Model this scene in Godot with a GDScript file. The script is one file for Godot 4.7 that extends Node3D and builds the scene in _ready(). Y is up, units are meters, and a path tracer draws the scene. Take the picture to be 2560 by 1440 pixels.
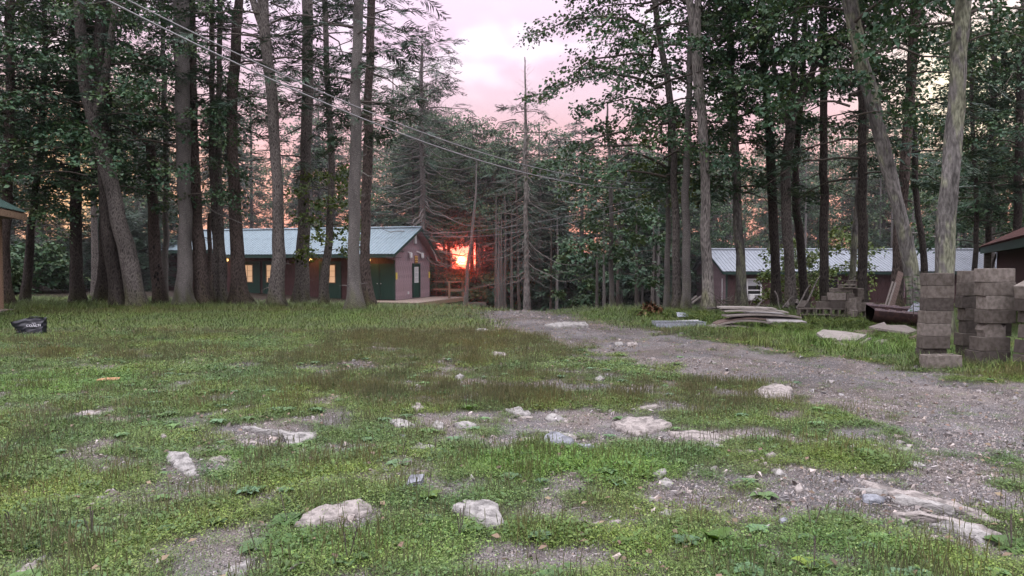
extends Node3D
# A clearing in the woods at sunset: two long cabins, a gravel track, piles of blocks and boards.

const FPX := 1876.0            # focal length in the pixels of a picture 2560 wide
const PITCH := 0.0320          # the camera looks slightly down
const EYE := Vector3(0, 1.5, 0)

var rng := RandomNumberGenerator.new()
var n_soft := FastNoiseLite.new()
var n_fine := FastNoiseLite.new()
var n_patch := FastNoiseLite.new()
var M := {}
var sprays := {}
var protos := {}
var road := PackedVector2Array([Vector2(10.5, 3.0), Vector2(7.4, 5.6), Vector2(5.3, 8.0), Vector2(4.3, 9.9), Vector2(3.2, 12.2), Vector2(2.1, 15.0), Vector2(0.95, 18.5), Vector2(0.35, 21.5), Vector2(0.3, 24.5), Vector2(1.5, 32.0)])
var bare := []                 # bare patches of ground: [x, d, rx, rd, strength]
var brown := []                # patches of brownish seed heads
var lush := []
var keepout := []              # where a rock or thing lies: no tufts [x, d, r]


func _ready() -> void:
	rng.seed = 20240
	setup_camera_and_sky()
	setup_noise()
	setup_materials()
	build_ground()
	build_left_cabin()
	build_right_cabin()
	build_shed()
	build_pavilion()
	build_sprays()
	build_prototypes()
	build_trees()
	build_forest()
	build_wires()
	build_block_stacks()
	build_block_pile()
	build_board_pile()
	build_junk()
	build_rocks()
	build_bag()
	build_weeds()
	build_grass()


# ---------------------------------------------------------------- camera, sky, sun

func ray(px: float, py: float) -> Vector3:
	return Vector3((px - 1280.0) / FPX, (720.0 - py) / FPX, -1.0).rotated(Vector3.RIGHT, -PITCH)

func at(px: float, py: float, d: float) -> Vector3:
	var r := ray(px, py)
	return EYE + r * (d / -r.z)

func on_level(px: float, py: float, y: float) -> Vector3:
	var r := ray(px, py)
	return EYE + r * ((y - EYE.y) / r.y)

func on_ground(px: float, py: float, lift := 0.0) -> Vector3:
	var r := ray(px, py)
	var t := 2.0
	while t < 60.0:
		var p := EYE + r * t
		if p.y < height(p.x, -p.z) + lift:
			break
		t += 0.04 + t * 0.003
	return EYE + r * t

func setup_camera_and_sky() -> void:
	var cam := Camera3D.new()
	cam.name = "camera"
	cam.fov = rad_to_deg(2.0 * atan(720.0 / FPX))
	cam.near = 0.05
	cam.far = 2000.0
	cam.position = EYE
	cam.rotation.x = -PITCH
	add_child(cam)
	cam.current = true
	var sun_dir := ray(1152, 652).normalized()
	var env := Environment.new()
	env.tonemap_mode = Environment.TONE_MAPPER_LINEAR
	env.tonemap_exposure = 2.85
	env.volumetric_fog_enabled = true
	env.volumetric_fog_density = 0.0007
	env.volumetric_fog_albedo = Color(0.93, 0.9, 0.92)
	env.volumetric_fog_anisotropy = 0.955
	env.background_mode = Environment.BG_SKY
	env.sdfgi_enabled = true
	env.ssao_enabled = true
	env.ssil_enabled = true
	var sky := Sky.new()
	var mat := PanoramaSkyMaterial.new()
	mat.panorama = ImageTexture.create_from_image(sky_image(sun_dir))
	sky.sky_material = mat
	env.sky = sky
	env.background_energy_multiplier = 1.0
	var we := WorldEnvironment.new()
	we.name = "environment"
	we.environment = env
	add_child(we)
	var sun := DirectionalLight3D.new()
	sun.name = "sun"
	sun.light_color = Color(1.0, 0.27, 0.1)
	sun.light_energy = 0.045
	sun.light_angular_distance = 0.5
	sun.shadow_enabled = true
	sun.sky_mode = DirectionalLight3D.SKY_MODE_LIGHT_ONLY
	add_child(sun)
	sun.look_at_from_position(Vector3(0, 30, 0), Vector3(0, 30, 0) - sun_dir)

func ramp(stops: Array, t: float) -> Vector3:
	var k := 0
	while k < stops.size() - 2 and t > stops[k + 1][0]:
		k += 1
	var a: Array = stops[k]
	var b: Array = stops[k + 1]
	return (a[1] as Vector3).lerp(b[1], clampf((t - a[0]) / (b[0] - a[0]), 0.0, 1.0))

func sky_image(sun_dir: Vector3) -> Image:
	var w := 1024
	var h := 512
	var img := Image.create_empty(w, h, false, Image.FORMAT_RGBF)
	var n := FastNoiseLite.new()
	n.seed = 5
	n.frequency = 1.6
	n.fractal_octaves = 4
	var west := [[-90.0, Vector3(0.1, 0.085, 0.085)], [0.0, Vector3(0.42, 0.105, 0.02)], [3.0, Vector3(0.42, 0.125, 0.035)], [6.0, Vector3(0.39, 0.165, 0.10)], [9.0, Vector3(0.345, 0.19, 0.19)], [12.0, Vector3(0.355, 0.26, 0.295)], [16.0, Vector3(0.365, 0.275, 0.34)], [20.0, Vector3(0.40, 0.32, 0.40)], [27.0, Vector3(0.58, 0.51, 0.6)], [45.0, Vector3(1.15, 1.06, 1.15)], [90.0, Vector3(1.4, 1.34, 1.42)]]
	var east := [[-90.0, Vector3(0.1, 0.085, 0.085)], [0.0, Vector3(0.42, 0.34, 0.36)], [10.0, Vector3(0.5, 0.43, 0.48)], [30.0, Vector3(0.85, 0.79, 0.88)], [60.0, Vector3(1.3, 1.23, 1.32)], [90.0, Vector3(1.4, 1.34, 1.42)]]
	var gold_dir := ray(215, 480).normalized()
	var glow_dir := ray(2430, 215).normalized()
	for j in h:
		var el := 90.0 - (j + 0.5) / h * 180.0
		var ce := cos(deg_to_rad(el))
		var se := sin(deg_to_rad(el))
		var cw := ramp(west, el)
		var cea := ramp(east, el)
		for i in w:
			var az := (i + 0.5) / w * TAU
			var d := Vector3(sin(az) * ce, se, -cos(az) * ce)
			var k := smoothstep(-0.4, 0.75, -d.z * 0.97 - d.x * 0.1)
			var c := cea.lerp(cw, k)
			if el > 0.0:
				var q := Vector3(d.x, d.y * 2.2 + 0.3, d.z) * 1.3
				var cl := n.get_noise_3d(q.x * 2.4, q.y * 2.4, q.z * 2.4)
				var cl2 := smoothstep(-0.05, 0.35, cl) * smoothstep(4.0, 16.0, el)
				c = c.lerp(c * 1.25 + Vector3(0.02, 0.085, 0.06), cl2 * 0.7)
				var g: float = exp(-pow(d.angle_to(glow_dir) / 0.085, 2.0))
				c = c.lerp(Vector3(0.7, 0.62, 0.42), g * 0.8)
				var g2: float = exp(-pow(d.angle_to(gold_dir) / 0.11, 2.0))
				c = c.lerp(Vector3(0.46, 0.27, 0.08), g2 * 0.8)
				var s := d.angle_to(sun_dir)
				c = c.lerp(Vector3(0.24, 0.03, 0.008), 0.85 * exp(-pow(s / 0.07, 2.0)))
			img.set_pixel(i, j, Color(c.x, c.y, c.z))
	img.resize(4096, 2048, Image.INTERPOLATE_BILINEAR)
	var u := fposmod(atan2(sun_dir.x, -sun_dir.z) / TAU, 1.0) * 4096.0
	var v := acos(sun_dir.y) / PI * 2048.0
	for j in range(int(v) - 12, int(v) + 12):
		for i in range(int(u) - 12, int(u) + 12):
			var r := Vector2(i + 0.5 - u, (j + 0.5 - v) * 0.8).length()
			var k := 1.0 - smoothstep(3.2, 4.6, r)
			if k > 0.0:
				var c := img.get_pixel(i, j)
				img.set_pixel(i, j, Color(c.r + 22.0 * k, c.g + 5.0 * k, c.b + 1.5 * k))
	return img


# ---------------------------------------------------------------- noise, materials

func setup_noise() -> void:
	n_soft.seed = 3
	n_soft.frequency = 0.35
	n_soft.fractal_octaves = 3
	n_fine.seed = 8
	n_fine.frequency = 1.7
	n_fine.fractal_octaves = 3
	n_patch.seed = 21
	n_patch.frequency = 0.8
	n_patch.fractal_octaves = 4

func noise_tex(seed_: int, freq: float, octaves: int, stops: Array, kind := FastNoiseLite.TYPE_SIMPLEX_SMOOTH, size := 512, warp := 0.0, fractal := FastNoiseLite.FRACTAL_FBM) -> NoiseTexture2D:
	var n := FastNoiseLite.new()
	n.seed = seed_
	n.noise_type = kind
	n.frequency = freq
	n.fractal_type = fractal
	n.fractal_octaves = octaves
	if kind == FastNoiseLite.TYPE_CELLULAR:
		n.cellular_return_type = FastNoiseLite.RETURN_DISTANCE2_SUB
	if warp > 0.0:
		n.domain_warp_enabled = true
		n.domain_warp_amplitude = warp
		n.domain_warp_frequency = freq * 0.7
	var t := NoiseTexture2D.new()
	t.width = size
	t.height = size
	t.seamless = true
	t.seamless_blend_skirt = 0.25
	t.noise = n
	if stops.size() > 0:
		var g := Gradient.new()
		var offs := PackedFloat32Array()
		var cols := PackedColorArray()
		for s in stops:
			offs.append(s[0])
			cols.append(s[1])
		g.offsets = offs
		g.colors = cols
		t.color_ramp = g
	return t

func gray(v: float) -> Color:
	return Color(v, v, v)

func lin(r: float, g: float, b: float) -> Color:
	return Color(r, g, b).linear_to_srgb()

func mat(color: Color, rough := 0.85, spec := 0.3) -> StandardMaterial3D:
	var m := StandardMaterial3D.new()
	m.albedo_color = color
	m.roughness = rough
	m.metallic_specular = spec
	return m

func textured(color: Color, tex: Texture2D, bump: Texture2D, scale: Vector3, depth: float, rough := 0.9, world := false) -> StandardMaterial3D:
	var m := mat(color, rough)
	m.albedo_texture = tex
	if bump:
		m.heightmap_enabled = true
		m.heightmap_texture = bump
		m.heightmap_scale = depth
	m.uv1_triplanar = true
	m.uv1_world_triplanar = world
	m.uv1_scale = scale
	m.uv1_triplanar_sharpness = 4.0
	return m

func leaf_material(spread: float) -> StandardMaterial3D:
	var m := mat(Color.WHITE, 0.6, 0.35)
	m.vertex_color_use_as_albedo = true
	m.backlight_enabled = true
	m.roughness = 0.5
	m.backlight = Color(spread, spread, spread * 0.7)
	m.cull_mode = BaseMaterial3D.CULL_DISABLED
	return m

func setup_materials() -> void:
	var bark_t := noise_tex(11, 0.02, 5, [[0.0, gray(0.3)], [0.4, gray(0.6)], [0.7, gray(0.95)], [1.0, gray(1.1)]], FastNoiseLite.TYPE_SIMPLEX_SMOOTH, 512, 14.0, FastNoiseLite.FRACTAL_RIDGED)
	var bark_b := noise_tex(11, 0.02, 5, [], FastNoiseLite.TYPE_SIMPLEX_SMOOTH, 512, 14.0, FastNoiseLite.FRACTAL_RIDGED)
	var scaly_t := noise_tex(12, 0.045, 3, [[0.0, gray(0.35)], [0.15, gray(0.7)], [0.5, gray(0.9)], [1.0, gray(1.0)]], FastNoiseLite.TYPE_CELLULAR, 512, 20.0)
	var scaly_b := noise_tex(12, 0.045, 3, [], FastNoiseLite.TYPE_CELLULAR, 512, 20.0)
	var plate_t := noise_tex(14, 0.03, 5, [[0.0, gray(0.55)], [0.5, gray(0.8)], [1.0, gray(1.0)]], FastNoiseLite.TYPE_SIMPLEX, 512)
	var plate_b := noise_tex(14, 0.03, 5, [], FastNoiseLite.TYPE_SIMPLEX, 512)
	M.bark_gray = textured(lin(0.175, 0.16, 0.148), bark_t, bark_b, Vector3(1.6, 0.45, 1.6), 2.5)
	M.bark_pale = textured(lin(0.245, 0.232, 0.22), scaly_t, scaly_b, Vector3(1.5, 0.8, 1.5), 1.5)
	M.bark_brown = textured(lin(0.13, 0.106, 0.095), bark_t, bark_b, Vector3(1.5, 0.4, 1.5), 2.5)
	M.bark_dark = textured(lin(0.075, 0.066, 0.06), bark_t, bark_b, Vector3(1.4, 0.4, 1.4), 2.5)
	M.bark_lichen = textured(lin(0.43, 0.415, 0.395), plate_t, plate_b, Vector3(1.1, 0.28, 1.1), 2.5)
	M.bark_dead = textured(lin(0.33, 0.31, 0.29), bark_t, bark_b, Vector3(1.8, 0.25, 1.8), 1.5)
	M.twig = textured(lin(0.12, 0.105, 0.09), bark_t, null, Vector3(2, 2, 2), 0.0)
	M.dead_twig = textured(lin(0.225, 0.215, 0.198), bark_t, null, Vector3(2, 2, 2), 0.0)
	for m in ["bark_gray", "bark_pale", "bark_brown", "bark_dark", "bark_lichen", "bark_dead"]:
		M[m].vertex_color_use_as_albedo = true
	M.leaf = leaf_material(0.55)
	M.needle = leaf_material(0.35)
	M.grass = leaf_material(0.5)
	# ground
	var grit_t := noise_tex(31, 0.05, 4, [[0.0, gray(0.5)], [0.2, gray(0.72)], [0.5, gray(0.95)], [1.0, gray(1.0)]], FastNoiseLite.TYPE_CELLULAR, 1024)
	var grit_b := noise_tex(31, 0.05, 4, [], FastNoiseLite.TYPE_CELLULAR, 1024)
	M.ground = textured(Color.WHITE, grit_t, grit_b, Vector3(0.9, 0.9, 0.9), 1.2, 0.95, true)
	M.ground.vertex_color_use_as_albedo = true
	M.pebble = mat(Color.WHITE, 0.9)
	M.pebble.vertex_color_use_as_albedo = true
	var rock_t := noise_tex(41, 0.012, 6, [[0.0, gray(0.6)], [0.4, gray(0.85)], [0.6, gray(1.0)], [1.0, gray(0.8)]], FastNoiseLite.TYPE_SIMPLEX_SMOOTH, 512, 20.0)
	var rock_b := noise_tex(42, 0.02, 6, [], FastNoiseLite.TYPE_SIMPLEX_SMOOTH, 512, 20.0, FastNoiseLite.FRACTAL_RIDGED)
	M.rock_gray = textured(lin(0.321, 0.312, 0.302), rock_t, rock_b, Vector3(1.4, 3.5, 1.4), 1.6, 0.9, true)
	M.rock_pink = textured(lin(0.32, 0.292, 0.277), rock_t, rock_b, Vector3(1.4, 3.5, 1.4), 1.6, 0.9, true)
	M.rock_blue = textured(lin(0.244, 0.258, 0.290), rock_t, rock_b, Vector3(1.4, 3.5, 1.4), 1.6, 0.9, true)
	# masonry and boards
	var conc_t := noise_tex(51, 0.02, 6, [[0.0, Color(0.7, 0.68, 0.65)], [0.5, Color(0.86, 0.85, 0.84)], [1.0, Color(1.0, 0.99, 0.98)]], FastNoiseLite.TYPE_SIMPLEX, 512)
	var conc_b := noise_tex(52, 0.12, 4, [], FastNoiseLite.TYPE_SIMPLEX_SMOOTH, 512)
	var k := 0
	for c in [lin(0.16, 0.145, 0.132), lin(0.122, 0.11, 0.10), lin(0.215, 0.197, 0.182), lin(0.09, 0.081, 0.075)]:
		M["concrete%d" % k] = textured(c, conc_t, conc_b, Vector3(0.9, 0.9, 0.9), 0.15, 0.95, true)
		k += 1
	var wood_t := noise_tex(61, 0.012, 5, [[0.0, gray(0.62)], [0.45, gray(0.88)], [0.7, gray(1.0)], [1.0, gray(0.78)]], FastNoiseLite.TYPE_SIMPLEX_SMOOTH, 512, 8.0)
	M.wood_gray = textured(lin(0.23, 0.205, 0.19), wood_t, wood_t, Vector3(0.7, 6.0, 6.0), 0.3)
	M.wood_pale = textured(lin(0.31, 0.285, 0.265), wood_t, wood_t, Vector3(0.7, 6.0, 6.0), 0.3)
	M.wood_sheet = textured(lin(0.36, 0.345, 0.34), wood_t, wood_t, Vector3(0.7, 6.0, 6.0), 0.3)
	M.wood_tan = textured(lin(0.27, 0.19, 0.13), wood_t, wood_t, Vector3(0.7, 6.0, 6.0), 0.3)
	M.wood_dark = textured(lin(0.16, 0.12, 0.105), wood_t, wood_t, Vector3(0.7, 6.0, 6.0), 0.3)
	M.deck = textured(lin(0.36, 0.29, 0.25), wood_t, wood_t, Vector3(6.0, 6.0, 0.7), 0.2)
	# cabins
	var pan_t := noise_tex(44, 0.012, 5, [[0.0, gray(0.84)], [0.5, gray(0.96)], [1.0, gray(1.0)]])
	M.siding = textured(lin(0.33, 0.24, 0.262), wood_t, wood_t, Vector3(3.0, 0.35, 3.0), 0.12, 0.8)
	M.siding_shaded = textured(lin(0.085, 0.045, 0.045), wood_t, wood_t, Vector3(3.0, 0.35, 3.0), 0.12, 0.8)  # same siding, with the shade under the eaves put into its colour
	M.trim_green = mat(lin(0.022, 0.05, 0.04), 0.55)
	M.door_green = mat(lin(0.016, 0.046, 0.034), 0.5)
	M.roof_metal = textured(lin(0.20, 0.268, 0.305), pan_t, null, Vector3(0.5, 0.25, 0.25), 0.0, 0.5)
	M.roof_metal.metallic = 0.15
	M.roof_metal2 = textured(lin(0.235, 0.265, 0.305), pan_t, null, Vector3(0.5, 0.25, 0.25), 0.0, 0.5)
	M.roof_metal2.metallic = 0.15
	M.roof_green = mat(lin(0.02, 0.05, 0.042), 0.5)
	M.white_paint = mat(lin(0.62, 0.62, 0.62), 0.5)
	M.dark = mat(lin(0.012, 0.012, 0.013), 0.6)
	M.metal = mat(lin(0.5, 0.5, 0.5), 0.3, 0.5)
	M.metal.metallic = 0.9
	M.galvanized = textured(lin(0.34, 0.38, 0.45), conc_t, null, Vector3(2, 2, 2), 0.0, 0.5)
	M.yellow = mat(lin(0.62, 0.5, 0.1), 0.6)
	M.sign_wood = mat(lin(0.25, 0.11, 0.04), 0.7)
	M.sign_letter = mat(lin(0.62, 0.42, 0.14), 0.6)
	M.window_lit = mat(lin(0.4, 0.3, 0.2), 0.7)
	M.window_lit.emission_enabled = true
	M.window_lit.emission = lin(0.62, 0.36, 0.20)
	M.window_lit.emission_energy_multiplier = 0.3
	M.lamp_lit = mat(lin(0.8, 0.6, 0.3), 0.5)
	M.lamp_lit.emission_enabled = true
	M.lamp_lit.emission = lin(1.0, 0.62, 0.2)
	M.lamp_lit.emission_energy_multiplier = 1.2
	var glass := mat(Color(0.85, 0.9, 0.95, 0.25), 0.05, 0.5)
	glass.transparency = BaseMaterial3D.TRANSPARENCY_ALPHA
	M.glass = glass
	M.blind = mat(lin(0.42, 0.43, 0.45), 0.7)
	M.shingle = textured(lin(0.16, 0.085, 0.08), conc_t, conc_b, Vector3(2, 2, 2), 0.4, 0.95)
	M.shingle_b = textured(lin(0.125, 0.068, 0.066), conc_t, conc_b, Vector3(2, 2, 2), 0.4, 0.95)
	M.shingle_c = textured(lin(0.19, 0.105, 0.095), conc_t, conc_b, Vector3(2, 2, 2), 0.4, 0.95)
	var rust_t := noise_tex(71, 0.015, 5, [[0.0, Color(0.6, 0.6, 0.65)], [1.0, Color(1, 0.9, 0.85)]], FastNoiseLite.TYPE_SIMPLEX_SMOOTH, 512, 20.0)
	M.rust = textured(lin(0.085, 0.06, 0.06), rust_t, null, Vector3(0.8, 0.8, 0.8), 0.0, 0.6)
	M.rust_rim = textured(lin(0.34, 0.31, 0.33), rust_t, null, Vector3(3, 3, 3), 0.0, 0.6)
	M.bag = mat(lin(0.011, 0.013, 0.02), 0.38, 0.5)
	M.bag_print = mat(lin(0.5, 0.5, 0.55), 0.5)
	M.wire = mat(lin(0.11, 0.11, 0.12), 0.4)
	M.wire_pale = mat(lin(0.22, 0.22, 0.235), 0.4)
	M.chip = mat(lin(0.32, 0.185, 0.105), 0.9)
	M.dry_leaf = leaf_material(0.4)


# ---------------------------------------------------------------- nodes

var used := {}

func numbered(called: String) -> String:
	var n: int = used.get(called, 0)
	used[called] = n + 1
	return called if n == 0 else "%s_%03d" % [called, n]

func tag(o: Node, label: String, category: String, group := "") -> Node:
	o.set_meta("label", label)
	o.set_meta("category", category)
	if group != "":
		o.set_meta("group", group)
	return o

func thing(called: String, label: String, category: String, where := Vector3.ZERO, turn := 0.0, group := "") -> Node3D:
	var o := Node3D.new()
	o.name = numbered(called)
	add_child(o)
	o.position = where
	o.rotation.y = turn
	tag(o, label, category, group)
	return o

func part(called: String, mesh: Mesh, material: Material, parent: Node, where := Vector3.ZERO, rot := Vector3.ZERO) -> MeshInstance3D:
	var o := MeshInstance3D.new()
	var key := "%d/%s" % [parent.get_instance_id(), called]
	var n: int = used.get(key, 0)
	used[key] = n + 1
	o.name = called if n == 0 else "%s_%03d" % [called, n]
	o.mesh = mesh
	o.material_override = material
	parent.add_child(o)
	o.position = where
	o.rotation = rot
	return o

func single(called: String, mesh: Mesh, material: Material, label: String, category: String, where := Vector3.ZERO, rot := Vector3.ZERO, group := "") -> MeshInstance3D:
	var o := MeshInstance3D.new()
	o.name = numbered(called)
	o.mesh = mesh
	o.material_override = material
	add_child(o)
	o.position = where
	o.rotation = rot
	tag(o, label, category, group)
	return o

func duplicate_thing(o: Node3D, label: String, where: Vector3, turn: float, scale_ := Vector3.ONE, group := "") -> Node3D:
	var base := String(o.name)
	var r := RegEx.create_from_string("_\\d{3}$")
	base = r.sub(base, "")
	var c: Node3D = o.duplicate()
	c.name = numbered(base)
	add_child(c)
	c.position = where
	c.rotation = Vector3(0, turn, 0)
	c.scale = scale_
	c.set_meta("label", label)
	if group != "":
		c.set_meta("group", group)
	return c


# ---------------------------------------------------------------- mesh helpers

class Buf:
	var v := PackedVector3Array()
	var n := PackedVector3Array()
	var c := PackedColorArray()
	var i := PackedInt32Array()
	var color := Color.WHITE

	func vert(p: Vector3, nn: Vector3) -> int:
		v.append(p)
		n.append(nn)
		c.append(color)
		return v.size() - 1

	func tri(a: int, b: int, d: int) -> void:
		i.append(a)
		i.append(b)
		i.append(d)

	func quad(a: Vector3, b: Vector3, d: Vector3, e: Vector3) -> void:   # clockwise seen from its front
		var nn := (e - a).cross(b - a).normalized()
		var k := vert(a, nn)
		vert(b, nn)
		vert(d, nn)
		vert(e, nn)
		i.append_array(PackedInt32Array([k, k + 1, k + 2, k, k + 2, k + 3]))

	func box(lo: Vector3, hi: Vector3, t := Transform3D()) -> void:
		var p := []
		for k in 8:
			p.append(t * Vector3(hi.x if k & 1 else lo.x, hi.y if k & 2 else lo.y, hi.z if k & 4 else lo.z))
		quad(p[4], p[6], p[7], p[5])
		quad(p[1], p[3], p[2], p[0])
		quad(p[5], p[7], p[3], p[1])
		quad(p[0], p[2], p[6], p[4])
		quad(p[6], p[2], p[3], p[7])
		quad(p[0], p[4], p[5], p[1])

	func chamfered(lo: Vector3, hi: Vector3, r: float, t := Transform3D()) -> void:
		# a box whose edges are cut; as rings stacked along y
		var rings := [[lo.y, r], [lo.y + r, 0.0], [hi.y - r, 0.0], [hi.y, r]]
		var pts := []
		for g in rings:
			var s: float = g[1]
			var x0 := lo.x + s
			var x1 := hi.x - s
			var z0 := lo.z + s
			var z1 := hi.z - s
			var q := r * 0.9
			var y: float = g[0]
			var l := [Vector3(x0 + q, y, z1), Vector3(x0, y, z1 - q), Vector3(x0, y, z0 + q), Vector3(x0 + q, y, z0), Vector3(x1 - q, y, z0), Vector3(x1, y, z0 + q), Vector3(x1, y, z1 - q), Vector3(x1 - q, y, z1)]
			pts.append(l)
		for k in 3:
			for j in 8:
				var a: Vector3 = t * pts[k][j]
				var b: Vector3 = t * pts[k + 1][j]
				var d: Vector3 = t * pts[k + 1][(j + 1) % 8]
				var e: Vector3 = t * pts[k][(j + 1) % 8]
				quad(e, d, b, a)
		var nn: Vector3 = (t.basis * Vector3.UP).normalized()
		for k in [0, 3]:
			var first := v.size()
			for j in 8:
				vert(t * (pts[k][j] as Vector3), nn if k == 3 else -nn)
			for j in 6:
				if k == 3:
					tri(first, first + j + 1, first + j + 2)
				else:
					tri(first, first + j + 2, first + j + 1)

	func tube(pts: PackedVector3Array, radii: PackedFloat32Array, sides: int, wob := 0.0, seed_ := 0.0, lobes := 0.0) -> void:
		var first := v.size()
		var up := Vector3.FORWARD
		for k in pts.size():
			var dir := (pts[mini(k + 1, pts.size() - 1)] - pts[maxi(k - 1, 0)]).normalized()
			var side := up.cross(dir)
			if side.length() < 0.05:
				side = Vector3.RIGHT.cross(dir)
			side = side.normalized()
			var other := dir.cross(side)
			for j in sides:
				var a := TAU * j / sides
				var r := radii[k]
				if wob > 0.0:
					r *= 1.0 + wob * (sin(a * 2.0 + seed_ + k * 0.37) * 0.5 + sin(a * 3.0 + seed_ * 2.0 - k * 0.23) * 0.35 + sin(a * 5.0 + k * 0.9 + seed_) * 0.25)
				if lobes > 0.0 and k < 4:
					r *= 1.0 + lobes * (1.0 - k / 4.0) * maxf(0.0, sin(a * 5.0 + seed_) + 0.4 * sin(a * 3.0 + seed_ * 3.0))
				var o := side * cos(a) + other * sin(a)
				vert(pts[k] + o * r, o)
		for k in pts.size() - 1:
			for j in sides:
				var a0 := first + k * sides + j
				var a1 := first + k * sides + (j + 1) % sides
				var b0 := a0 + sides
				var b1 := a1 + sides
				i.append_array(PackedInt32Array([a0, b0, a1, a1, b0, b1]))

	func mesh() -> ArrayMesh:
		var arr := []
		arr.resize(Mesh.ARRAY_MAX)
		arr[Mesh.ARRAY_VERTEX] = v
		arr[Mesh.ARRAY_NORMAL] = n
		arr[Mesh.ARRAY_COLOR] = c
		arr[Mesh.ARRAY_INDEX] = i
		var m := ArrayMesh.new()
		m.add_surface_from_arrays(Mesh.PRIMITIVE_TRIANGLES, arr)
		return m

func box_mesh(lo: Vector3, hi: Vector3) -> ArrayMesh:
	var b := Buf.new()
	b.box(lo, hi)
	return b.mesh()

func chamfer_mesh(lo: Vector3, hi: Vector3, r: float) -> ArrayMesh:
	var b := Buf.new()
	b.chamfered(lo, hi, r)
	return b.mesh()

func rod(a: Vector3, b: Vector3, ra: float, rb: float, sides := 6, bend := 0.0) -> ArrayMesh:
	var buf := Buf.new()
	var pts := PackedVector3Array()
	var rad := PackedFloat32Array()
	var n := 2 if bend == 0.0 else 7
	for k in n:
		var t := float(k) / (n - 1)
		pts.append(a.lerp(b, t) + Vector3(sin(t * 5.0) * bend * 0.4, sin(t * PI) * bend, cos(t * 4.0) * bend * 0.3))
		rad.append(lerpf(ra, rb, t))
	buf.tube(pts, rad, sides)
	for e in 2:
		var c := pts[0] if e == 0 else pts[n - 1]
		var d := (pts[0] - pts[1]).normalized() if e == 0 else (pts[n - 1] - pts[n - 2]).normalized()
		var k := buf.vert(c + d * 0.002, d)
		var first := 0 if e == 0 else (n - 1) * sides
		for j in sides:
			var p := buf.vert(buf.v[first + j], d)
			var q := buf.vert(buf.v[first + (j + 1) % sides], d)
			if e == 0:
				buf.tri(k, q, p)
			else:
				buf.tri(k, p, q)
	return buf.mesh()


# ---------------------------------------------------------------- ground

func height(x: float, d: float) -> float:
	var k := 0.25
	if x > -18.0:
		k = lerpf(0.25, 0.8, clampf((x + 18.0) / 11.0, 0, 1))
	if x > -7.0:
		k = lerpf(0.8, 1.8, smoothstep(-7.0, 2.0, x))
	if x > 8.0:
		k = lerpf(1.8, 1.45, clampf((x - 8.0) / 6.0, 0, 1))
	var h := -k * smoothstep(22.0, 46.0, d)
	h += n_soft.get_noise_2d(x, d) * 0.05 * smoothstep(1.0, 5.0, d)
	h += n_fine.get_noise_2d(x, d) * 0.012
	if d > 60.0:
		h -= (d - 60.0) * 0.004
	return h

func road_distance(x: float, d: float) -> float:
	var best := 99.0
	var p := Vector2(x, d)
	for k in road.size() - 1:
		best = minf(best, p.distance_to(Geometry2D.get_closest_point_to_segment(p, road[k], road[k + 1])))
	return best

func patch(px: float, py: float, rx: float, ry: float, s: float) -> Array:
	var d := 1.5 * FPX / maxf(py - 660.0, 20.0)
	return [(px - 1280.0) * d / FPX, d, rx * d / FPX, ry * d * d / (FPX * 1.5), s]

func setup_patches() -> void:
	for b in [[1430, 1060, 230, 42, 1.1], [2180, 1235, 330, 70, 1.1], [1960, 1175, 190, 40, 0.6], [660, 1085, 150, 32, 0.9], [270, 1165, 80, 30, 0.8], [520, 1165, 110, 26, 0.9], [830, 1305, 120, 26, 0.7], [1330, 1290, 120, 24, 0.8], [1560, 1300, 140, 36, 0.7], [1090, 1060, 160, 20, 0.6], [2440, 1110, 300, 70, 0.9], [1680, 1235, 110, 30, 0.6], [1150, 955, 240, 22, 0.55], [1520, 965, 200, 26, 0.5], [215, 1035, 60, 14, 0.8], [1900, 1010, 250, 30, 0.35], [1750, 1090, 260, 22, 0.7], [900, 915, 160, 10, 0.6], [60, 1420, 90, 30, 0.7], [600, 1430, 100, 25, 0.6], [1300, 1400, 140, 30, 0.45], [2350, 1330, 220, 50, 0.7], [400, 1290, 90, 20, 0.5], [1870, 1320, 160, 35, 0.6]]:
		bare.append(patch(b[0], b[1], b[2], b[3], b[4]))
	for b in [[1180, 850, 380, 42, 1.0], [1000, 900, 420, 26, 0.8], [1150, 960, 420, 60, 0.5], [300, 890, 330, 20, 0.7], [1000, 790, 130, 14, 0.6], [1750, 990, 260, 40, 0.6], [1200, 1000, 300, 30, 0.6], [2350, 930, 260, 22, 0.5], [1850, 850, 160, 20, 0.5], [1700, 835, 90, 12, 0.5], [330, 778, 300, 9, 0.8], [640, 776, 200, 8, 0.8], [150, 860, 260, 12, 0.5], [560, 835, 260, 14, 0.45]]:
		brown.append(patch(b[0], b[1], b[2], b[3], b[4]))
	for b in [[1430, 1170, 260, 60, 1.0], [120, 960, 220, 40, 0.9], [950, 790, 120, 16, 0.8], [2150, 860, 200, 30, 0.8], [1000, 1360, 500, 60, 0.4], [600, 1150, 60, 20, 0.7], [2000, 1390, 500, 45, 0.5], [1900, 830, 130, 20, 0.8], [1480, 790, 160, 10, 0.7]]:
		lush.append(patch(b[0], b[1], b[2], b[3], b[4]))

func blob(list: Array, x: float, d: float, wob: float) -> float:
	var s := 0.0
	for b in list:
		var ex: float = (x - b[0]) / b[2]
		var ed: float = (d - b[1]) / b[3]
		if absf(ex) < 1.6 and absf(ed) < 1.6:
			s = maxf(s, b[4] * (1.0 - smoothstep(0.25, 1.5, ex * ex + ed * ed + wob)))
	return s

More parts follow.
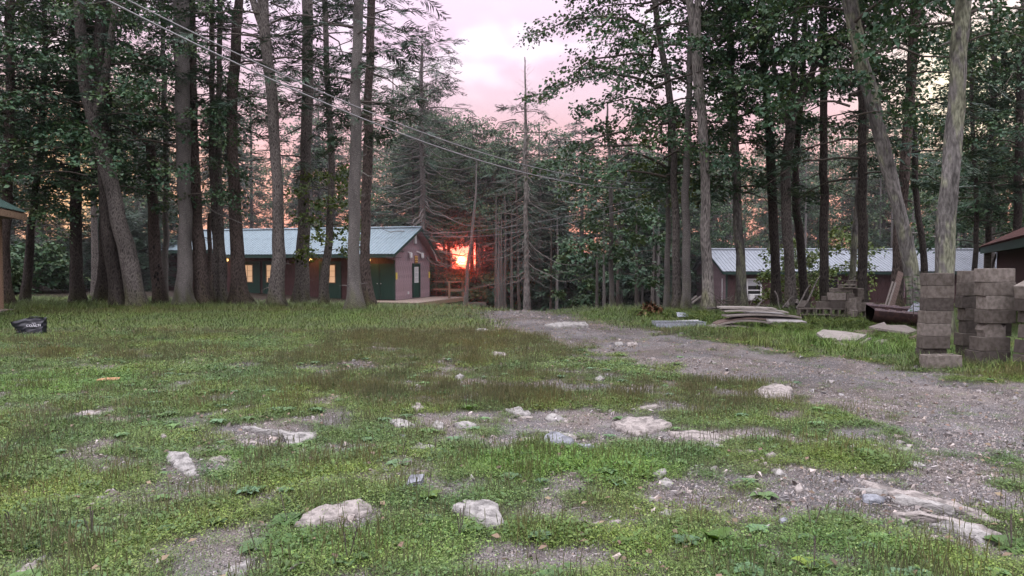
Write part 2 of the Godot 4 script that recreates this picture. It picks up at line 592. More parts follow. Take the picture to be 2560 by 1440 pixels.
func cover(x: float, d: float) -> float:
	var wob := n_patch.get_noise_2d(x * 1.5, d * 1.5)
	var rd := road_distance(x, d)
	var half := 1.5 if d > 9.0 else lerpf(2.9, 1.5, clampf((d - 4.0) / 5.0, 0, 1))
	var g := smoothstep(half - 0.45, half + 0.5, rd + wob * 0.9)
	if d < 12.0:
		g = maxf(g, 0.25 * smoothstep(0.2, 0.6, n_patch.get_noise_2d(x * 2.0 + 40.0, d * 3.0)) * smoothstep(0.5, 1.0, rd))
	g -= blob(bare, x, d, wob * 1.1)
	g -= smoothstep(-0.02, 0.34, n_patch.get_noise_2d(x * 1.5 + 100.0, d * 1.5)) * 0.85 * (1.0 - smoothstep(13.0, 18.0, d))
	g *= 1.0 - smoothstep(31.0, 37.0, d + wob * 5.0 - smoothstep(-4.0, -9.0, x) * 1.0)
	return clampf(g, 0.0, 1.0)

func build_ground() -> void:
	setup_patches()
	var rows := PackedFloat32Array()
	var d := 2.2
	while d < 46.0:
		rows.append(d)
		d += 0.035 + d * 0.0075
	while d < 700.0:
		rows.append(d)
		d *= 1.12
	rows.append(1500.0)
	var front := PackedFloat32Array([-300.0, -60.0, -15.0, -4.0, 0.0, 1.2])
	front.append_array(rows)
	rows = front
	var cols := 240
	var b := Buf.new()
	for r in rows.size():
		d = rows[r]
		var half := maxf(absf(d) * 0.8 + 3.0, 5.0)
		var line := float(r) / rows.size()
		for k in cols + 1:
			var u := 2.0 * k / cols - 1.0
			var x := u * half + signf(u) * pow(absf(u), 9.0) * (120.0 + absf(d))
			var y := height(x, d)
			var cov := cover(x, d) if d > 1.0 and d < 40.0 else 0.0
			var rd := road_distance(x, d)
			var tone := n_patch.get_noise_2d(x * 0.7, d * 0.7)
			var fine := n_fine.get_noise_2d(x * 2.5, d * 2.5)
			var gravel := Vector3(0.205, 0.195, 0.198).lerp(Vector3(0.225, 0.195, 0.18), clampf(0.5 + tone * 1.6, 0, 1)) * (1.0 + fine * 0.35)
			gravel *= 1.0 + 0.5 * n_patch.get_noise_2d(x * 0.8 + d * 0.35, d * 0.5 + 31.0)
			var soil := Vector3(0.085, 0.08, 0.05).lerp(Vector3(0.07, 0.085, 0.035), clampf(0.5 + fine * 1.4, 0, 1))
			var humus := Vector3(0.045, 0.034, 0.025) * (1.0 + fine * 0.3)
			var c := gravel.lerp(soil, smoothstep(0.1, 0.7, cov))
			if d > 30.0 and rd > 1.5:
				c = c.lerp(humus, smoothstep(31.0, 36.0, d))
			if d < 1.0:
				c = soil
			# wheel ruts sink a little
			y -= 0.05 * exp(-pow((rd - 0.75) / 0.3, 2.0)) * (1.0 if d < 32.0 else 0.0)
			c = c.lerp(c * 0.72, exp(-pow((rd - 0.75) / 0.28, 2.0)) * clampf(0.6 + tone * 1.5, 0.0, 1.0) if d < 32.0 else 0.0)
			y += 0.02 * (1.0 if cov > 0.5 else 0.0)
			b.color = Color(c.x, c.y, c.z)
			b.vert(Vector3(x, y, -d), Vector3.UP)
	for r in rows.size() - 1:
		for k in cols:
			var a := r * (cols + 1) + k
			var e := a + cols + 1
			b.i.append_array(PackedInt32Array([a, e, a + 1, a + 1, e, e + 1]))
	var st := SurfaceTool.new()
	st.create_from(b.mesh(), 0)
	st.generate_normals()
	var o := MeshInstance3D.new()
	o.name = "ground"
	o.mesh = st.commit()
	o.material_override = M.ground
	o.set_meta("kind", "structure")
	add_child(o)


# ---------------------------------------------------------------- cabins

func slab_between(a: Vector3, b: Vector3, c: Vector3, d: Vector3, thick: float) -> ArrayMesh:
	# a plate over the quad a b c d (clockwise seen from its front), going back by thick
	var n := (d - a).cross(b - a).normalized()
	var buf := Buf.new()
	var o := -n * thick
	buf.quad(a, b, c, d)
	buf.quad(d + o, c + o, b + o, a + o)
	buf.quad(b, a, a + o, b + o)
	buf.quad(c, b, b + o, c + o)
	buf.quad(d, c, c + o, d + o)
	buf.quad(a, d, d + o, a + o)
	return buf.mesh()

func ribbed_panel(w: float, run: float, ribs: int) -> ArrayMesh:
	# lies in x (0..w) and down the slope along z (0..run), rib tops up
	var b := Buf.new()
	var step := w / ribs
	var h := 0.028
	for k in ribs:
		var x := k * step
		var xs := [x, x + step * 0.1, x + step * 0.22, x + step * 0.32, x + step]
		var ys := [0.0, h, h, 0.0, 0.0]
		for j in 4:
			b.quad(Vector3(xs[j], ys[j], run), Vector3(xs[j], ys[j], 0), Vector3(xs[j + 1], ys[j + 1], 0), Vector3(xs[j + 1], ys[j + 1], run))
			b.quad(Vector3(xs[j], ys[j], run), Vector3(xs[j + 1], ys[j + 1], run), Vector3(xs[j + 1], -0.012, run), Vector3(xs[j], -0.012, run))
	b.quad(Vector3(0, -0.012, 0), Vector3(0, -0.012, run), Vector3(w, -0.012, run), Vector3(w, -0.012, 0))
	return b.mesh()

func roof_side(parent: Node, x0: float, x1: float, ridge: Vector2, eave: Vector2, material: Material, width := 0.92, ribs := 4) -> void:
	# ridge and eave as (z, y)
	var run := ridge.distance_to(eave)
	var n := int(ceil((x1 - x0) / width))
	var w := (x1 - x0) / n
	var mesh := ribbed_panel(w - 0.006, run, ribs)
	var zdir := Vector3(0, eave.y - ridge.y, eave.x - ridge.x) / run
	var basis_ := Basis(Vector3.RIGHT * signf(zdir.z), zdir.cross(Vector3.RIGHT * signf(zdir.z)), zdir)
	for k in n:
		var o := part("roof_panel", mesh, material, parent)
		o.transform = Transform3D(basis_, Vector3(x0 + k * w if zdir.z > 0 else x0 + (k + 1) * w, ridge.y, ridge.x))

func grooved(w: float, h: float) -> ArrayMesh:
	# a sheet of siding in the xy plane, front towards +z, with grooves every 0.2 m
	var b := Buf.new()
	var n := maxi(1, int(round(w / 0.2)))
	var s := w / n
	for k in n:
		var x := k * s
		b.quad(Vector3(x, 0, -0.006), Vector3(x, h, -0.006), Vector3(x + 0.012, h, -0.006), Vector3(x + 0.012, 0, -0.006))
		b.quad(Vector3(x + 0.012, 0, -0.006), Vector3(x + 0.012, h, -0.006), Vector3(x + 0.014, h, 0), Vector3(x + 0.014, 0, 0))
		b.quad(Vector3(x + 0.014, 0, 0), Vector3(x + 0.014, h, 0), Vector3(x + s, h, 0), Vector3(x + s, 0, 0))
	b.quad(Vector3(w, 0, -0.05), Vector3(w, h, -0.05), Vector3(0, h, -0.05), Vector3(0, 0, -0.05))
	b.quad(Vector3(w, 0, 0), Vector3(w, h, 0), Vector3(w, h, -0.05), Vector3(w, 0, -0.05))
	b.quad(Vector3(0, 0, -0.05), Vector3(0, h, -0.05), Vector3(0, h, -0.006), Vector3(0, 0, -0.006))
	b.quad(Vector3(0, h, 0), Vector3(0, h, -0.05), Vector3(w, h, -0.05), Vector3(w, h, 0))
	return b.mesh()

func gable_sheet(points: PackedVector2Array, thick: float) -> ArrayMesh:
	# an outline in (z, y) made a plate whose front faces +x
	var b := Buf.new()
	var idx := Geometry2D.triangulate_polygon(points)
	for s in [0.0, -thick]:
		var nn := Vector3.RIGHT if s == 0.0 else Vector3.LEFT
		var first := b.v.size()
		for p in points:
			b.vert(Vector3(s, p.y, p.x), nn)
		for k in range(0, idx.size(), 3):
			var A := points[idx[k]]
			var B := points[idx[k + 1]]
			var C := points[idx[k + 2]]
			var flip := (B - A).cross(C - A) > 0.0
			if (s == 0.0) == flip:
				b.tri(first + idx[k], first + idx[k + 1], first + idx[k + 2])
			else:
				b.tri(first + idx[k], first + idx[k + 2], first + idx[k + 1])
	for k in points.size():
		var p := points[k]
		var q := points[(k + 1) % points.size()]
		b.quad(Vector3(0, p.y, p.x), Vector3(-thick, p.y, p.x), Vector3(-thick, q.y, q.x), Vector3(0, q.y, q.x))
	return b.mesh()

func lit_bulb(parent: Node, where: Vector3, energy: float) -> void:
	part("lamp_base", box_mesh(Vector3(-0.06, 0, -0.06), Vector3(0.06, 0.05, 0.06)), M.white_paint, parent, where)
	var s := SphereMesh.new()
	s.radius = 0.085
	s.height = 0.15
	s.radial_segments = 14
	s.rings = 8
	part("lamp_bulb", s, M.lamp_lit, parent, where + Vector3(0, -0.078, 0))
	var l := OmniLight3D.new()
	l.name = "lamp_light"
	l.light_color = Color(1.0, 0.72, 0.38)
	l.light_energy = energy
	l.light_size = 0.08
	l.omni_range = 12.0
	l.omni_attenuation = 2.0
	l.shadow_enabled = true
	parent.add_child(l, true)
	l.position = where + Vector3(0, -0.078, 0)

func door(parent: Node, x: float, y: float, w: float, h: float, z: float, window: Rect2, lit: bool, knob_right: bool, called := "door") -> void:
	# in the xy plane facing +z
	var b := Buf.new()
	b.box(Vector3(0, 0, 0), Vector3(w, h, 0.04))
	for r in [[0.12, 0.12, w - 0.12, 0.85]]:
		b.box(Vector3(r[0], r[1], 0.042), Vector3(r[2], r[1] + 0.03, 0.055))
		b.box(Vector3(r[0], r[3] - 0.03, 0.042), Vector3(r[2], r[3], 0.055))
		b.box(Vector3(r[0], r[1] + 0.031, 0.042), Vector3(r[0] + 0.03, r[3] - 0.031, 0.055))
		b.box(Vector3(r[2] - 0.03, r[1] + 0.031, 0.042), Vector3(r[2], r[3] - 0.031, 0.055))
	var d := part(called, b.mesh(), M.door_green, parent, Vector3(x, y, z))
	var fr := Buf.new()
	fr.box(Vector3(-0.1, 0, 0.0), Vector3(-0.004, h + 0.1, 0.07))
	fr.box(Vector3(w + 0.004, 0, 0.0), Vector3(w + 0.1, h + 0.1, 0.07))
	fr.box(Vector3(-0.003, h + 0.004, 0.0), Vector3(w + 0.003, h + 0.1, 0.068))
	part("door_frame", fr.mesh(), M.trim_green, d)
	var sp := SphereMesh.new()
	sp.radius = 0.035
	sp.height = 0.07
	part("door_knob", sp, M.metal, d, Vector3(w - 0.08 if knob_right else 0.08, 0.95, 0.085))
	if window.size.x > 0.0:
		var f := Buf.new()
		var p := window.position
		var q := window.end
		f.box(Vector3(p.x - 0.05, p.y - 0.05, 0.041), Vector3(p.x, q.y + 0.05, 0.075))
		f.box(Vector3(q.x, p.y - 0.05, 0.041), Vector3(q.x + 0.05, q.y + 0.05, 0.075))
		f.box(Vector3(p.x + 0.001, q.y, 0.041), Vector3(q.x - 0.001, q.y + 0.05, 0.074))
		f.box(Vector3(p.x + 0.001, p.y - 0.05, 0.041), Vector3(q.x - 0.001, p.y, 0.074))
		part("window_frame", f.mesh(), M.white_paint if not lit else M.wood_tan, d)
		part("window_pane", box_mesh(Vector3(p.x + 0.002, p.y + 0.002, 0.045), Vector3(q.x - 0.002, q.y - 0.002, 0.05)), M.window_lit if lit else M.glass, d)
		var bars := Buf.new()
		for k in [1, 2]:
			var yy := lerpf(p.y, q.y, k / 3.0)
			bars.box(Vector3(p.x + 0.003, yy - 0.01, 0.052), Vector3(q.x - 0.003, yy + 0.01, 0.066))
		var xx := (p.x + q.x) / 2
		bars.box(Vector3(xx - 0.01, p.y + 0.003, 0.053), Vector3(xx + 0.01, q.y - 0.003, 0.064))
		part("muntins", bars.mesh(), M.white_paint if not lit else M.wood_tan, d)
		if lit:
			part("sill_clutter", box_mesh(Vector3(p.x + 0.08, p.y + 0.003, 0.0505), Vector3(p.x + 0.3, p.y + 0.26, 0.0515)), M.wood_dark, d)

func build_left_cabin() -> void:
	var base_y := -0.68
	var c := thing("cabin", "long maroon cabin with pale blue metal roof and lit windows behind the trunks", "cabin", Vector3(-7.0, base_y, -45.0), deg_to_rad(-16.0))
	var L := 11.6          # the main length; further left the roof is cut back
	var L2 := 16.8
	var W := 5.4
	var ridge := Vector2(-2.8, 4.45)
	var eave := Vector2(1.3, 2.72)
	var slope := (ridge.y - eave.y) / (eave.x - ridge.x)
	var back := Vector2(-6.1, 2.55)
	# walls
	var sheet := 1.2
	var x := 0.0
	var hw := ridge.y - slope * (0.0 - ridge.x) - 0.1
	while x > -L2 + 0.01:
		var w := minf(sheet, x + L2)
		part("siding_panel", grooved(w - 0.008, hw), M.siding_shaded, c, Vector3(x - w, 0, 0 if x > -L else -0.6))
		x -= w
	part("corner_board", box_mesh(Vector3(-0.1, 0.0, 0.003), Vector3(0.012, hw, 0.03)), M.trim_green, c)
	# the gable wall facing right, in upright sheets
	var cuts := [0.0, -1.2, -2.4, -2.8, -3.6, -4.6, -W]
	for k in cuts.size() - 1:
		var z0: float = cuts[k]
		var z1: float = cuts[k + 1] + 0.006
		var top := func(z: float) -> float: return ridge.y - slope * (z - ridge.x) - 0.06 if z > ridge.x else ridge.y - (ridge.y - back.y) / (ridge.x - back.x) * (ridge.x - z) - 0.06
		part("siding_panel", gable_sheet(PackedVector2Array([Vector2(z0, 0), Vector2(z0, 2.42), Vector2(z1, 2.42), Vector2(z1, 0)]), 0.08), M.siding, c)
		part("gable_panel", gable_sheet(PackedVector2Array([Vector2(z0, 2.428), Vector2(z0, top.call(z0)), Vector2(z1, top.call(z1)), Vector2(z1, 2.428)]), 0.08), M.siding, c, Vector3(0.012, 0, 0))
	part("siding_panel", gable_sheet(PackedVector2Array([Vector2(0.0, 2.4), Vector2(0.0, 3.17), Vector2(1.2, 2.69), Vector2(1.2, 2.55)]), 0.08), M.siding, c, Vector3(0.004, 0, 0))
	# back and left walls close the room
	part("back_wall", box_mesh(Vector3(-L2, 0, -W - 0.08), Vector3(-0.085, 2.9, -W)), M.siding_shaded, c)
	part("end_wall", gable_sheet(PackedVector2Array([Vector2(-0.66, 0), Vector2(-0.66, 3.3), Vector2(-2.8, 4.35), Vector2(-W + 0.003, 2.9), Vector2(-W + 0.003, 0)]), 0.08), M.siding, c, Vector3(-L2 + 0.08, 0, 0))
	part("floor", box_mesh(Vector3(-L2 + 0.09, -0.1, -W + 0.005), Vector3(-0.09, 0.03, -0.66)), M.wood_dark, c)
	# roof
	roof_side(c, -L, 0.55, ridge + Vector2(0, 0.05), eave + Vector2(0, 0.05), M.roof_metal)
	var cut := Vector2(0.55, ridge.y - slope * (0.55 - ridge.x))
	roof_side(c, -L2 - 0.5, -L, ridge + Vector2(0, 0.05), cut + Vector2(0, 0.05), M.roof_metal)
	roof_side(c, -L2 - 0.5, 0.55, ridge + Vector2(-0.001, 0.05), back + Vector2(0, 0.05), M.roof_metal)
	part("ridge_cap", slab_between(Vector3(-L2 - 0.5, ridge.y + 0.06, ridge.x + 0.2), Vector3(-L2 - 0.5, ridge.y + 0.13, ridge.x), Vector3(0.56, ridge.y + 0.13, ridge.x), Vector3(0.56, ridge.y + 0.06, ridge.x + 0.2), 0.02), M.roof_metal, c)
	# soffit, fascia, rakes
	part("fascia", box_mesh(Vector3(-L, eave.y - 0.17, eave.x - 0.035), Vector3(0.5, eave.y + 0.015, eave.x - 0.006)), M.trim_green, c)
	part("fascia", box_mesh(Vector3(-L2 - 0.45, cut.y - 0.17, cut.x - 0.035), Vector3(-L - 0.01, cut.y + 0.015, cut.x - 0.006)), M.trim_green, c)
	part("soffit", box_mesh(Vector3(-L, eave.y - 0.17, 0.04), Vector3(0.44, eave.y - 0.15, eave.x - 0.04)), M.siding_shaded, c)
	for s in [[eave, ridge], [ridge, back]]:
		var a: Vector2 = s[0]
		var b: Vector2 = s[1]
		part("rake_board", slab_between(Vector3(0.53, a.y - 0.15, a.x), Vector3(0.53, a.y + 0.035, a.x), Vector3(0.53, b.y + 0.035, b.x), Vector3(0.53, b.y - 0.15, b.x), 0.04), M.trim_green, c)
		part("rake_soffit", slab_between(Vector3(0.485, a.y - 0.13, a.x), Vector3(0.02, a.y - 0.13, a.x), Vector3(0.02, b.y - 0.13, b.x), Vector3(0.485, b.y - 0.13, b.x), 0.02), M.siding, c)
	# front doors and windows under the eave
	door(c, -0.98, 0.05, 0.86, 2.05, 0.012, Rect2(), false, false)
	door(c, -1.92, 0.05, 0.86, 2.05, 0.012, Rect2(), false, true)
	door(c, -5.0, 0.05, 1.3, 2.2, 0.012, Rect2(0.28, 1.0, 0.72, 1.05), true, false)
	door(c, -10.9, 0.05, 1.5, 2.2, 0.012, Rect2(0.35, 1.0, 0.7, 1.05), true, false)
	door(c, -9.0, 0.05, 1.1, 2.2, 0.012, Rect2(0.2, 1.0, 0.7, 1.05), true, true)
	var wl := part("window", box_mesh(Vector3(0, 0, 0), Vector3(0.7, 1.05, 0.03)), M.wood_tan, c, Vector3(-13.9, 1.05, -0.585))
	part("window_pane", box_mesh(Vector3(0.06, 0.06, 0.031), Vector3(0.64, 0.99, 0.036)), M.window_lit, wl)
	# the gable door with nine panes
	var g := Node3D.new()
	g.name = "gable_door"
	c.add_child(g)
	g.position = Vector3(0.006, 0.05, 0)
	g.rotation.y = PI / 2
	var gd := Buf.new()
	gd.box(Vector3(2.62, 0, 0), Vector3(3.5, 2.05, 0.035))
	part("door_leaf", gd.mesh(), M.door_green, g)
	var gf := Buf.new()
	gf.box(Vector3(2.5, 0, 0.0), Vector3(2.616, 2.17, 0.1))
	gf.box(Vector3(3.504, 0, 0.0), Vector3(3.62, 2.17, 0.1))
	gf.box(Vector3(2.617, 2.054, 0.0), Vector3(3.503, 2.17, 0.098))
	part("door_frame", gf.mesh(), M.trim_green, g)
	part("window_pane", box_mesh(Vector3(2.78, 0.98, 0.036), Vector3(3.34, 1.92, 0.04)), M.blind, g)
	var gm := Buf.new()
	for k in 4:
		var yy := lerpf(0.96, 1.92, k / 3.0)
		gm.box(Vector3(2.74, yy - 0.02, 0.041), Vector3(3.38, yy + 0.02, 0.06))
		var xx := lerpf(2.76, 3.36, k / 3.0)
		gm.box(Vector3(xx - 0.02, 0.95, 0.0415), Vector3(xx + 0.02, 1.93, 0.058))
	part("muntins", gm.mesh(), M.white_paint, g)
	# fittings on the gable
	var vent := chamfer_mesh(Vector3(0.016, -0.3, -0.12), Vector3(0.16, 0.3, 0.12), 0.03)
	part("gable_lamp", vent, M.white_paint, c, Vector3(0, 3.76, -2.8))
	var flood := chamfer_mesh(Vector3(0.09, -0.18, -0.1), Vector3(0.24, 0.18, 0.1), 0.04)
	for z in [-1.95, -3.8]:
		part("flood_lamp", flood, M.white_paint, c, Vector3(0, 2.72, z))
		part("lamp_arm", rod(Vector3(0.012, 2.93, z + (0.4 if z < -3 else 0.1)), Vector3(0.14, 2.86, z), 0.03, 0.03), M.white_paint, c)
	part("camera_mount", rod(Vector3(0.01, 2.98, -3.2), Vector3(0.16, 2.9, -3.4), 0.05, 0.04), M.white_paint, c)
	for k in 3:
		part("bracket", box_mesh(Vector3(0.013, 2.9, -0.85 - k * 0.14), Vector3(0.07, 3.0, -0.8 - k * 0.14)), M.metal, c)
	var sg := part("sign_board", box_mesh(Vector3(0.016, 2.2, -3.3), Vector3(0.05, 2.72, -2.85)), M.sign_wood, c)
	for k in 3:
		var line := Buf.new()
		for j in 6:
			if (j + k) % 5 != 4:
				line.box(Vector3(0.051, 2.3 + k * 0.15, -3.25 + j * 0.062), Vector3(0.06, 2.38 + k * 0.15, -3.25 + j * 0.062 + 0.045))
		part("lettering", line.mesh(), M.sign_letter, sg).set_meta("kind", "stuff")
	part("yellow_plate", chamfer_mesh(Vector3(0.016, 1.25, -0.24), Vector3(0.04, 1.66, -0.02), 0.012), M.yellow, c)
	part("yellow_plate", chamfer_mesh(Vector3(0.016, 1.25, -5.38), Vector3(0.04, 1.66, -5.16), 0.012), M.yellow, c)
	part("outlet_box", box_mesh(Vector3(0.003, 0.3, -1.9), Vector3(0.06, 0.46, -1.8)), M.white_paint, c)
	# lamps under the eave
	lit_bulb(c, Vector3(-1.35, eave.y - 0.22, 0.75), 0.22)
	lit_bulb(c, Vector3(-5.25, eave.y - 0.22, 0.75), 0.22)
	lit_bulb(c, Vector3(-11.2, eave.y - 0.22, 0.75), 0.1)
	part("chimney_pipe", rod(Vector3(-6.2, 4.4, -3.3), Vector3(-6.2, 4.85, -3.3), 0.07, 0.07, 10), M.white_paint, c)
	# deck: boards, rim joists and rail
	var dk := thing("deck", "low weathered board deck wrapping the front and gable of the lit cabin", "deck", Vector3(-7.0, base_y, -45.0), deg_to_rad(-16.0))
	for k in 13:
		part("deck_board", box_mesh(Vector3(-L2, -0.05, 0.055 + k * 0.15), Vector3(2.3, -0.012, 0.055 + k * 0.15 + 0.142)), M.deck, dk)
	for k in 15:
		part("deck_board", box_mesh(Vector3(0.02 + k * 0.15, -0.05, -6.2), Vector3(0.02 + k * 0.15 + 0.142, -0.013, 0.05)), M.deck, dk)
	part("rim_joist", box_mesh(Vector3(-L2, -0.26, 1.96), Vector3(2.3, -0.052, 2.0)), M.wood_dark, dk)
	part("rim_joist", box_mesh(Vector3(2.255, -0.26, -6.2), Vector3(2.295, -0.052, 1.95)), M.wood_tan, dk)
	for p in [-3.4, -5.9]:
		part("rail_post", box_mesh(Vector3(2.12, -0.011, p), Vector3(2.23, 0.98, p + 0.1)), M.wood_tan, dk)
	part("rail", box_mesh(Vector3(0.1, 0.985, -5.93), Vector3(2.3, 1.03, -5.78)), M.wood_tan, dk)
	part("rail", box_mesh(Vector3(2.1, 0.985, -5.77), Vector3(2.25, 1.03, -3.25)), M.wood_tan, dk)
	part("rail", box_mesh(Vector3(0.1, 0.42, -5.9), Vector3(2.115, 0.53, -5.86)), M.wood_tan, dk)
	part("rail", box_mesh(Vector3(2.16, 0.42, -5.79), Vector3(2.2, 0.53, -3.31)), M.wood_tan, dk)
	# a ladder-like trellis at the far corner
	var tr := thing("trellis", "slatted wooden trellis at the far right corner of the lit cabin", "trellis", c.transform * Vector3(0.1, 0.0, -6.3), deg_to_rad(-16.0))
	for k in 2:
		part("upright", box_mesh(Vector3(k * 0.75, 0, 0), Vector3(k * 0.75 + 0.05, 2.3, 0.05)), M.wood_dark, tr)
	for k in 8:
		part("slat", box_mesh(Vector3(-0.05, 0.9 + k * 0.18, 0.052), Vector3(0.85, 0.94 + k * 0.18, 0.07)), M.wood_dark, tr)

func build_right_cabin() -> void:
	var by := -1.42
	var c := thing("cabin", "long maroon cabin with pale ribbed metal roof behind the brush and block pile", "cabin", Vector3(13.4, by, -47.0), deg_to_rad(1.0))
	var L := 20.0
	var W := 7.0
	var ridge := Vector2(-3.5, 3.85)
	var eave := Vector2(0.45, 2.42)
	var back := Vector2(-7.45, 2.42)
	var x := 0.0
	while x < L - 0.01:
		part("siding_panel", grooved(1.192, 2.5), M.siding_shaded, c, Vector3(x, 0, 0))
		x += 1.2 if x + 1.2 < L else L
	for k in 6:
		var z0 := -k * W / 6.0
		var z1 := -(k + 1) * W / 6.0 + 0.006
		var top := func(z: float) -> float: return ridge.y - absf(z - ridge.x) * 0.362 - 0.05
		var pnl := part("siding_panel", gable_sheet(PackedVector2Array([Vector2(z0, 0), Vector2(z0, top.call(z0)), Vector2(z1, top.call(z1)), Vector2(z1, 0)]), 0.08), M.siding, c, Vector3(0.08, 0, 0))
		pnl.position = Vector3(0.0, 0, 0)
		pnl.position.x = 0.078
	part("back_wall", box_mesh(Vector3(0.08, 0, -W), Vector3(L, 2.5, -W + 0.08)), M.siding_shaded, c)
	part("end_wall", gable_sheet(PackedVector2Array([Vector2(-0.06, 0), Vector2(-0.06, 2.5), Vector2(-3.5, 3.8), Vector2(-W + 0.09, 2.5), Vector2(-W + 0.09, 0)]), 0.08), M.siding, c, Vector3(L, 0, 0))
	part("floor", box_mesh(Vector3(0.1, -0.1, -W + 0.09), Vector3(L - 0.1, 0.03, -0.07)), M.wood_dark, c)
	roof_side(c, -0.35, L + 0.3, ridge + Vector2(0, 0.05), eave + Vector2(0, 0.05), M.roof_metal2)
	roof_side(c, -0.35, L + 0.3, ridge + Vector2(-0.001, 0.05), back + Vector2(0, 0.05), M.roof_metal2)
	part("ridge_cap", slab_between(Vector3(-0.36, ridge.y + 0.06, ridge.x + 0.2), Vector3(-0.36, ridge.y + 0.13, ridge.x), Vector3(L + 0.31, ridge.y + 0.13, ridge.x), Vector3(L + 0.31, ridge.y + 0.06, ridge.x + 0.2), 0.02), M.roof_metal2, c)
	part("fascia", box_mesh(Vector3(-0.3, eave.y - 0.15, eave.x - 0.035), Vector3(L + 0.25, eave.y + 0.015, eave.x - 0.006)), M.trim_green, c)
	part("soffit", box_mesh(Vector3(-0.3, eave.y - 0.15, 0.01), Vector3(L + 0.25, eave.y - 0.13, eave.x - 0.04)), M.siding_shaded, c)
	for s in [[eave, ridge], [ridge, back]]:
		var a: Vector2 = s[0]
		var b: Vector2 = s[1]
		part("rake_board", slab_between(Vector3(-0.33, b.y - 0.15, b.x), Vector3(-0.33, b.y + 0.035, b.x), Vector3(-0.33, a.y + 0.035, a.x), Vector3(-0.33, a.y - 0.15, a.x), 0.04), M.trim_green, c)
	part("corner_board", box_mesh(Vector3(-0.012, 0, 0.003), Vector3(0.1, 2.42, 0.03)), M.trim_green, c)
	var wb := Buf.new()
	wb.box(Vector3(0, 0, 0), Vector3(0.08, 1.4, 0.05))
	wb.box(Vector3(0.87, 0, 0), Vector3(0.95, 1.4, 0.05))
	wb.box(Vector3(0.081, 1.32, 0), Vector3(0.869, 1.4, 0.048))
	wb.box(Vector3(0.081, 0.64, 0), Vector3(0.869, 0.71, 0.044))
	wb.box(Vector3(0.081, 0.0, 0), Vector3(0.869, 0.06, 0.052))
	var w1 := part("window", wb.mesh(), M.white_paint, c, Vector3(1.3, 0.6, 0.004))
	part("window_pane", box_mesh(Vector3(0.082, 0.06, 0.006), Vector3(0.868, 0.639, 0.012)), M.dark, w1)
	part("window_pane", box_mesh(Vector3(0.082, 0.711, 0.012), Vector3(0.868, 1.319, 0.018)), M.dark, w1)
	part("window_blind", box_mesh(Vector3(0.09, 0.95, 0.0145), Vector3(0.86, 1.31, 0.023)), M.blind, w1)
	var ac := part("air_conditioner", chamfer_mesh(Vector3(0.1, 0.062, 0.02), Vector3(0.86, 0.44, 0.35), 0.02), M.white_paint, w1)
	var gr := Buf.new()
	for k in 9:
		gr.box(Vector3(0.4, 0.1 + k * 0.034, 0.351), Vector3(0.8, 0.118 + k * 0.034, 0.356))
	part("grille", gr.mesh(), M.dark, ac)
	part("drain_pipe", rod(Vector3(-0.05, 0.2, -0.6), Vector3(-0.05, 2.0, -0.6), 0.035, 0.035, 8), M.white_paint, c)
	for k in 3:
		var xx: float = [6.2, 10.4, 14.6][k]
		var w2 := part("window", box_mesh(Vector3(0, 0, 0.0), Vector3(0.9, 1.2, 0.04)), M.siding, c, Vector3(xx, 0.8, 0.004))
		part("window_pane", box_mesh(Vector3(0.07, 0.07, 0.041), Vector3(0.83, 1.13, 0.045)), M.dark, w2)

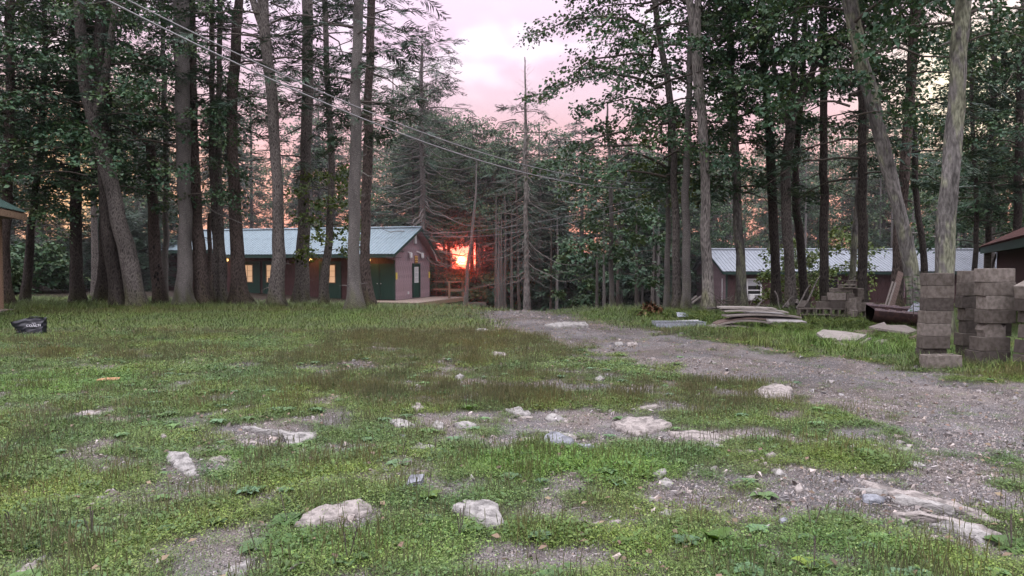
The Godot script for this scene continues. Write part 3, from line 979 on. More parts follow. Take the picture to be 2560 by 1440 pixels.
func build_shed() -> void:
	# the red-shingled building cut by the right edge of the picture
	var a := Vector3(18.7, 0, -30.0)
	var along := Vector3(-0.47, 0, 0.883)           # towards the camera
	var inward := Vector3(0.883, 0, 0.47)           # to the right
	var turn := atan2(-along.x, -along.z) + PI
	var c := thing("shed", "maroon building with red shingle roof and green fascia beside the tallest block stack", "building", Vector3(a.x, -0.45, a.z), 0.0)
	# local x = inward, local z = along
	c.basis = Basis(inward, Vector3.UP, along)
	var eave_y := 2.62
	var len := 17.0
	part("front_wall", box_mesh(Vector3(0.55, -0.1, 0.2), Vector3(0.65, 2.6, len)), M.siding_shaded, c)
	part("end_wall", box_mesh(Vector3(0.66, -0.1, 0.2), Vector3(7.0, 2.6, 0.3)), M.siding_shaded, c)
	part("back_wall", box_mesh(Vector3(7.01, -0.1, 0.2), Vector3(7.1, 2.6, len)), M.siding_shaded, c)
	part("end_wall", box_mesh(Vector3(0.66, -0.1, len - 0.1), Vector3(7.0, 2.6, len)), M.siding_shaded, c)
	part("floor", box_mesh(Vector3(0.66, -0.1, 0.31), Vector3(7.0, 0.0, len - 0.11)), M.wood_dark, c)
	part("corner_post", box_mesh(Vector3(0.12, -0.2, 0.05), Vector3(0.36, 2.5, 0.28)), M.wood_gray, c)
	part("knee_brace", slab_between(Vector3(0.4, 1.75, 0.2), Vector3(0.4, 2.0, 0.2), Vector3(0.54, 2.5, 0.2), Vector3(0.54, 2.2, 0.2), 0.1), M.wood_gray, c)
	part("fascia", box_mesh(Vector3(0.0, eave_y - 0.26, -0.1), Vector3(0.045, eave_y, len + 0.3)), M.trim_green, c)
	part("soffit", box_mesh(Vector3(0.05, eave_y - 0.2, -0.1), Vector3(0.545, eave_y - 0.17, len + 0.3)), M.siding_shaded, c)
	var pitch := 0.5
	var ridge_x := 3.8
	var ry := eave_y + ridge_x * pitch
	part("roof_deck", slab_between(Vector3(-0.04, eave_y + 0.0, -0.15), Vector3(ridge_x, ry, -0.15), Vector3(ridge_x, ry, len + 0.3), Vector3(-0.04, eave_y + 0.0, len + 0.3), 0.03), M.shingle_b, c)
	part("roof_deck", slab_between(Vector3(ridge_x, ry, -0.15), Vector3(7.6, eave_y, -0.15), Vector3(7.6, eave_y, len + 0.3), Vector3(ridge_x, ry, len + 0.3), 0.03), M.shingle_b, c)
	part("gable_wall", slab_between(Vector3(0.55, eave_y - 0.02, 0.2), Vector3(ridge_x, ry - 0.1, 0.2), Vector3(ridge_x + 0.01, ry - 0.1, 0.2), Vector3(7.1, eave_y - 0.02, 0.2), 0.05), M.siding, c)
	part("rake_board", slab_between(Vector3(-0.04, eave_y - 0.2, -0.16), Vector3(-0.04, eave_y - 0.01, -0.16), Vector3(ridge_x, ry - 0.01, -0.16), Vector3(ridge_x, ry - 0.2, -0.16), 0.04), M.trim_green, c)
	# shingles as separate tabs on the side in view
	var tabs := []
	for k in 3:
		tabs.append(box_mesh(Vector3(0, 0, 0.003), Vector3(0.26, 0.012, 0.3 - k * 0.004)))
	var mats := [M.shingle, M.shingle_b, M.shingle_c]
	var slope_dir := Vector3(1, pitch, 0).normalized()
	var nrm := Vector3(-pitch, 1, 0).normalized()
	var rise := 0.21
	var count := 0
	var rest := Buf.new()
	for r in 18:
		var p0 := Vector3(-0.06, eave_y + 0.004, 0) + slope_dir * r * rise
		var z := -0.16 + (0.15 if r % 2 else 0.0)
		while z < len:
			var t := Transform3D(Basis(slope_dir.rotated(Vector3(0, 0, 1), -0.05), nrm, Vector3(0, 0, 1)), p0 + Vector3(0, 0, z) + nrm * 0.014)
			if z < 9.0 and count < 300:
				var o := part("shingle", tabs[rng.randi() % 3], mats[rng.randi() % 3], c)
				o.transform = t
				count += 1
			else:
				rest.box(Vector3(0, 0, 0.003), Vector3(0.26, 0.012, 0.297), t)
			z += 0.303
	var rs := part("shingle_field", rest.mesh(), M.shingle, c)
	rs.set_meta("kind", "stuff")

func build_pavilion() -> void:
	var a := at(68, 540, 24.0)
	var along := Vector3(0.32, 0, 0.947)
	var inward := Vector3(-0.947, 0, 0.32)
	var g := height(a.x, -a.z)
	var c := thing("pavilion", "open timber pavilion with dark green metal roof at the left edge", "pavilion", Vector3(a.x, g, a.z))
	c.basis = Basis(along, Vector3.UP, inward)      # local x along the eave, local z up the roof... towards the left
	var ey := a.y - g
	var len := 8.0
	var pitch := 0.55
	var run := 3.2
	# ribbed roof in panels
	var n := 9
	var w := len / n
	var slope_len := run * sqrt(1 + pitch * pitch)
	var mesh := ribbed_panel(w - 0.006, slope_len, 4)
	var zdir := Vector3(0, -pitch, -1).normalized()
	for side in 2:
		for k in n:
			var o := part("roof_panel", mesh, M.roof_green, c)
			if side == 0:
				var xd := Vector3.LEFT
				o.transform = Transform3D(Basis(xd, zdir.cross(xd), zdir), Vector3(-0.1 + (k + 1) * w, ey + 0.1 + run * pitch, run))
			else:
				var z2 := Vector3(0, -pitch, 1).normalized()
				o.transform = Transform3D(Basis(Vector3.RIGHT, z2.cross(Vector3.RIGHT), z2), Vector3(-0.1 + k * w, ey + 0.1 + run * pitch, run + 0.001))
	part("fascia", box_mesh(Vector3(-0.05, ey - 0.14, 0.02), Vector3(len - 0.15, ey + 0.06, 0.06)), M.wood_tan, c)
	part("rake_board", slab_between(Vector3(-0.06, ey + 0.06 + run * pitch, run), Vector3(-0.06, ey + 0.06, 0.02), Vector3(-0.06, ey - 0.14, 0.02), Vector3(-0.06, ey - 0.14 + run * pitch, run), 0.04), M.wood_tan, c)
	part("ceiling", box_mesh(Vector3(0.0, ey - 0.1, 0.065), Vector3(len - 0.2, ey - 0.07, run * 2 - 0.1)), M.wood_dark, c)
	for z in [0.62, run * 2 - 0.6]:
		for x in [0.25, 2.8, 5.4, 7.6]:
			part("post", box_mesh(Vector3(x, 0.12, z), Vector3(x + 0.13, ey - 0.105, z + 0.13)), M.wood_tan, c)
	part("brace", slab_between(Vector3(0.31, ey - 0.75, 0.76), Vector3(0.31, ey - 0.62, 0.76), Vector3(0.31, ey - 0.11, 1.35), Vector3(0.31, ey - 0.25, 1.38), 0.08), M.wood_dark, c)
	for k in 18:
		part("floor_board", box_mesh(Vector3(0.05, 0.05, 0.5 + k * 0.3), Vector3(len - 0.1, 0.09, 0.5 + k * 0.3 + 0.292)), M.deck, c)
	part("rim_joist", box_mesh(Vector3(0.0, -0.15, 0.45), Vector3(0.045, 0.085, 5.9)), M.wood_gray, c)
	part("rim_joist", box_mesh(Vector3(0.05, -0.15, 0.45), Vector3(len - 0.1, 0.085, 0.49)), M.wood_gray, c)


# ---------------------------------------------------------------- foliage

func leaf(b: Buf, p: Vector3, dir: Vector3, side: Vector3, l: float, w: float) -> void:
	var nn := side.cross(dir).normalized()
	if nn.y < 0.0:
		nn = -nn
	var fold := nn * w * 0.22
	var k := b.vert(p, nn)
	b.vert(p + dir * l * 0.45 - side * w * 0.5 + fold, nn)
	b.vert(p + dir * l, nn)
	b.vert(p + dir * l * 0.45 + side * w * 0.5 + fold, nn)
	b.i.append_array(PackedInt32Array([k, k + 1, k + 2, k, k + 2, k + 3]))

func random_dir() -> Vector3:
	var z := rng.randf_range(-1, 1)
	var a := rng.randf() * TAU
	var r := sqrt(1 - z * z)
	return Vector3(r * cos(a), z, r * sin(a))

func broad_spray(leaf_size: float, leaves: int, reach: float, tone: Color) -> ArrayMesh:
	var b := Buf.new()
	for k in leaves:
		var t := rng.randf()
		var p := Vector3(t * reach, rng.randfn(0, 0.10) * reach - t * t * reach * 0.12, rng.randfn(0, 0.24) * reach)
		var dir := Vector3(rng.randf_range(-0.2, 1.0), rng.randf_range(-0.75, 0.2), rng.randf_range(-0.9, 0.9)).normalized()
		var up := (Vector3.UP + random_dir() * 0.75).normalized()
		var side := dir.cross(up).normalized()
		var v := rng.randf_range(0.75, 1.25)
		b.color = Color(tone.r * v * rng.randf_range(0.9, 1.15), tone.g * v, tone.b * v)
		var l := leaf_size * rng.randf_range(0.7, 1.3)
		leaf(b, p, dir, side, l, l * 0.8)
	return b.mesh()

func needle_spray(width: float, pairs: int, reach: float, tone: Color) -> ArrayMesh:
	var b := Buf.new()
	for k in pairs * 2:
		var t := (k / 2 + rng.randf()) / pairs
		var s := 1.0 if k % 2 else -1.0
		var p := Vector3(t * reach, -t * t * reach * 0.2 + rng.randfn(0, 0.02), 0)
		var dir := Vector3(0.75, rng.randf_range(-0.35, 0.1), s * rng.randf_range(0.5, 1.0)).normalized()
		var l := reach * (0.5 - 0.3 * t) * rng.randf_range(0.7, 1.3)
		var up := (Vector3.UP + random_dir() * 0.5).normalized()
		var side := dir.cross(up).normalized()
		var v := rng.randf_range(0.7, 1.25)
		b.color = Color(tone.r * v, tone.g * v, tone.b * v)
		leaf(b, p, dir, side, l, width * rng.randf_range(0.7, 1.4))
	return b.mesh()

func build_sprays() -> void:
	var deep := [Color(0.05, 0.1, 0.056), Color(0.06, 0.116, 0.06), Color(0.042, 0.09, 0.056), Color(0.076, 0.125, 0.055)]
	var light := [Color(0.085, 0.13, 0.035), Color(0.11, 0.15, 0.035), Color(0.07, 0.12, 0.035)]
	var conifer := [Color(0.041, 0.078, 0.053), Color(0.05, 0.093, 0.057), Color(0.036, 0.067, 0.05)]
	sprays.maple = []
	sprays.far = []
	sprays.bright = []
	sprays.hemlock = []
	sprays.far_needle = []
	sprays.shrub = []
	for c in deep:
		sprays.maple.append(broad_spray(0.125, 24, 0.75, c))
		sprays.far.append(broad_spray(0.165, 28, 1.25, c * 1.1))
		sprays.shrub.append(broad_spray(0.15, 22, 0.6, c))
	for c in light:
		sprays.bright.append(broad_spray(0.14, 20, 0.7, c))
	for c in conifer:
		sprays.hemlock.append(needle_spray(0.042, 12, 0.75, c))
		sprays.far_needle.append(needle_spray(0.10, 10, 1.2, c * 1.1))

func curve_tube(b: Buf, a: Vector3, dir: Vector3, l: float, rise: float, sag: float, r: float, sides := 4, seg := 5, kink := 0.05) -> PackedVector3Array:
	var pts := PackedVector3Array()
	var rad := PackedFloat32Array()
	for k in seg + 1:
		var s := float(k) / seg
		var p := a + dir * l * s + Vector3.UP * l * (rise * s - sag * s * s)
		if k > 0:
			p += random_dir() * l * kink * s
		pts.append(p)
		rad.append(lerpf(r, r * 0.18, s))
	b.tube(pts, rad, sides)
	return pts

# A crown round an upright axis: branches at rising heights, sprays of leaves along them.
# profile: 0 round-topped, 1 cone, 2 widest at the bottom and ragged
func make_crown(set_: String, y0: float, y1: float, r: float, branches: int, per: int, seed_: int, rise: float, sag: float, profile: int, lean := Vector2.ZERO, scale_ := 1.0, gap := 0.0) -> Array:
	rng.seed = seed_
	var st := SurfaceTool.new()
	st.begin(Mesh.PRIMITIVE_TRIANGLES)
	var wood := Buf.new()
	var list: Array = sprays[set_]
	var az := rng.randf() * TAU
	for i in branches:
		var t := (i + rng.randf()) / branches
		az += 2.4 + rng.randf_range(-0.5, 0.5)
		var y := lerpf(y0, y1, t)
		var shape := sqrt(maxf(0.05, 1.0 - pow(2.0 * t - 0.85, 2.0) / 1.4)) if profile == 0 else (1.0 - t * 0.85 if profile == 1 else 0.55 + 0.45 * sin(t * 2.6 + 0.4))
		var l := r * shape * rng.randf_range(0.55, 1.15)
		if rng.randf() < gap:
			l *= 0.4
		var dir := Vector3(cos(az), 0, sin(az))
		var off := Vector3(lean.x, 0, lean.y) * t
		dir = (dir + Vector3(lean.x, 0, lean.y) * 0.15).normalized()
		var pts := curve_tube(wood, Vector3(0, y, 0) + off, dir, l, rise, sag, 0.012 + 0.011 * l)
		var side := Vector3(-dir.z, 0, dir.x)
		for j in per:
			var s := lerpf(0.22, 1.02, sqrt(rng.randf()))
			var k := s * (pts.size() - 1)
			var i0 := mini(int(k), pts.size() - 2)
			var p := pts[i0].lerp(pts[i0 + 1], k - i0)
			var sg := 1.0 if j % 2 else -1.0
			var spread := l * 0.34 * (1.1 - s) + 0.12
			p += side * sg * rng.randf() * spread + Vector3(0, rng.randfn(-0.02, 0.09) * scale_, 0)
			var out := (dir * rng.randf_range(0.4, 1.0) + side * sg * rng.randf_range(0.1, 1.0) + Vector3(0, rng.randf_range(-0.45, 0.25), 0)).normalized()
			var up := (Vector3.UP + random_dir() * 0.4).normalized()
			var z := out.cross(up).normalized()
			var sc := scale_ * rng.randf_range(0.7, 1.25)
			st.append_from(list[rng.randi() % list.size()], 0, Transform3D(Basis(out, z.cross(out), z).scaled(Vector3.ONE * sc), p))
	return [st.commit(), wood.mesh()]

# bare, drooping, forked dead branches in whorls
func make_dead(y0: float, y1: float, r: float, count: int, seed_: int, taper: float, sag: float, twigs: int, upturn := 0.0, thick := 1.0) -> ArrayMesh:
	rng.seed = seed_
	var b := Buf.new()
	var az := 0.0
	for i in count:
		var t := (i + rng.randf()) / count
		az += 2.4 + rng.randf_range(-0.7, 0.7)
		var l := r * (1.0 - t * taper) * rng.randf_range(0.3, 1.2)
		var dir := Vector3(cos(az), 0, sin(az))
		var pts := PackedVector3Array()
		var rad := PackedFloat32Array()
		var a := Vector3(0, lerpf(y0, y1, t), 0)
		var droop := rng.randf_range(0.6, 1.25)
		var curl := rng.randf_range(0.7, 1.3)
		for k in 9:
			var s := k / 8.0
			var p := a + dir * l * s + Vector3.UP * l * (-sag * droop * s + upturn * droop * curl * s * s)
			if k > 0:
				p += random_dir() * l * 0.022
			pts.append(p)
			rad.append((0.010 + 0.0055 * l) * thick * (1.0 - s * 0.8))
		b.tube(pts, rad, 4)
		var side := Vector3(-dir.z, 0, dir.x)
		for j in twigs:
			var k := 2 + rng.randi() % 6
			var sg := 1.0 if rng.randf() < 0.5 else -1.0
			var d2 := (dir * 0.7 + side * sg * rng.randf_range(0.4, 1.0) + Vector3(0, rng.randf_range(-0.4, 0.15), 0)).normalized()
			curve_tube(b, pts[k], d2, l * rng.randf_range(0.15, 0.42) * (1.1 - k / 9.0), 0.0, 0.1 - upturn * 0.6, 0.006 * thick, 3, 3, 0.08)
	return b.mesh()

func build_prototypes() -> void:
	# crowns for the trees near the clearing (heights are above the ground at the tree)
	protos.maple_low = [make_crown("maple", 3.6, 13.0, 3.3, 34, 11, 101, 0.35, 0.45, 2), make_crown("maple", 4.2, 13.0, 3.0, 30, 11, 102, 0.3, 0.5, 2), make_crown("maple", 3.2, 12.5, 3.6, 36, 12, 103, 0.3, 0.5, 2)]
	protos.maple_high = [make_crown("maple", 7.2, 13.5, 3.2, 26, 12, 104, 0.5, 0.35, 2), make_crown("maple", 6.4, 13.5, 2.8, 26, 11, 105, 0.5, 0.35, 2)]
	protos.hemlock_low = [make_crown("hemlock", 4.0, 13.5, 3.0, 34, 10, 106, 0.15, 0.4, 1, Vector2.ZERO, 1.0, 0.2), make_crown("hemlock", 4.8, 13.5, 3.2, 32, 10, 107, 0.1, 0.35, 1, Vector2.ZERO, 1.0, 0.2)]
	protos.hemlock_thin = [make_crown("hemlock", 5.5, 13.5, 3.0, 24, 8, 108, 0.2, 0.35, 2, Vector2.ZERO, 1.0, 0.35), make_crown("hemlock", 6.5, 13.5, 2.8, 20, 8, 109, 0.2, 0.35, 2, Vector2.ZERO, 1.0, 0.35)]
	protos.sapling_dark = [make_crown("shrub", 1.4, 5.2, 1.5, 15, 7, 116, 0.35, 0.35, 0), make_crown("shrub", 0.8, 4.2, 1.3, 14, 7, 117, 0.35, 0.35, 0)]
	protos.sapling = [make_crown("bright", 1.4, 5.2, 1.3, 15, 7, 110, 0.35, 0.35, 0), make_crown("bright", 0.6, 3.6, 1.2, 14, 7, 111, 0.35, 0.35, 0)]
	protos.weed = []
	for k in 3:
		protos.weed.append(make_crown("bright", 0.02, 0.55, 1.0, 26, 9, 120 + k, 0.5, 0.3, 0, Vector2.ZERO, 0.45))
	protos.leaning_maple = [make_crown("maple", 4.4, 13.0, 4.0, 44, 17, 112, 0.35, 0.5, 2, Vector2(-1.2, 0.0))]
	protos.twigs = [make_dead(3.0, 11.0, 2.2, 17, 113, 0.3, 0.55, 5, 0.35), make_dead(3.4, 11.5, 1.9, 14, 114, 0.3, 0.3, 5, 0.1), make_dead(2.6, 10.0, 2.5, 16, 115, 0.2, 0.65, 5, 0.3)]
	# whole trees of the far forest: crown, branches, trunk
	protos.far_broad = []
	protos.far_conifer = []
	protos.far_tall = []
	protos.far_high = []
	protos.shrub = []
	protos.young_hemlock = []
	for k in 4:
		var c := make_crown("far", 3.2, 14.5, 4.0, 34, 9, 201 + k, 0.45, 0.4, 0, Vector2.ZERO, 1.1)
		protos.far_broad.append(c + [far_trunk(13.0, 0.2, 300 + k)])
		var q := make_crown("far_needle", 2.5, 15.0, 3.2, 42, 7, 211 + k, 0.1, 0.4, 1, Vector2.ZERO, 1.0, 0.1)
		protos.far_conifer.append(q + [far_trunk(14.6, 0.2, 310 + k)])
		var hc := make_crown("far", 5.2, 13.6, 3.8, 34, 9, 251 + k, 0.4, 0.35, 0)
		protos.far_high.append(hc + [far_trunk(12.5, 0.18, 340 + k)])
		var t := make_crown("far", 5.0, 16.0, 3.6, 36, 8, 221 + k, 0.4, 0.35, 2, Vector2.ZERO, 1.0, 0.25)
		protos.far_tall.append(t + [far_trunk(16.5, 0.19, 320 + k)])
	for k in 3:
		protos.shrub.append(make_crown("shrub", 0.3, 2.3, 1.4, 18, 12, 231 + k, 0.45, 0.3, 0, Vector2.ZERO, 1.2))
		var y := make_crown("hemlock", 0.3, 4.6, 1.7, 40, 10, 241 + k, 0.05, 0.3, 1, Vector2.ZERO, 1.1)
		protos.young_hemlock.append(y + [far_trunk(4.6, 0.05, 330 + k)])

func far_trunk(h: float, r: float, seed_: int) -> ArrayMesh:
	rng.seed = seed_
	var b := Buf.new()
	var pts := PackedVector3Array()
	var rad := PackedFloat32Array()
	var off := Vector3.ZERO
	var drift := Vector3(rng.randf_range(-0.4, 0.4), 0, rng.randf_range(-0.4, 0.4)) * 0.12
	for k in 15:
		var t := k / 14.0
		pts.append(Vector3(0, h * t - 0.15, 0) + off * sin(t * PI) * 1.0)
		off += drift * (h / 14.0) * 0.3
		rad.append(r * (1.0 - 0.85 * t) * (1.45 if k == 0 else 1.0) + 0.01)
	b.tube(pts, rad, 8, 0.12, seed_, 0.12)
	return b.mesh()

var fine_rings := false

func trunk_path(points: Array, d: float, top: float, out_r: PackedFloat32Array) -> PackedVector3Array:
	# points: [px, py, width]; smoothed and continued above the picture up to height top
	var ctrl := []
	for p in points:
		ctrl.append([at(p[0], p[1], d), p[2] * 0.5 * d / FPX])
	var last: Vector3 = ctrl[-1][0]
	var before: Vector3 = ctrl[-2][0]
	if last.y < top:
		var dirn := (last - before).normalized()
		dirn = (dirn + Vector3.UP * 0.6).normalized()
		ctrl.append([last + dirn * (top - last.y) * 0.5, ctrl[-1][1] * 0.75])
		ctrl.append([last + dirn * (top - last.y), maxf(0.03, ctrl[-2][1] * 0.35)])
	var pts := PackedVector3Array()
	for k in ctrl.size() - 1:
		var p0: Vector3 = ctrl[maxi(k - 1, 0)][0]
		var p1: Vector3 = ctrl[k][0]
		var p2: Vector3 = ctrl[k + 1][0]
		var p3: Vector3 = ctrl[mini(k + 2, ctrl.size() - 1)][0]
		var n := maxi(2, int((p2 - p1).length() / (0.3 if out_r.is_empty() or not fine_rings else 0.11)))
		if k == 0:
			n = maxi(n, 6)
		for j in n:
			var t := float(j) / n
			pts.append(p1.cubic_interpolate(p2, p0, p3, t))
			out_r.append(lerpf(ctrl[k][1], ctrl[k + 1][1], t))
	pts.append(ctrl[-1][0])
	out_r.append(ctrl[-1][1])
	return pts

func tree(points: Array, material: Material, label: String, opts := {}) -> Node3D:
	var d: float = opts.get("d", 0.0)
	var first: Array = points[0]
	if d == 0.0:
		d = -on_ground(first[0], first[1]).z
	var base := at(first[0], first[1], d)
	base.y = height(base.x, d)
	var o := thing(opts.get("name", "tree"), label, opts.get("category", "tree"), base, 0.0, opts.get("group", "trees along the edge of the clearing"))
	var rad := PackedFloat32Array()
	fine_rings = material == M.bark_lichen
	var pts := trunk_path(points, d, opts.get("top", 15.0) + base.y, rad)
	fine_rings = false
	var local := PackedVector3Array()
	for k in pts.size():
		var wander := Vector3(n_soft.get_noise_2d(pts[k].y * 1.3 + base.x * 3.0, 7.0), 0, n_soft.get_noise_2d(pts[k].y * 1.3, base.x * 5.0)) * 0.06
		local.append(pts[k] - base + (wander if k > 0 else Vector3.ZERO))
	local[0].y = -0.2
	# the flare at the foot
	for k in local.size():
		var hgt := maxf(0.0, local[k].y)
		rad[k] *= 0.93 + opts.get("flare", 0.42) * exp(-hgt / 0.24)
	var b := Buf.new()
	b.tube(local, rad, 34 if material == M.bark_lichen else 18, 0.09, base.x, 0.2)
	for k in b.v.size():
		var q := b.v[k]
		var w := 0.9 + 0.55 * n_soft.get_noise_3d(q.x * 5.0 + base.x * 7.0, q.y * 1.6, q.z * 5.0)
		var moss := clampf((0.75 - q.y + 0.9 * n_fine.get_noise_3d(q.x * 2.0, q.y, q.z * 2.0 + base.x)) * 0.9, 0.0, 0.75)
		if opts.get("flare", 0.42) < 0.3:
			moss = 0.0
		var mc := Vector3(w, w, w).lerp(Vector3(0.62, 0.72, 0.32) * w, moss)
		if material == M.bark_lichen:
			var li := smoothstep(0.08, 0.24, n_fine.get_noise_3d(q.x * 2.4 + base.x, q.y * 1.5, q.z * 2.4) + 0.6 * n_soft.get_noise_3d(q.x * 2.0, q.y * 0.9 + 30.0, q.z * 2.0))
			mc = mc.lerp(Vector3(1.4, 1.55, 1.12), li * 0.75)
			var dk := smoothstep(0.12, 0.35, n_fine.get_noise_3d(q.x * 2.3 + 9.0, q.y * 1.1, q.z * 2.3))
			mc = mc.lerp(mc * 0.55, dk)
		if material == M.bark_lichen:
			mc *= 0.56
		b.c[k] = Color(mc.x, mc.y, mc.z)
	# knots and broken stubs
	rng.seed = int(first[0]) * 7 + 3
	for k in int(opts.get("stubs", 5)):
		var j := rng.randi_range(4, local.size() - 3)
		var a := rng.randf() * TAU
		var dirn := Vector3(cos(a), rng.randf_range(-0.2, 0.5), sin(a)).normalized()
		curve_tube(b, local[j] + dirn * rad[j] * 0.6, dirn, rad[j] * 0.5 + rng.randf_range(0.05, 0.3), 0.0, 0.2, rng.randf_range(0.015, 0.04), 5, 3, 0.05)
	part("trunk", b.mesh(), material, o)
	for limb in opts.get("limbs", []):
		var lr := PackedFloat32Array()
		var lp := trunk_path(limb, d, 0.0, lr)
		var lb := Buf.new()
		for k in lp.size():
			lp[k] = lp[k] - base
		lb.tube(lp, lr, 10, 0.06, base.x)
		part("limb", lb.mesh(), material, o)
	var mid := local[mini(local.size() - 1, local.size() * 2 / 3)]
	for k in local.size():
		if local[k].y > 7.5:
			mid = local[k]
			break
	for c in opts.get("crowns", []):
		var list: Array = protos[c]
		var pick: Array = list[rng.randi() % list.size()] if c != "twigs" else [list[rng.randi() % list.size()]]
		var turn := rng.randf() * TAU if c != "leaning_maple" else 0.0
		var size: float = opts.get("size", 1.0)
		if c == "twigs":
			var tw := part("dead_branches", pick[0], M.dead_twig if opts.get("pale", true) else M.twig, o, Vector3(mid.x, 0, mid.z) * 0.7, Vector3(0, turn, 0))
			tw.scale = Vector3(size, 1, size)
		else:
			var cr := part("crown", pick[0], M.needle if c.begins_with("hemlock") else M.leaf, o, Vector3(mid.x, opts.get("raise", 0.0), mid.z), Vector3(0, turn, 0))
			cr.set_meta("kind", "stuff")
			var br := part("branches", pick[1], M.twig, o, Vector3(mid.x, opts.get("raise", 0.0), mid.z), Vector3(0, turn, 0))
			cr.scale = Vector3.ONE * size
			br.set_meta("kind", "stuff")
			br.scale = Vector3.ONE * size
			cr.scale.y = 1.0
			br.scale.y = 1.0
	return o

func build_trees() -> void:
	# left group, from the left
	tree([[62, 757, 24], [78, 580, 20], [95, 430, 17], [108, 250, 15], [112, 100, 13], [115, -20, 12]], M.bark_dark, "slim dark trunk just right of the pavilion post", {"crowns": ["maple_low"], "d": 30.0})
	tree([[195, 761, 40], [192, 650, 31], [188, 520, 27], [190, 400, 25], [186, 200, 22], [184, 0, 20]], M.bark_dark, "straight dark trunk with a mossy flared foot, left of the crossing pair", {"crowns": ["maple_low", "hemlock_low"]})
	tree([[258, 760, 42], [262, 650, 30], [263, 520, 27], [262, 350, 26], [262, 150, 24], [262, 0, 22]], M.bark_dark, "dark upright trunk behind the crossing pair of trunks", {"crowns": ["hemlock_low"], "d": 30.5})
	tree([[298, 768, 42], [284, 660, 36], [268, 540, 36], [262, 440, 34], [256, 300, 30], [250, 100, 28], [250, -10, 26]], M.bark_dark, "dark trunk crossing behind the pale leaning trunk", {"crowns": ["hemlock_thin"]})
	tree([[345, 769, 46], [325, 660, 45], [300, 560, 42], [276, 450, 38], [252, 370, 36], [232, 290, 33], [212, 200, 31], [202, 100, 29], [196, -10, 27]], M.bark_gray, "thick gray trunk leaning to the left over the dark one", {"crowns": ["maple_low"], "size": 1.2, "limbs": [[[234, 300, 22], [262, 190, 18], [282, 60, 14], [300, -60, 10]]]})
	var snag := tree([[400, 752, 36], [391, 660, 30], [384, 560, 29], [380, 460, 27], [377, 362, 23]], M.bark_brown, "broken brown snag with woodpecker holes and no top", {"top": 4.0, "stubs": 9, "crowns": [], "d": 29.5, "limbs": [[[380, 372, 9], [350, 345, 7], [322, 320, 5], [296, 312, 3]]]})
	var hole := SphereMesh.new()  # dark ovals painting the shade inside the holes; the bark stays uncut
	hole.radius = 0.045
	hole.height = 0.15
	hole.radial_segments = 8
	hole.rings = 5
	for q in [[384, 618], [397, 664], [394, 684], [387, 690], [395, 698], [391, 712]]:
		part("woodpecker_hole_shade", hole, M.dark, snag, at(q[0], q[1], 29.5 - 0.215) - snag.position)
	tree([[413, 745, 18], [414, 600, 15], [416, 420, 14], [411, 250, 13], [407, 100, 12], [405, -10, 11]], M.bark_pale, "slender pale trunk right of the broken snag", {"crowns": ["hemlock_thin"], "d": 32.0})
	tree([[459, 768, 47], [461, 680, 40], [463, 580, 36], [462, 480, 34], [459, 380, 36], [455, 250, 38], [452, 100, 40], [452, -10, 39]], M.bark_pale, "thick pale scaly trunk in front of the left end of the lit cabin", {"crowns": ["maple_low"], "size": 0.95, "stubs": 7})
	tree([[509, 762, 46], [500, 660, 37], [492, 560, 33], [486, 450, 29], [482, 330, 26], [480, 200, 23], [478, -10, 20]], M.bark_brown, "brown trunk just right of the pale scaly trunk", {"crowns": ["hemlock_thin", "twigs"], "d": 28.6})
	tree([[541, 757, 24], [541, 650, 20], [536, 520, 18], [530, 380, 16], [530, 200, 14], [530, -10, 12]], M.bark_gray, "thin gray trunk, left one of the twin stems before the cabin", {"crowns": ["hemlock_thin"], "d": 30.0})
	tree([[557, 757, 24], [556, 650, 20], [549, 520, 18], [545, 380, 16], [548, 200, 14], [550, -10, 12]], M.bark_gray, "thin gray trunk, right one of the twin stems before the cabin", {"crowns": ["twigs"], "d": 29.6})
	tree([[525, 735, 14], [524, 640, 11], [524, 545, 11], [523, 535, 10]], M.bark_brown, "short broken brown stem behind the twin stems", {"top": 3.0, "crowns": [], "d": 33.0, "category": "tree stump", "name": "snag"})
	tree([[603, 764, 54], [596, 680, 40], [590, 580, 33], [585, 480, 30], [580, 330, 29], [584, 200, 27], [592, 80, 25], [598, -10, 23]], M.bark_brown, "brown trunk with wide buttressed roots left of the first lit door", {"crowns": ["hemlock_thin", "twigs"], "flare": 0.6})
	tree([[688, 770, 46], [694, 680, 36], [696, 560, 29], [690, 400, 28], [682, 280, 28], [672, 160, 27], [660, 60, 28]], M.bark_gray, "gray forked trunk bending left above, between the lit windows", {"crowns": ["hemlock_thin", "twigs"], "flare": 0.6, "limbs": [[[668, 110, 22], [662, 40, 20], [661, -40, 18]], [[664, 90, 20], [645, 40, 17], [625, -20, 15]]]})
	tree([[751, 757, 46], [755, 660, 36], [760, 540, 30], [764, 400, 29], [768, 250, 29], [770, 100, 29], [769, -10, 28]], M.bark_gray, "straight gray trunk with flared foot behind the leafy slim one", {"crowns": ["twigs", "hemlock_thin"], "d": 31.5})
	tree([[807, 762, 28], [816, 660, 21], [824, 560, 19], [829, 420, 17], [824, 280, 16], [814, 120, 15], [810, -10, 14]], M.bark_gray, "slim gray trunk carrying bright maple leaves before the lit window", {"crowns": ["sapling", "hemlock_thin"], "d": 30.0, "raise": 0.6})
	tree([[885, 776, 44], [885, 680, 34], [886, 560, 31], [887, 420, 30], [890, 250, 28], [894, 80, 26], [897, -10, 24]], M.bark_pale, "thick pale gray trunk standing nearest, left of the cabin corner", {"crowns": ["twigs", "hemlock_thin"], "stubs": 9})
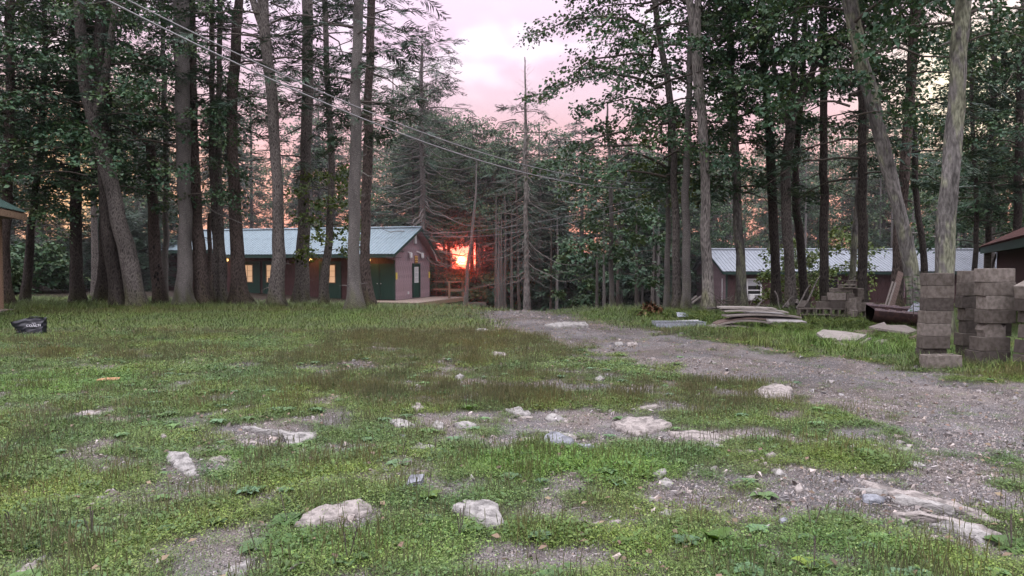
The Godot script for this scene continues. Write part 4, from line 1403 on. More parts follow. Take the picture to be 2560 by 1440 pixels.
	tree([[921, 771, 34], [914, 680, 28], [915, 560, 26], [918, 400, 25], [922, 250, 23], [926, 80, 21], [928, -10, 20]], M.bark_brown, "brown trunk beside the pale one, at the cabin's right corner", {"crowns": ["twigs", "hemlock_thin"], "d": 27.5})
	# middle
	var half := tree([[1060, 745, 18], [1058, 600, 15], [1056, 470, 14], [1054, 330, 12], [1054, 200, 9], [1056, 110, 6]], M.bark_gray, "half dead hemlock with gray drooping branches behind the cabin gable", {"d": 50.0, "top": 8.0, "crowns": [], "category": "tree"})
	part("dead_branches", make_dead(3.0, 13.0, 5.6, 105, 401, 0.45, 0.65, 9, 0.5, 1.15), M.dead_twig, half)
	part("dead_branches", make_dead(9.0, 17.0, 4.2, 34, 402, 0.6, -0.35, 7, 0.2, 1.1), M.dead_twig, half)
	var hc := make_crown("hemlock", 8.5, 17.5, 3.8, 46, 7, 403, 0.35, 0.3, 0, Vector2.ZERO, 1.3, 0.2)
	part("crown", hc[0], M.needle, half).set_meta("kind", "stuff")
	part("branches", hc[1], M.twig, half).set_meta("kind", "stuff")
	var spruce := tree([[1318, 772, 18], [1316, 660, 14], [1314, 520, 12], [1313, 380, 10], [1313, 250, 6], [1313, 142, 2.5]], M.bark_dead, "bare dead spruce in the centre with drooping gray branches and thin spire", {"d": 29.0, "top": 8.0, "crowns": [], "stubs": 0, "flare": 0.2, "category": "dead tree"})
	part("dead_branches", make_dead(1.4, 6.4, 3.0, 88, 411, 0.5, 0.75, 10, 0.5, 0.85), M.dead_twig, spruce)
	part("dead_branches", make_dead(5.8, 9.6, 1.3, 46, 412, 0.85, -0.55, 6, 0.1, 0.5), M.dead_twig, spruce)
	var slim := tree([[1163, 756, 13], [1168, 690, 10], [1176, 620, 8], [1184, 540, 7], [1190, 470, 5], [1192, 400, 3]], M.bark_pale, "slender pale sapling stem right beside the setting sun", {"d": 42.0, "top": 5.0, "crowns": [], "stubs": 2})
	part("dead_branches", make_dead(2.5, 8.0, 2.0, 18, 421, 0.4, -0.2, 4, 0.1, 0.8), M.dead_twig, slim)
	tree([[1530, 778, 15], [1529, 650, 12], [1527, 500, 11], [1524, 400, 9], [1520, 330, 7]], M.bark_pale, "pale gray trunk standing alone right of the dead spruce", {"d": 32.0, "top": 9.0, "crowns": ["sapling_dark"], "raise": 1.6})
	tree([[1297, 770, 8], [1296, 690, 7], [1292, 560, 6], [1290, 420, 4]], M.bark_brown, "thin brown stem half hidden by the dead spruce", {"d": 46.0, "top": 9.0, "crowns": ["hemlock_thin"]})
	# right group
	tree([[1667, 768, 17], [1668, 660, 14], [1670, 560, 13], [1672, 480, 11], [1672, 380, 9]], M.bark_pale, "slim pale green trunk, leftmost of the trunks left of the right cabin", {"d": 28.0, "top": 9.0, "crowns": ["sapling"], "raise": 2.6})
	tree([[1690, 772, 24], [1690, 640, 20], [1687, 500, 18], [1683, 360, 17], [1672, 230, 17], [1655, 120, 16], [1634, -10, 15]], M.bark_gray, "dark curving trunk under the big leafy crown overhanging the centre", {"crowns": ["leaning_maple"], "d": 25.5, "size": 1.0})
	tree([[1716, 770, 24], [1715, 640, 21], [1715, 480, 20], [1719, 330, 17], [1725, 170, 14], [1727, -10, 12]], M.bark_pale, "straight gray trunk left of the split pale trunk", {"crowns": ["maple_high"], "d": 25.0})
	tree([[1772, 772, 32], [1768, 680, 28], [1764, 540, 25], [1760, 400, 25], [1752, 260, 26], [1742, 130, 28], [1737, 50, 32]], M.bark_dead, "pale barkless dead trunk forking in two at the top", {"top": 6.0, "crowns": [], "d": 24.0, "stubs": 8, "category": "dead tree", "limbs": [[[1733, 62, 18], [1726, 25, 17], [1719, -25, 16]], [[1742, 62, 18], [1744, 25, 17], [1747, -25, 16]]]})
	tree([[1853, 762, 29], [1851, 660, 25], [1846, 560, 24], [1840, 430, 22], [1834, 300, 21], [1826, 150, 20], [1822, -10, 18]], M.bark_lichen, "lichen spotted trunk left of the white framed window", {"crowns": ["maple_low", "hemlock_low"], "d": 26.5})
	tree([[1941, 768, 28], [1938, 660, 25], [1934, 540, 24], [1928, 420, 23], [1918, 280, 21], [1908, 130, 19], [1902, -10, 17]], M.bark_dark, "dark trunk just right of the white framed window", {"crowns": ["maple_high"], "d": 27.0})
	tree([[1979, 765, 30], [1973, 660, 27], [1967, 540, 25], [1966, 420, 25], [1973, 340, 26], [1978, 290, 26]], M.bark_gray, "gray trunk that splits into two wide limbs high up", {"top": 6.0, "crowns": ["maple_high"], "d": 25.5, "limbs": [[[1975, 310, 20], [2000, 250, 18], [2028, 190, 17], [2048, 110, 15], [2062, 20, 13], [2070, -60, 10]], [[1978, 300, 19], [1984, 220, 17], [1986, 120, 15], [1990, 20, 13], [1994, -60, 10]], [[1972, 320, 14], [1950, 240, 12], [1932, 150, 10], [1922, 60, 8]]]})
	tree([[2013, 760, 24], [2006, 660, 22], [1995, 560, 20], [1988, 470, 18], [1992, 350, 16], [2004, 230, 14], [2010, 100, 12], [2012, -10, 10]], M.bark_dark, "dark trunk leaning left, close behind the splitting gray trunk", {"crowns": ["maple_high"], "d": 28.0})
	tree([[2063, 762, 26], [2062, 640, 23], [2060, 500, 21], [2058, 340, 20], [2058, 180, 19], [2060, -10, 18]], M.bark_dark, "straight dark trunk behind the left half of the block pile", {"crowns": ["maple_high", "twigs"], "d": 25.0, "pale": false})
	tree([[2158, 765, 27], [2157, 640, 24], [2155, 500, 23], [2155, 350, 22], [2152, 180, 21], [2150, -10, 20]], M.bark_dark, "dark trunk right behind the block pile", {"crowns": ["hemlock_low"], "d": 23.5})
	tree([[2130, 740, 17], [2134, 600, 15], [2150, 430, 14], [2170, 300, 13], [2185, 150, 12], [2190, -10, 10]], M.bark_lichen, "slim lichened trunk slanting behind the dark one at the block pile", {"crowns": [], "d": 27.0})
	tree([[2238, 765, 34], [2245, 640, 30], [2254, 500, 26], [2264, 380, 26], [2276, 230, 25], [2286, 100, 24], [2290, -10, 22]], M.bark_brown, "brown trunk behind the rusty tank, crossed by the leaning one", {"crowns": ["maple_high"], "d": 22.5})
	tree([[2292, 790, 46], [2284, 720, 40], [2268, 620, 36], [2250, 530, 34], [2226, 430, 34], [2200, 330, 36], [2176, 240, 38], [2150, 140, 38], [2130, 40, 37], [2122, -20, 36]], M.bark_lichen, "big pale lichened trunk leaning to the left beside the tall blocks", {"crowns": ["maple_high", "maple_low"], "d": 18.0, "stubs": 7, "size": 0.9, "raise": 1.2})
	tree([[2310, 770, 20], [2307, 640, 17], [2298, 540, 16], [2288, 440, 15], [2284, 300, 14], [2282, 100, 12], [2280, -10, 11]], M.bark_dark, "thin dark trunk between the leaning trunk and the big upright one", {"crowns": ["hemlock_low"], "d": 27.0})
	tree([[2358, 868, 60], [2358, 780, 50], [2362, 660, 47], [2369, 520, 47], [2378, 400, 44], [2392, 250, 42], [2402, 100, 41], [2412, -10, 38]], M.bark_lichen, "massive upright trunk blotched with yellow green lichen behind the block stack", {"crowns": ["maple_high", "maple_low"], "d": 14.6, "stubs": 5, "raise": 2.0, "size": 0.8})
	tree([[2438, 700, 13], [2440, 560, 12], [2436, 400, 11], [2430, 250, 10], [2426, 100, 9], [2424, -10, 8]], M.bark_dark, "thin dark stem left of the red roof", {"crowns": ["hemlock_low"], "d": 34.0})
	tree([[2470, 690, 17], [2472, 560, 15], [2478, 400, 15], [2484, 230, 13], [2486, 100, 12], [2486, -10, 11]], M.bark_dark, "dark trunk rising behind the red roof", {"crowns": ["maple_low"], "d": 36.0})
	tree([[2545, 690, 22], [2545, 500, 20], [2550, 300, 19], [2556, 100, 17], [2560, -10, 16]], M.bark_dark, "dark trunk behind the red roof at the right edge", {"crowns": ["maple_low", "hemlock_low"], "d": 33.0})
	tree([[14, 770, 34], [12, 650, 28], [14, 560, 26], [20, 400, 24], [24, 200, 22], [26, -10, 20]], M.bark_brown, "brown trunk behind the pavilion post at the left edge", {"crowns": ["maple_low", "hemlock_low"], "d": 27.5})

func tell_apart() -> void:
	# things of the far forest whose labels are still the same are counted off from the left
	var by := {}
	for o in get_children():
		if o.has_meta("label") and o is Node3D:
			var l: String = o.get_meta("label")
			if not by.has(l):
				by[l] = []
			by[l].append(o)
	var order := ["first", "second", "third", "fourth", "fifth", "sixth", "seventh", "eighth"]
	for l in by:
		var list: Array = by[l]
		if list.size() < 2 or list.size() > 8:
			continue
		list.sort_custom(func(a, b): return a.position.x / -a.position.z < b.position.x / -b.position.z)
		for k in list.size():
			var word: String = ["left of two", "right of two"][k] if list.size() == 2 else order[k] + " from left"
			list[k].set_meta("label", l + ", " + word)

func plant_tree(kind: String, called: String, label: String, category: String, group: String, x: float, d: float, s: float, hs: float) -> Node3D:
	var list: Array = protos[kind]
	var p: Array = list[rng.randi() % list.size()]
	var brief: String = {"far_conifer": "dark hemlock", "far_tall": "tall thin tree", "far_broad": "round leafy tree", "far_high": "high crowned leafy tree", "young_hemlock": "young hemlock", "shrub": "dark leafy shrub"}[kind]
	label = brief + " " + whereabouts(1280.0 + x / d * FPX, d)
	var o := thing(called, label, category, Vector3(x, height(x, d) - 0.05, -d), rng.randf() * TAU, group)
	o.scale = Vector3(s, hs, s)
	var needle := kind.contains("conifer") or kind.contains("hemlock")
	part("crown", p[0], M.needle if needle else M.leaf, o).set_meta("kind", "stuff")
	part("branches", p[1], M.twig, o).set_meta("kind", "stuff")
	if p.size() > 2:
		part("trunk", p[2], M.bark_dark if rng.randf() < 0.55 else M.bark_gray, o)
	return o

func whereabouts(px: float, d: float) -> String:
	var spots := [[60.0, "left of the pavilion post"], [230.0, "between the pavilion and the crossing trunks"], [360.0, "behind the crossing trunks"], [470.0, "behind the pale scaly trunk"], [560.0, "behind the twin gray stems"], [650.0, "behind the buttressed trunk"], [740.0, "behind the forked gray trunk"], [850.0, "above the middle of the lit cabin's roof"], [960.0, "behind the two trunks at the cabin corner"], [1080.0, "above the lit cabin's gable"], [1200.0, "over the setting sun"], [1290.0, "just left of the bare spruce"], [1380.0, "just right of the bare spruce"], [1480.0, "in the middle of the far treeline"], [1580.0, "behind the lone pale trunk"], [1700.0, "behind the curving dark trunk"], [1800.0, "behind the forked dead trunk"], [1900.0, "above the white framed window"], [2020.0, "behind the splitting gray trunk"], [2130.0, "above the block pile"], [2230.0, "above the rusty tank"], [2330.0, "behind the big leaning trunk"], [2450.0, "behind the massive lichened trunk"], [9999.0, "behind the red roofed building"]]
	var where := ""
	for s in spots:
		if px < s[0]:
			where = s[1]
			break
	return where + (", front row" if d < 52.0 else (", middle rows" if d < 67.0 else ", back rows"))

func clear_of_sun(x: float, d: float, r: float) -> bool:
	var lx := (1152.0 - 1280.0) / FPX * d
	return absf(x - lx) > r

func build_forest() -> void:
	rng.seed = 77
	var left := "trees of the dark forest behind the left cabin"
	var mid := "trees of the forest edge beyond the track"
	var right := "trees of the forest behind the right cabin"
	# tall thin-crowned trees to left and right, round-crowned ones in the middle
	for k in 42:
		var d := rng.randf_range(40.0, 78.0)
		var px := rng.randf_range(-250.0, 1090.0)
		if k >= 34:
			px = rng.randf_range(780.0, 1090.0)
		var x := (px - 1280.0) / FPX * d
		if d < 58.0 and px > 380.0 and px < 1110.0:
			d = rng.randf_range(58.0, 82.0)
			x = (px - 1280.0) / FPX * d
		var kind: String = ["far_conifer", "far_tall", "far_broad", "far_conifer"][k % 4]
		if px > 250.0 and px < 950.0 and kind == "far_broad":
			continue
		if not clear_of_sun(x, d, 4.2):
			kind = "far_tall"
		if not clear_of_sun(x, d, 0.9):
			continue
		var labels := {"far_conifer": "dark hemlock of the forest behind the left cabin", "far_tall": "tall thin crowned tree of the forest behind the left cabin", "far_broad": "round leafy tree of the forest behind the left cabin"}
		plant_tree(kind, "hemlock_tree" if kind == "far_conifer" else "forest_tree", labels[kind], "tree", left, x, d, rng.randf_range(0.8, 1.15), rng.randf_range(0.85, 1.25))
	for k in 22:
		var d := rng.randf_range(46.0, 76.0)
		var px := rng.randf_range(1100.0, 1700.0)
		var x := (px - 1280.0) / FPX * d
		var kind: String = ["far_broad", "far_conifer", "far_high", "far_conifer"][k % 4]
		var s := rng.randf_range(0.75, 1.0) * d / 62.0
		if not clear_of_sun(x, d, 4.0):
			kind = "far_high"
			s = maxf(s, 0.9)
		if not clear_of_sun(x, d, 0.8) or (px < 1300.0 and d < 58.0):
			continue
		s = minf(s, (0.19 * d + 3.0) / 14.8)
		plant_tree(kind, "hemlock_tree" if kind == "far_conifer" else "forest_tree", "dark conifer in the wall of trees beyond the track" if kind == "far_conifer" else "leafy tree in the wall of trees beyond the track", "tree", mid, x, d, s * 1.05, s)
	for k in 38:
		var d := rng.randf_range(56.0, 84.0)
		var px := rng.randf_range(1680.0, 2800.0)
		if px > 2450.0:
			d = rng.randf_range(38.0, 70.0)
		var x := (px - 1280.0) / FPX * d
		var kind: String = ["far_tall", "far_broad", "far_conifer"][k % 3]
		var labels := {"far_conifer": "dark hemlock of the forest behind the right cabin", "far_tall": "tall thin crowned tree of the forest behind the right cabin", "far_broad": "round leafy tree of the forest behind the right cabin"}
		plant_tree(kind, "hemlock_tree" if kind == "far_conifer" else "forest_tree", labels[kind], "tree", right, x, d, rng.randf_range(0.8, 1.15), rng.randf_range(0.75, 1.05))
	# slim trunks in the dark under the middle canopy
	rng.seed = 78
	for k in 26:
		var d := rng.randf_range(36.0, 60.0)
		var px := rng.randf_range(1200.0, 1690.0)
		var x := (px - 1280.0) / FPX * d
		if not clear_of_sun(x, d, 1.6):
			continue
		var o := thing("slim_tree", "slim bare trunk " + whereabouts(px, d), "tree", Vector3(x, height(x, d), -d), rng.randf() * TAU, "slim trunks under the trees beyond the track")
		var t: Array = protos.far_tall[k % 4]
		var tr := part("trunk", t[2], [M.bark_gray, M.bark_pale, M.bark_brown][k % 3], o)
		tr.scale = Vector3(0.55, 0.4, 0.55) * rng.randf_range(0.8, 1.2)
		if k % 5 == 0:
			var dead := part("dead_branches", protos.twigs[k % 3], M.dead_twig, o)
			dead.scale = Vector3(0.6, 0.55, 0.6) * rng.randf_range(0.7, 1.0)
	for k in 14:
		var d := rng.randf_range(56.0, 66.0)
		var px := rng.randf_range(1750.0, 2450.0)
		var x := (px - 1280.0) / FPX * d
		var o := thing("slim_tree", "pale birch-like trunk " + whereabouts(px, d), "tree", Vector3(x, height(x, d), -d), rng.randf() * TAU, "pale trunks behind the right cabin")
		var tr := part("trunk", protos.far_tall[k % 4][2], M.bark_pale, o)
		tr.scale = Vector3(0.7, 0.7, 0.7)
	# understory: shrubs and young hemlocks
	rng.seed = 79
	for k in 48:
		var zone := k % 3
		var d := rng.randf_range(38.0, 70.0)
		var px: float = [rng.randf_range(-200.0, 420.0), rng.randf_range(1130.0, 1780.0), rng.randf_range(1700.0, 2600.0)][zone]
		if zone == 1:
			d = rng.randf_range(46.0, 75.0)
		if zone == 2:
			d = rng.randf_range(55.0, 70.0)
		var x := (px - 1280.0) / FPX * d
		if not clear_of_sun(x, d, 3.2):
			continue
		var young := k % 2 == 0
		var where: String = ["left of the lit cabin", "under the trees beyond the track", "behind the right cabin"][zone]
		var o := plant_tree("young_hemlock" if young else "shrub", "young_hemlock" if young else "shrub", ("young hemlock in the dark undergrowth " if young else "dark leafy shrub in the undergrowth ") + where, "young tree" if young else "shrub", "undergrowth " + where, x, d, rng.randf_range(1.0, 1.7), rng.randf_range(0.8, 1.4))
		o.rotation.y = rng.randf() * TAU
	for k in 14:
		var d := rng.randf_range(58.0, 74.0)
		var s := rng.randf_range(0.9, 1.3)
		var side := -1.0 if k % 2 else 1.0
		var x := (1152.0 - 1280.0) / FPX * d + side * (1.7 * s + 0.75 + rng.randf() * 4.5)
		var young := k % 4 < 2
		plant_tree("young_hemlock" if young else "shrub", "young_hemlock" if young else "shrub", ("young hemlock" if young else "dark leafy shrub") + " in the undergrowth close beside the setting sun", "young tree" if young else "shrub", "undergrowth beside the setting sun", x, d, s, s * rng.randf_range(0.9, 1.3))
	for q in [[54.0, -3.5, 0.95, 0.8], [57.0, 3.6, 1.0, 0.82], [61.0, -3.0, 0.8, 0.72], [64.0, 3.2, 0.85, 0.75], [52.0, 5.5, 0.9, 0.7]]:
		plant_tree("far_conifer", "hemlock_tree", "", "tree", "trees round the setting sun", (1152.0 - 1280.0) / FPX * q[0] + q[1], q[0], q[2], q[3])
	for q in [[66.0, 1.0, 0.9, 0.8], [72.0, -1.1, 0.9, 0.8], [59.0, 1.3, 0.8, 0.84], [63.0, -1.4, 0.85, 0.82]]:
		plant_tree("far_high", "forest_tree", "", "tree", "trees round the setting sun", (1152.0 - 1280.0) / FPX * q[0] + q[1], q[0], q[2], q[3])
	for k in 9:
		var d := rng.randf_range(56.0, 76.0)
		var px := rng.randf_range(1070.0, 1235.0)
		var x := (px - 1280.0) / FPX * d
		if clear_of_sun(x, d, 0.9):
			plant_tree("far_high", "forest_tree", "leafy tree whose crown closes the gap over the setting sun", "tree", "trees round the setting sun", x, d, rng.randf_range(0.8, 1.0), minf(rng.randf_range(0.88, 1.05), (0.2 * d + 3.0) / 14.0))
	for k in 7:
		var d := rng.randf_range(62.0, 85.0)
		var side := -1.0 if k % 2 else 1.0
		var x := (1152.0 - 1280.0) / FPX * d + side * rng.randf_range(1.2, 9.0)
		var hem := k % 3 != 0 and absf(x - (1152.0 - 1280.0) / FPX * d) > 4.0
		plant_tree("far_conifer" if hem else "far_tall", "hemlock_tree" if hem else "forest_tree", "dark hemlock closing the gap above the setting sun" if hem else "tall tree closing the gap above the setting sun", "tree", "trees round the setting sun", x, d, 1.0, rng.randf_range(0.85, 0.95))
	for k in 8:
		var d := rng.randf_range(50.0, 84.0)
		var x := (1152.0 - 1280.0) / FPX * d + rng.randf_range(-1.8, 1.8)
		plant_tree("shrub", "shrub", "low shrub under the setting sun", "shrub", "undergrowth beside the setting sun", x, d, rng.randf_range(1.0, 1.3), rng.randf_range(0.7, 0.85))
	# shrubs in front of the right cabin and by the mound
	rng.seed = 80
	var i := 0
	for s in [[1962, 735, 34.0, 0.9, "yellow green sapling before the right cabin, right of the white framed window"], [2112, 715, 33.0, 1.0, "yellow green sapling behind the top of the block pile"], [2005, 735, 30.0, 0.7, "small bright sapling behind the leaning dead branches"], [1590, 700, 38.0, 1.1, "green sapling at the forest edge left of the slim trunks"], [1440, 690, 41.0, 1.1, "drooping leafy sapling at the forest edge right of the dead spruce"]]:
		var p := at(s[0], s[1], s[2])
		var o := thing("sapling", s[4], "sapling", Vector3(p.x, height(p.x, s[2]), -s[2]), rng.randf() * TAU)
		var c: Array = protos.sapling[1] if i < 3 else protos.sapling_dark[i - 3]
		part("crown", c[0], M.leaf, o).set_meta("kind", "stuff")
		part("branches", c[1], M.twig, o).set_meta("kind", "stuff")
		o.scale = Vector3.ONE * s[3]
		i += 1
	tell_apart()
	# thin evening mist hanging under the trees
	var mist := FogVolume.new()
	mist.name = "mist"
	mist.shape = RenderingServer.FOG_VOLUME_SHAPE_BOX
	mist.size = Vector3(190.0, 22.0, 70.0)
	mist.position = Vector3(0, 8.0, -76.0)
	var fm := FogMaterial.new()
	fm.density = 0.002
	fm.albedo = Color(0.9, 0.9, 0.93)
	mist.material = fm
	add_child(mist)
	tag(mist, "thin pale evening mist hanging in the forest behind the cabins", "mist")
	mist.set_meta("kind", "stuff")
	# the far-off wood that closes the view
	var st := SurfaceTool.new()
	st.begin(Mesh.PRIMITIVE_TRIANGLES)
	for k in 3:
		st.append_from(protos.shrub[k][0], 0, Transform3D(Basis(), Vector3(k * 1.6 - 1.6, k * 0.5, 0)))
	var mm := MultiMesh.new()
	mm.transform_format = MultiMesh.TRANSFORM_3D
	mm.mesh = st.commit()
	var places := []
	rng.seed = 81
	for k in 1100:
		var d := rng.randf_range(85.0, 150.0)
		var x := rng.randf_range(-1.0, 1.0) * d
		var fs := rng.randf_range(0.9, 1.55)
		if clear_of_sun(x, d, 3.0 * fs + 0.6):
			places.append(Transform3D(Basis(Vector3.UP, rng.randf() * TAU).scaled(Vector3.ONE * fs), Vector3(x, height(x, d) - 0.5, -d)))
	mm.instance_count = places.size()
	for k in places.size():
		mm.set_instance_transform(k, places[k])
	var far := MultiMeshInstance3D.new()
	far.name = "far_wood"
	far.multimesh = mm
	far.material_override = M.leaf
	add_child(far)
	tag(far, "far-off dense undergrowth closing the view between the trunks", "woods")
	far.set_meta("kind", "stuff")


# ---------------------------------------------------------------- wires

func wire(called: String, a: Vector3, b: Vector3, sag: float, r: float, material: Material, label: String) -> void:
	var pts := PackedVector3Array()
	var rad := PackedFloat32Array()
	for k in 41:
		var t := k / 40.0
		pts.append(a.lerp(b, t) - Vector3(0, 4.0 * sag * t * (1.0 - t), 0))
		rad.append(r)
	var buf := Buf.new()
	buf.tube(pts, rad, 6)
	single(called, buf.mesh(), material, label, "wire", Vector3.ZERO, Vector3.ZERO, "overhead wires")

func build_wires() -> void:
	wire("overhead_wire", at(150, -60, 11.0), at(1672, 470, 27.5), 0.95, 0.0145, M.wire_pale, "thick gray overhead cable, lower of the pair falling from the top left")
	wire("overhead_wire", at(190, -66, 11.0), at(1672, 455, 27.5), 0.9, 0.011, M.wire_pale, "thin gray overhead wire, upper of the pair falling from the top left")
	wire("service_wire", at(1046, 582, 47.5), at(1672, 478, 27.5), 0.45, 0.009, M.wire_pale, "pale service wire, upper one from the lit cabin's gable to the trunks")
	wire("service_wire", at(1046, 588, 47.5), at(1672, 492, 27.5), 0.6, 0.009, M.wire_pale, "pale service wire, lower one from the lit cabin's gable to the trunks")


# ---------------------------------------------------------------- blocks

var block_meshes := {}

func block_mesh(l: float, h: float, w: float, hollow: bool) -> ArrayMesh:
	# two cores open at top and bottom; worn edges
	var key := "%.2f %.2f %.2f %s" % [l, h, w, hollow]
	if block_meshes.has(key):
		return block_meshes[key]
	var b := Buf.new()
	if not hollow:
		b.chamfered(Vector3(-l / 2, 0, -w / 2), Vector3(l / 2, h, w / 2), 0.006)
	else:
		var t := 0.035
		b.chamfered(Vector3(-l / 2, 0, w / 2 - t), Vector3(l / 2, h, w / 2), 0.006)
		b.chamfered(Vector3(-l / 2, 0, -w / 2), Vector3(l / 2, h, -w / 2 + t), 0.006)
		for x in [-l / 2, -t / 2, l / 2 - t]:
			b.box(Vector3(x + 0.002, 0.003, -w / 2 + t - 0.004), Vector3(x + t - 0.002, h - 0.003, w / 2 - t + 0.004))
	block_meshes[key] = b.mesh()
	return block_meshes[key]

func block(where: Vector3, rot: Vector3, size: Vector3, hollow: bool, tone: int, label: String, group: String) -> void:
	single("concrete_block", block_mesh(size.x, size.y, size.z, hollow), M["concrete%d" % (tone % 4)], label, "concrete block", where, rot, group)

func broken_block(where: Vector3, size: Vector3, label: String, group: String) -> void:
	var pts := PackedVector2Array([Vector2(-0.5, 0), Vector2(-0.5, 0.86), Vector2(-0.44, 0.8), Vector2(-0.38, 0.72), Vector2(-0.3, 0.98), Vector2(0.28, 0.99), Vector2(0.42, 0.72), Vector2(0.46, 0.5), Vector2(0.38, 0.25), Vector2(0.36, 0.0)])
	for k in pts.size():
		pts[k] = Vector2(pts[k].x * size.x, pts[k].y * size.y)
	# outline in (z, y) facing +x, turned to face the camera
	var mesh := gable_sheet(pts, size.z)
	single("concrete_block", mesh, M.concrete2, label, "concrete block", where, Vector3(0, -PI / 2, 0), group).scale = Vector3(1, 1, 1)

func build_block_stacks() -> void:
	var names := ["topmost", "second from the top", "third from the top", "fourth from the top", "fifth from the top", "lowest"]
	var g := "blocks of the tall stacks by the track"
	rng.seed = 500
	# column A, nearest the leaning trunk
	var d := 11.25
	var y := 0.225
	var base := at(2345, 800, d)
	var shift := [-0.02, -0.015, -0.005, 0.02, 0.03, 0.02]
	for k in 6:
		var i := 5 - k
		block(Vector3(base.x + shift[k] + 0.01, y, -d - 0.1), Vector3(0, rng.randf_range(-0.03, 0.03), rng.randf_range(-0.008, 0.008)), Vector3(0.41, 0.188, 0.2), true if k == 5 else false, [1, 2, 0, 3, 0, 1][k], "concrete block, %s of the left column of the tall stack" % names[i], g)
		y += 0.19
	block(Vector3(base.x - 0.02, 0.03, -d - 0.14), Vector3(0, 0.03, 0), Vector3(0.38, 0.19, 0.19), true, 3, "dark concrete block in the grass under the left column of the tall stack", g)
	var f := at(2352, 882, 10.75)
	block(Vector3(f.x, height(f.x, 10.75) + 0.02, -10.75), Vector3(0, 0.04, 0.01), Vector3(0.5, 0.185, 0.22), true, 2, "pale hollow block lying in the grass before the tall stack", g)
	# column B, set back between the others
	d = 11.6
	var bx := at(2416, 800, d).x
	y = 0.05
	for k in 7:
		var i := 6 - k
		var off: float = [0.0, -0.03, 0.04, 0.02, -0.02, -0.01, 0.0][k]
		block(Vector3(bx + 0.1 + off, y, -d), Vector3(0, rng.randf_range(-0.06, 0.06), 0), Vector3(0.40, 0.19, 0.22), false, [3, 1, 3, 1, 3, 1, 0][k], "concrete block, %s of the narrow middle column of the tall stack" % (names[i] if i < 5 else ["sixth from the top", "lowest"][i - 5]), g)
		y += 0.1925
	# column C, widest and nearest
	d = 10.95
	var cx := at(2487, 800, d).x
	y = 0.04
	for k in 7:
		var i := 6 - k
		var off: float = [-0.1, -0.07, -0.04, 0.0, 0.02, -0.005, -0.02][k]
		var label := "concrete block, %s of the wide right column of the tall stack" % (names[i] if i < 5 else ["sixth from the top", "lowest"][i - 5])
		if k == 2:
			broken_block(Vector3(cx - 0.06, y, -d + 0.08), Vector3(0.34, 0.196, 0.2), "broken block with a bite out of its corner in the right column", g)
			block(Vector3(cx + 0.1, y, -d - 0.13), Vector3(0, 0.1, 0), Vector3(0.36, 0.19, 0.19), false, 3, "dark block set back behind the broken one in the right column", g)
		else:
			block(Vector3(cx + off, y, -d), Vector3(0, rng.randf_range(-0.02, 0.04), rng.randf_range(-0.006, 0.006)), Vector3(0.46 if k != 0 else 0.53, 0.197, 0.24), false, [3, 1, 0, 1, 2, 0, 2][k], label, g)
		y += 0.1995
	# the slumping stack cut by the right edge
	var e := at(2575, 800, 10.6)
	var rows := [[0.05, 0.02, -0.06, 0.0], [0.06, 0.22, -0.10, 0.02], [0.09, 0.44, -0.08, 0.2], [0.12, 0.66, -0.05, -0.1], [0.06, 0.86, 0.1, 0.1], [0.03, 1.07, 0.27, 0.25]]
	for k in rows.size():
		var r: Array = rows[k]
		block(Vector3(e.x + r[0], r[1], e.z), Vector3(0.0, 0.25 + r[3], r[2]), Vector3(0.46, 0.19, 0.24), false, [1, 3, 1, 3, 3, 2][k], "tilted block, %s of the slumping stack at the right edge" % ["lowest", "second from below", "third from below", "fourth from below", "fifth from below", "pale topmost"][k], "blocks of the slumping stack")

func px_block(px: float, py: float, d: float, size: Vector3, rot: Vector3, hollow: bool, tone: int, label: String) -> void:
	# px, py: the middle of the block in the picture
	var p := at(px, py, d)
	var c := Basis.from_euler(rot) * Vector3(0, size.y / 2, 0)
	block(p - c, rot, size, hollow, tone, label, "blocks of the pile before the right cabin")

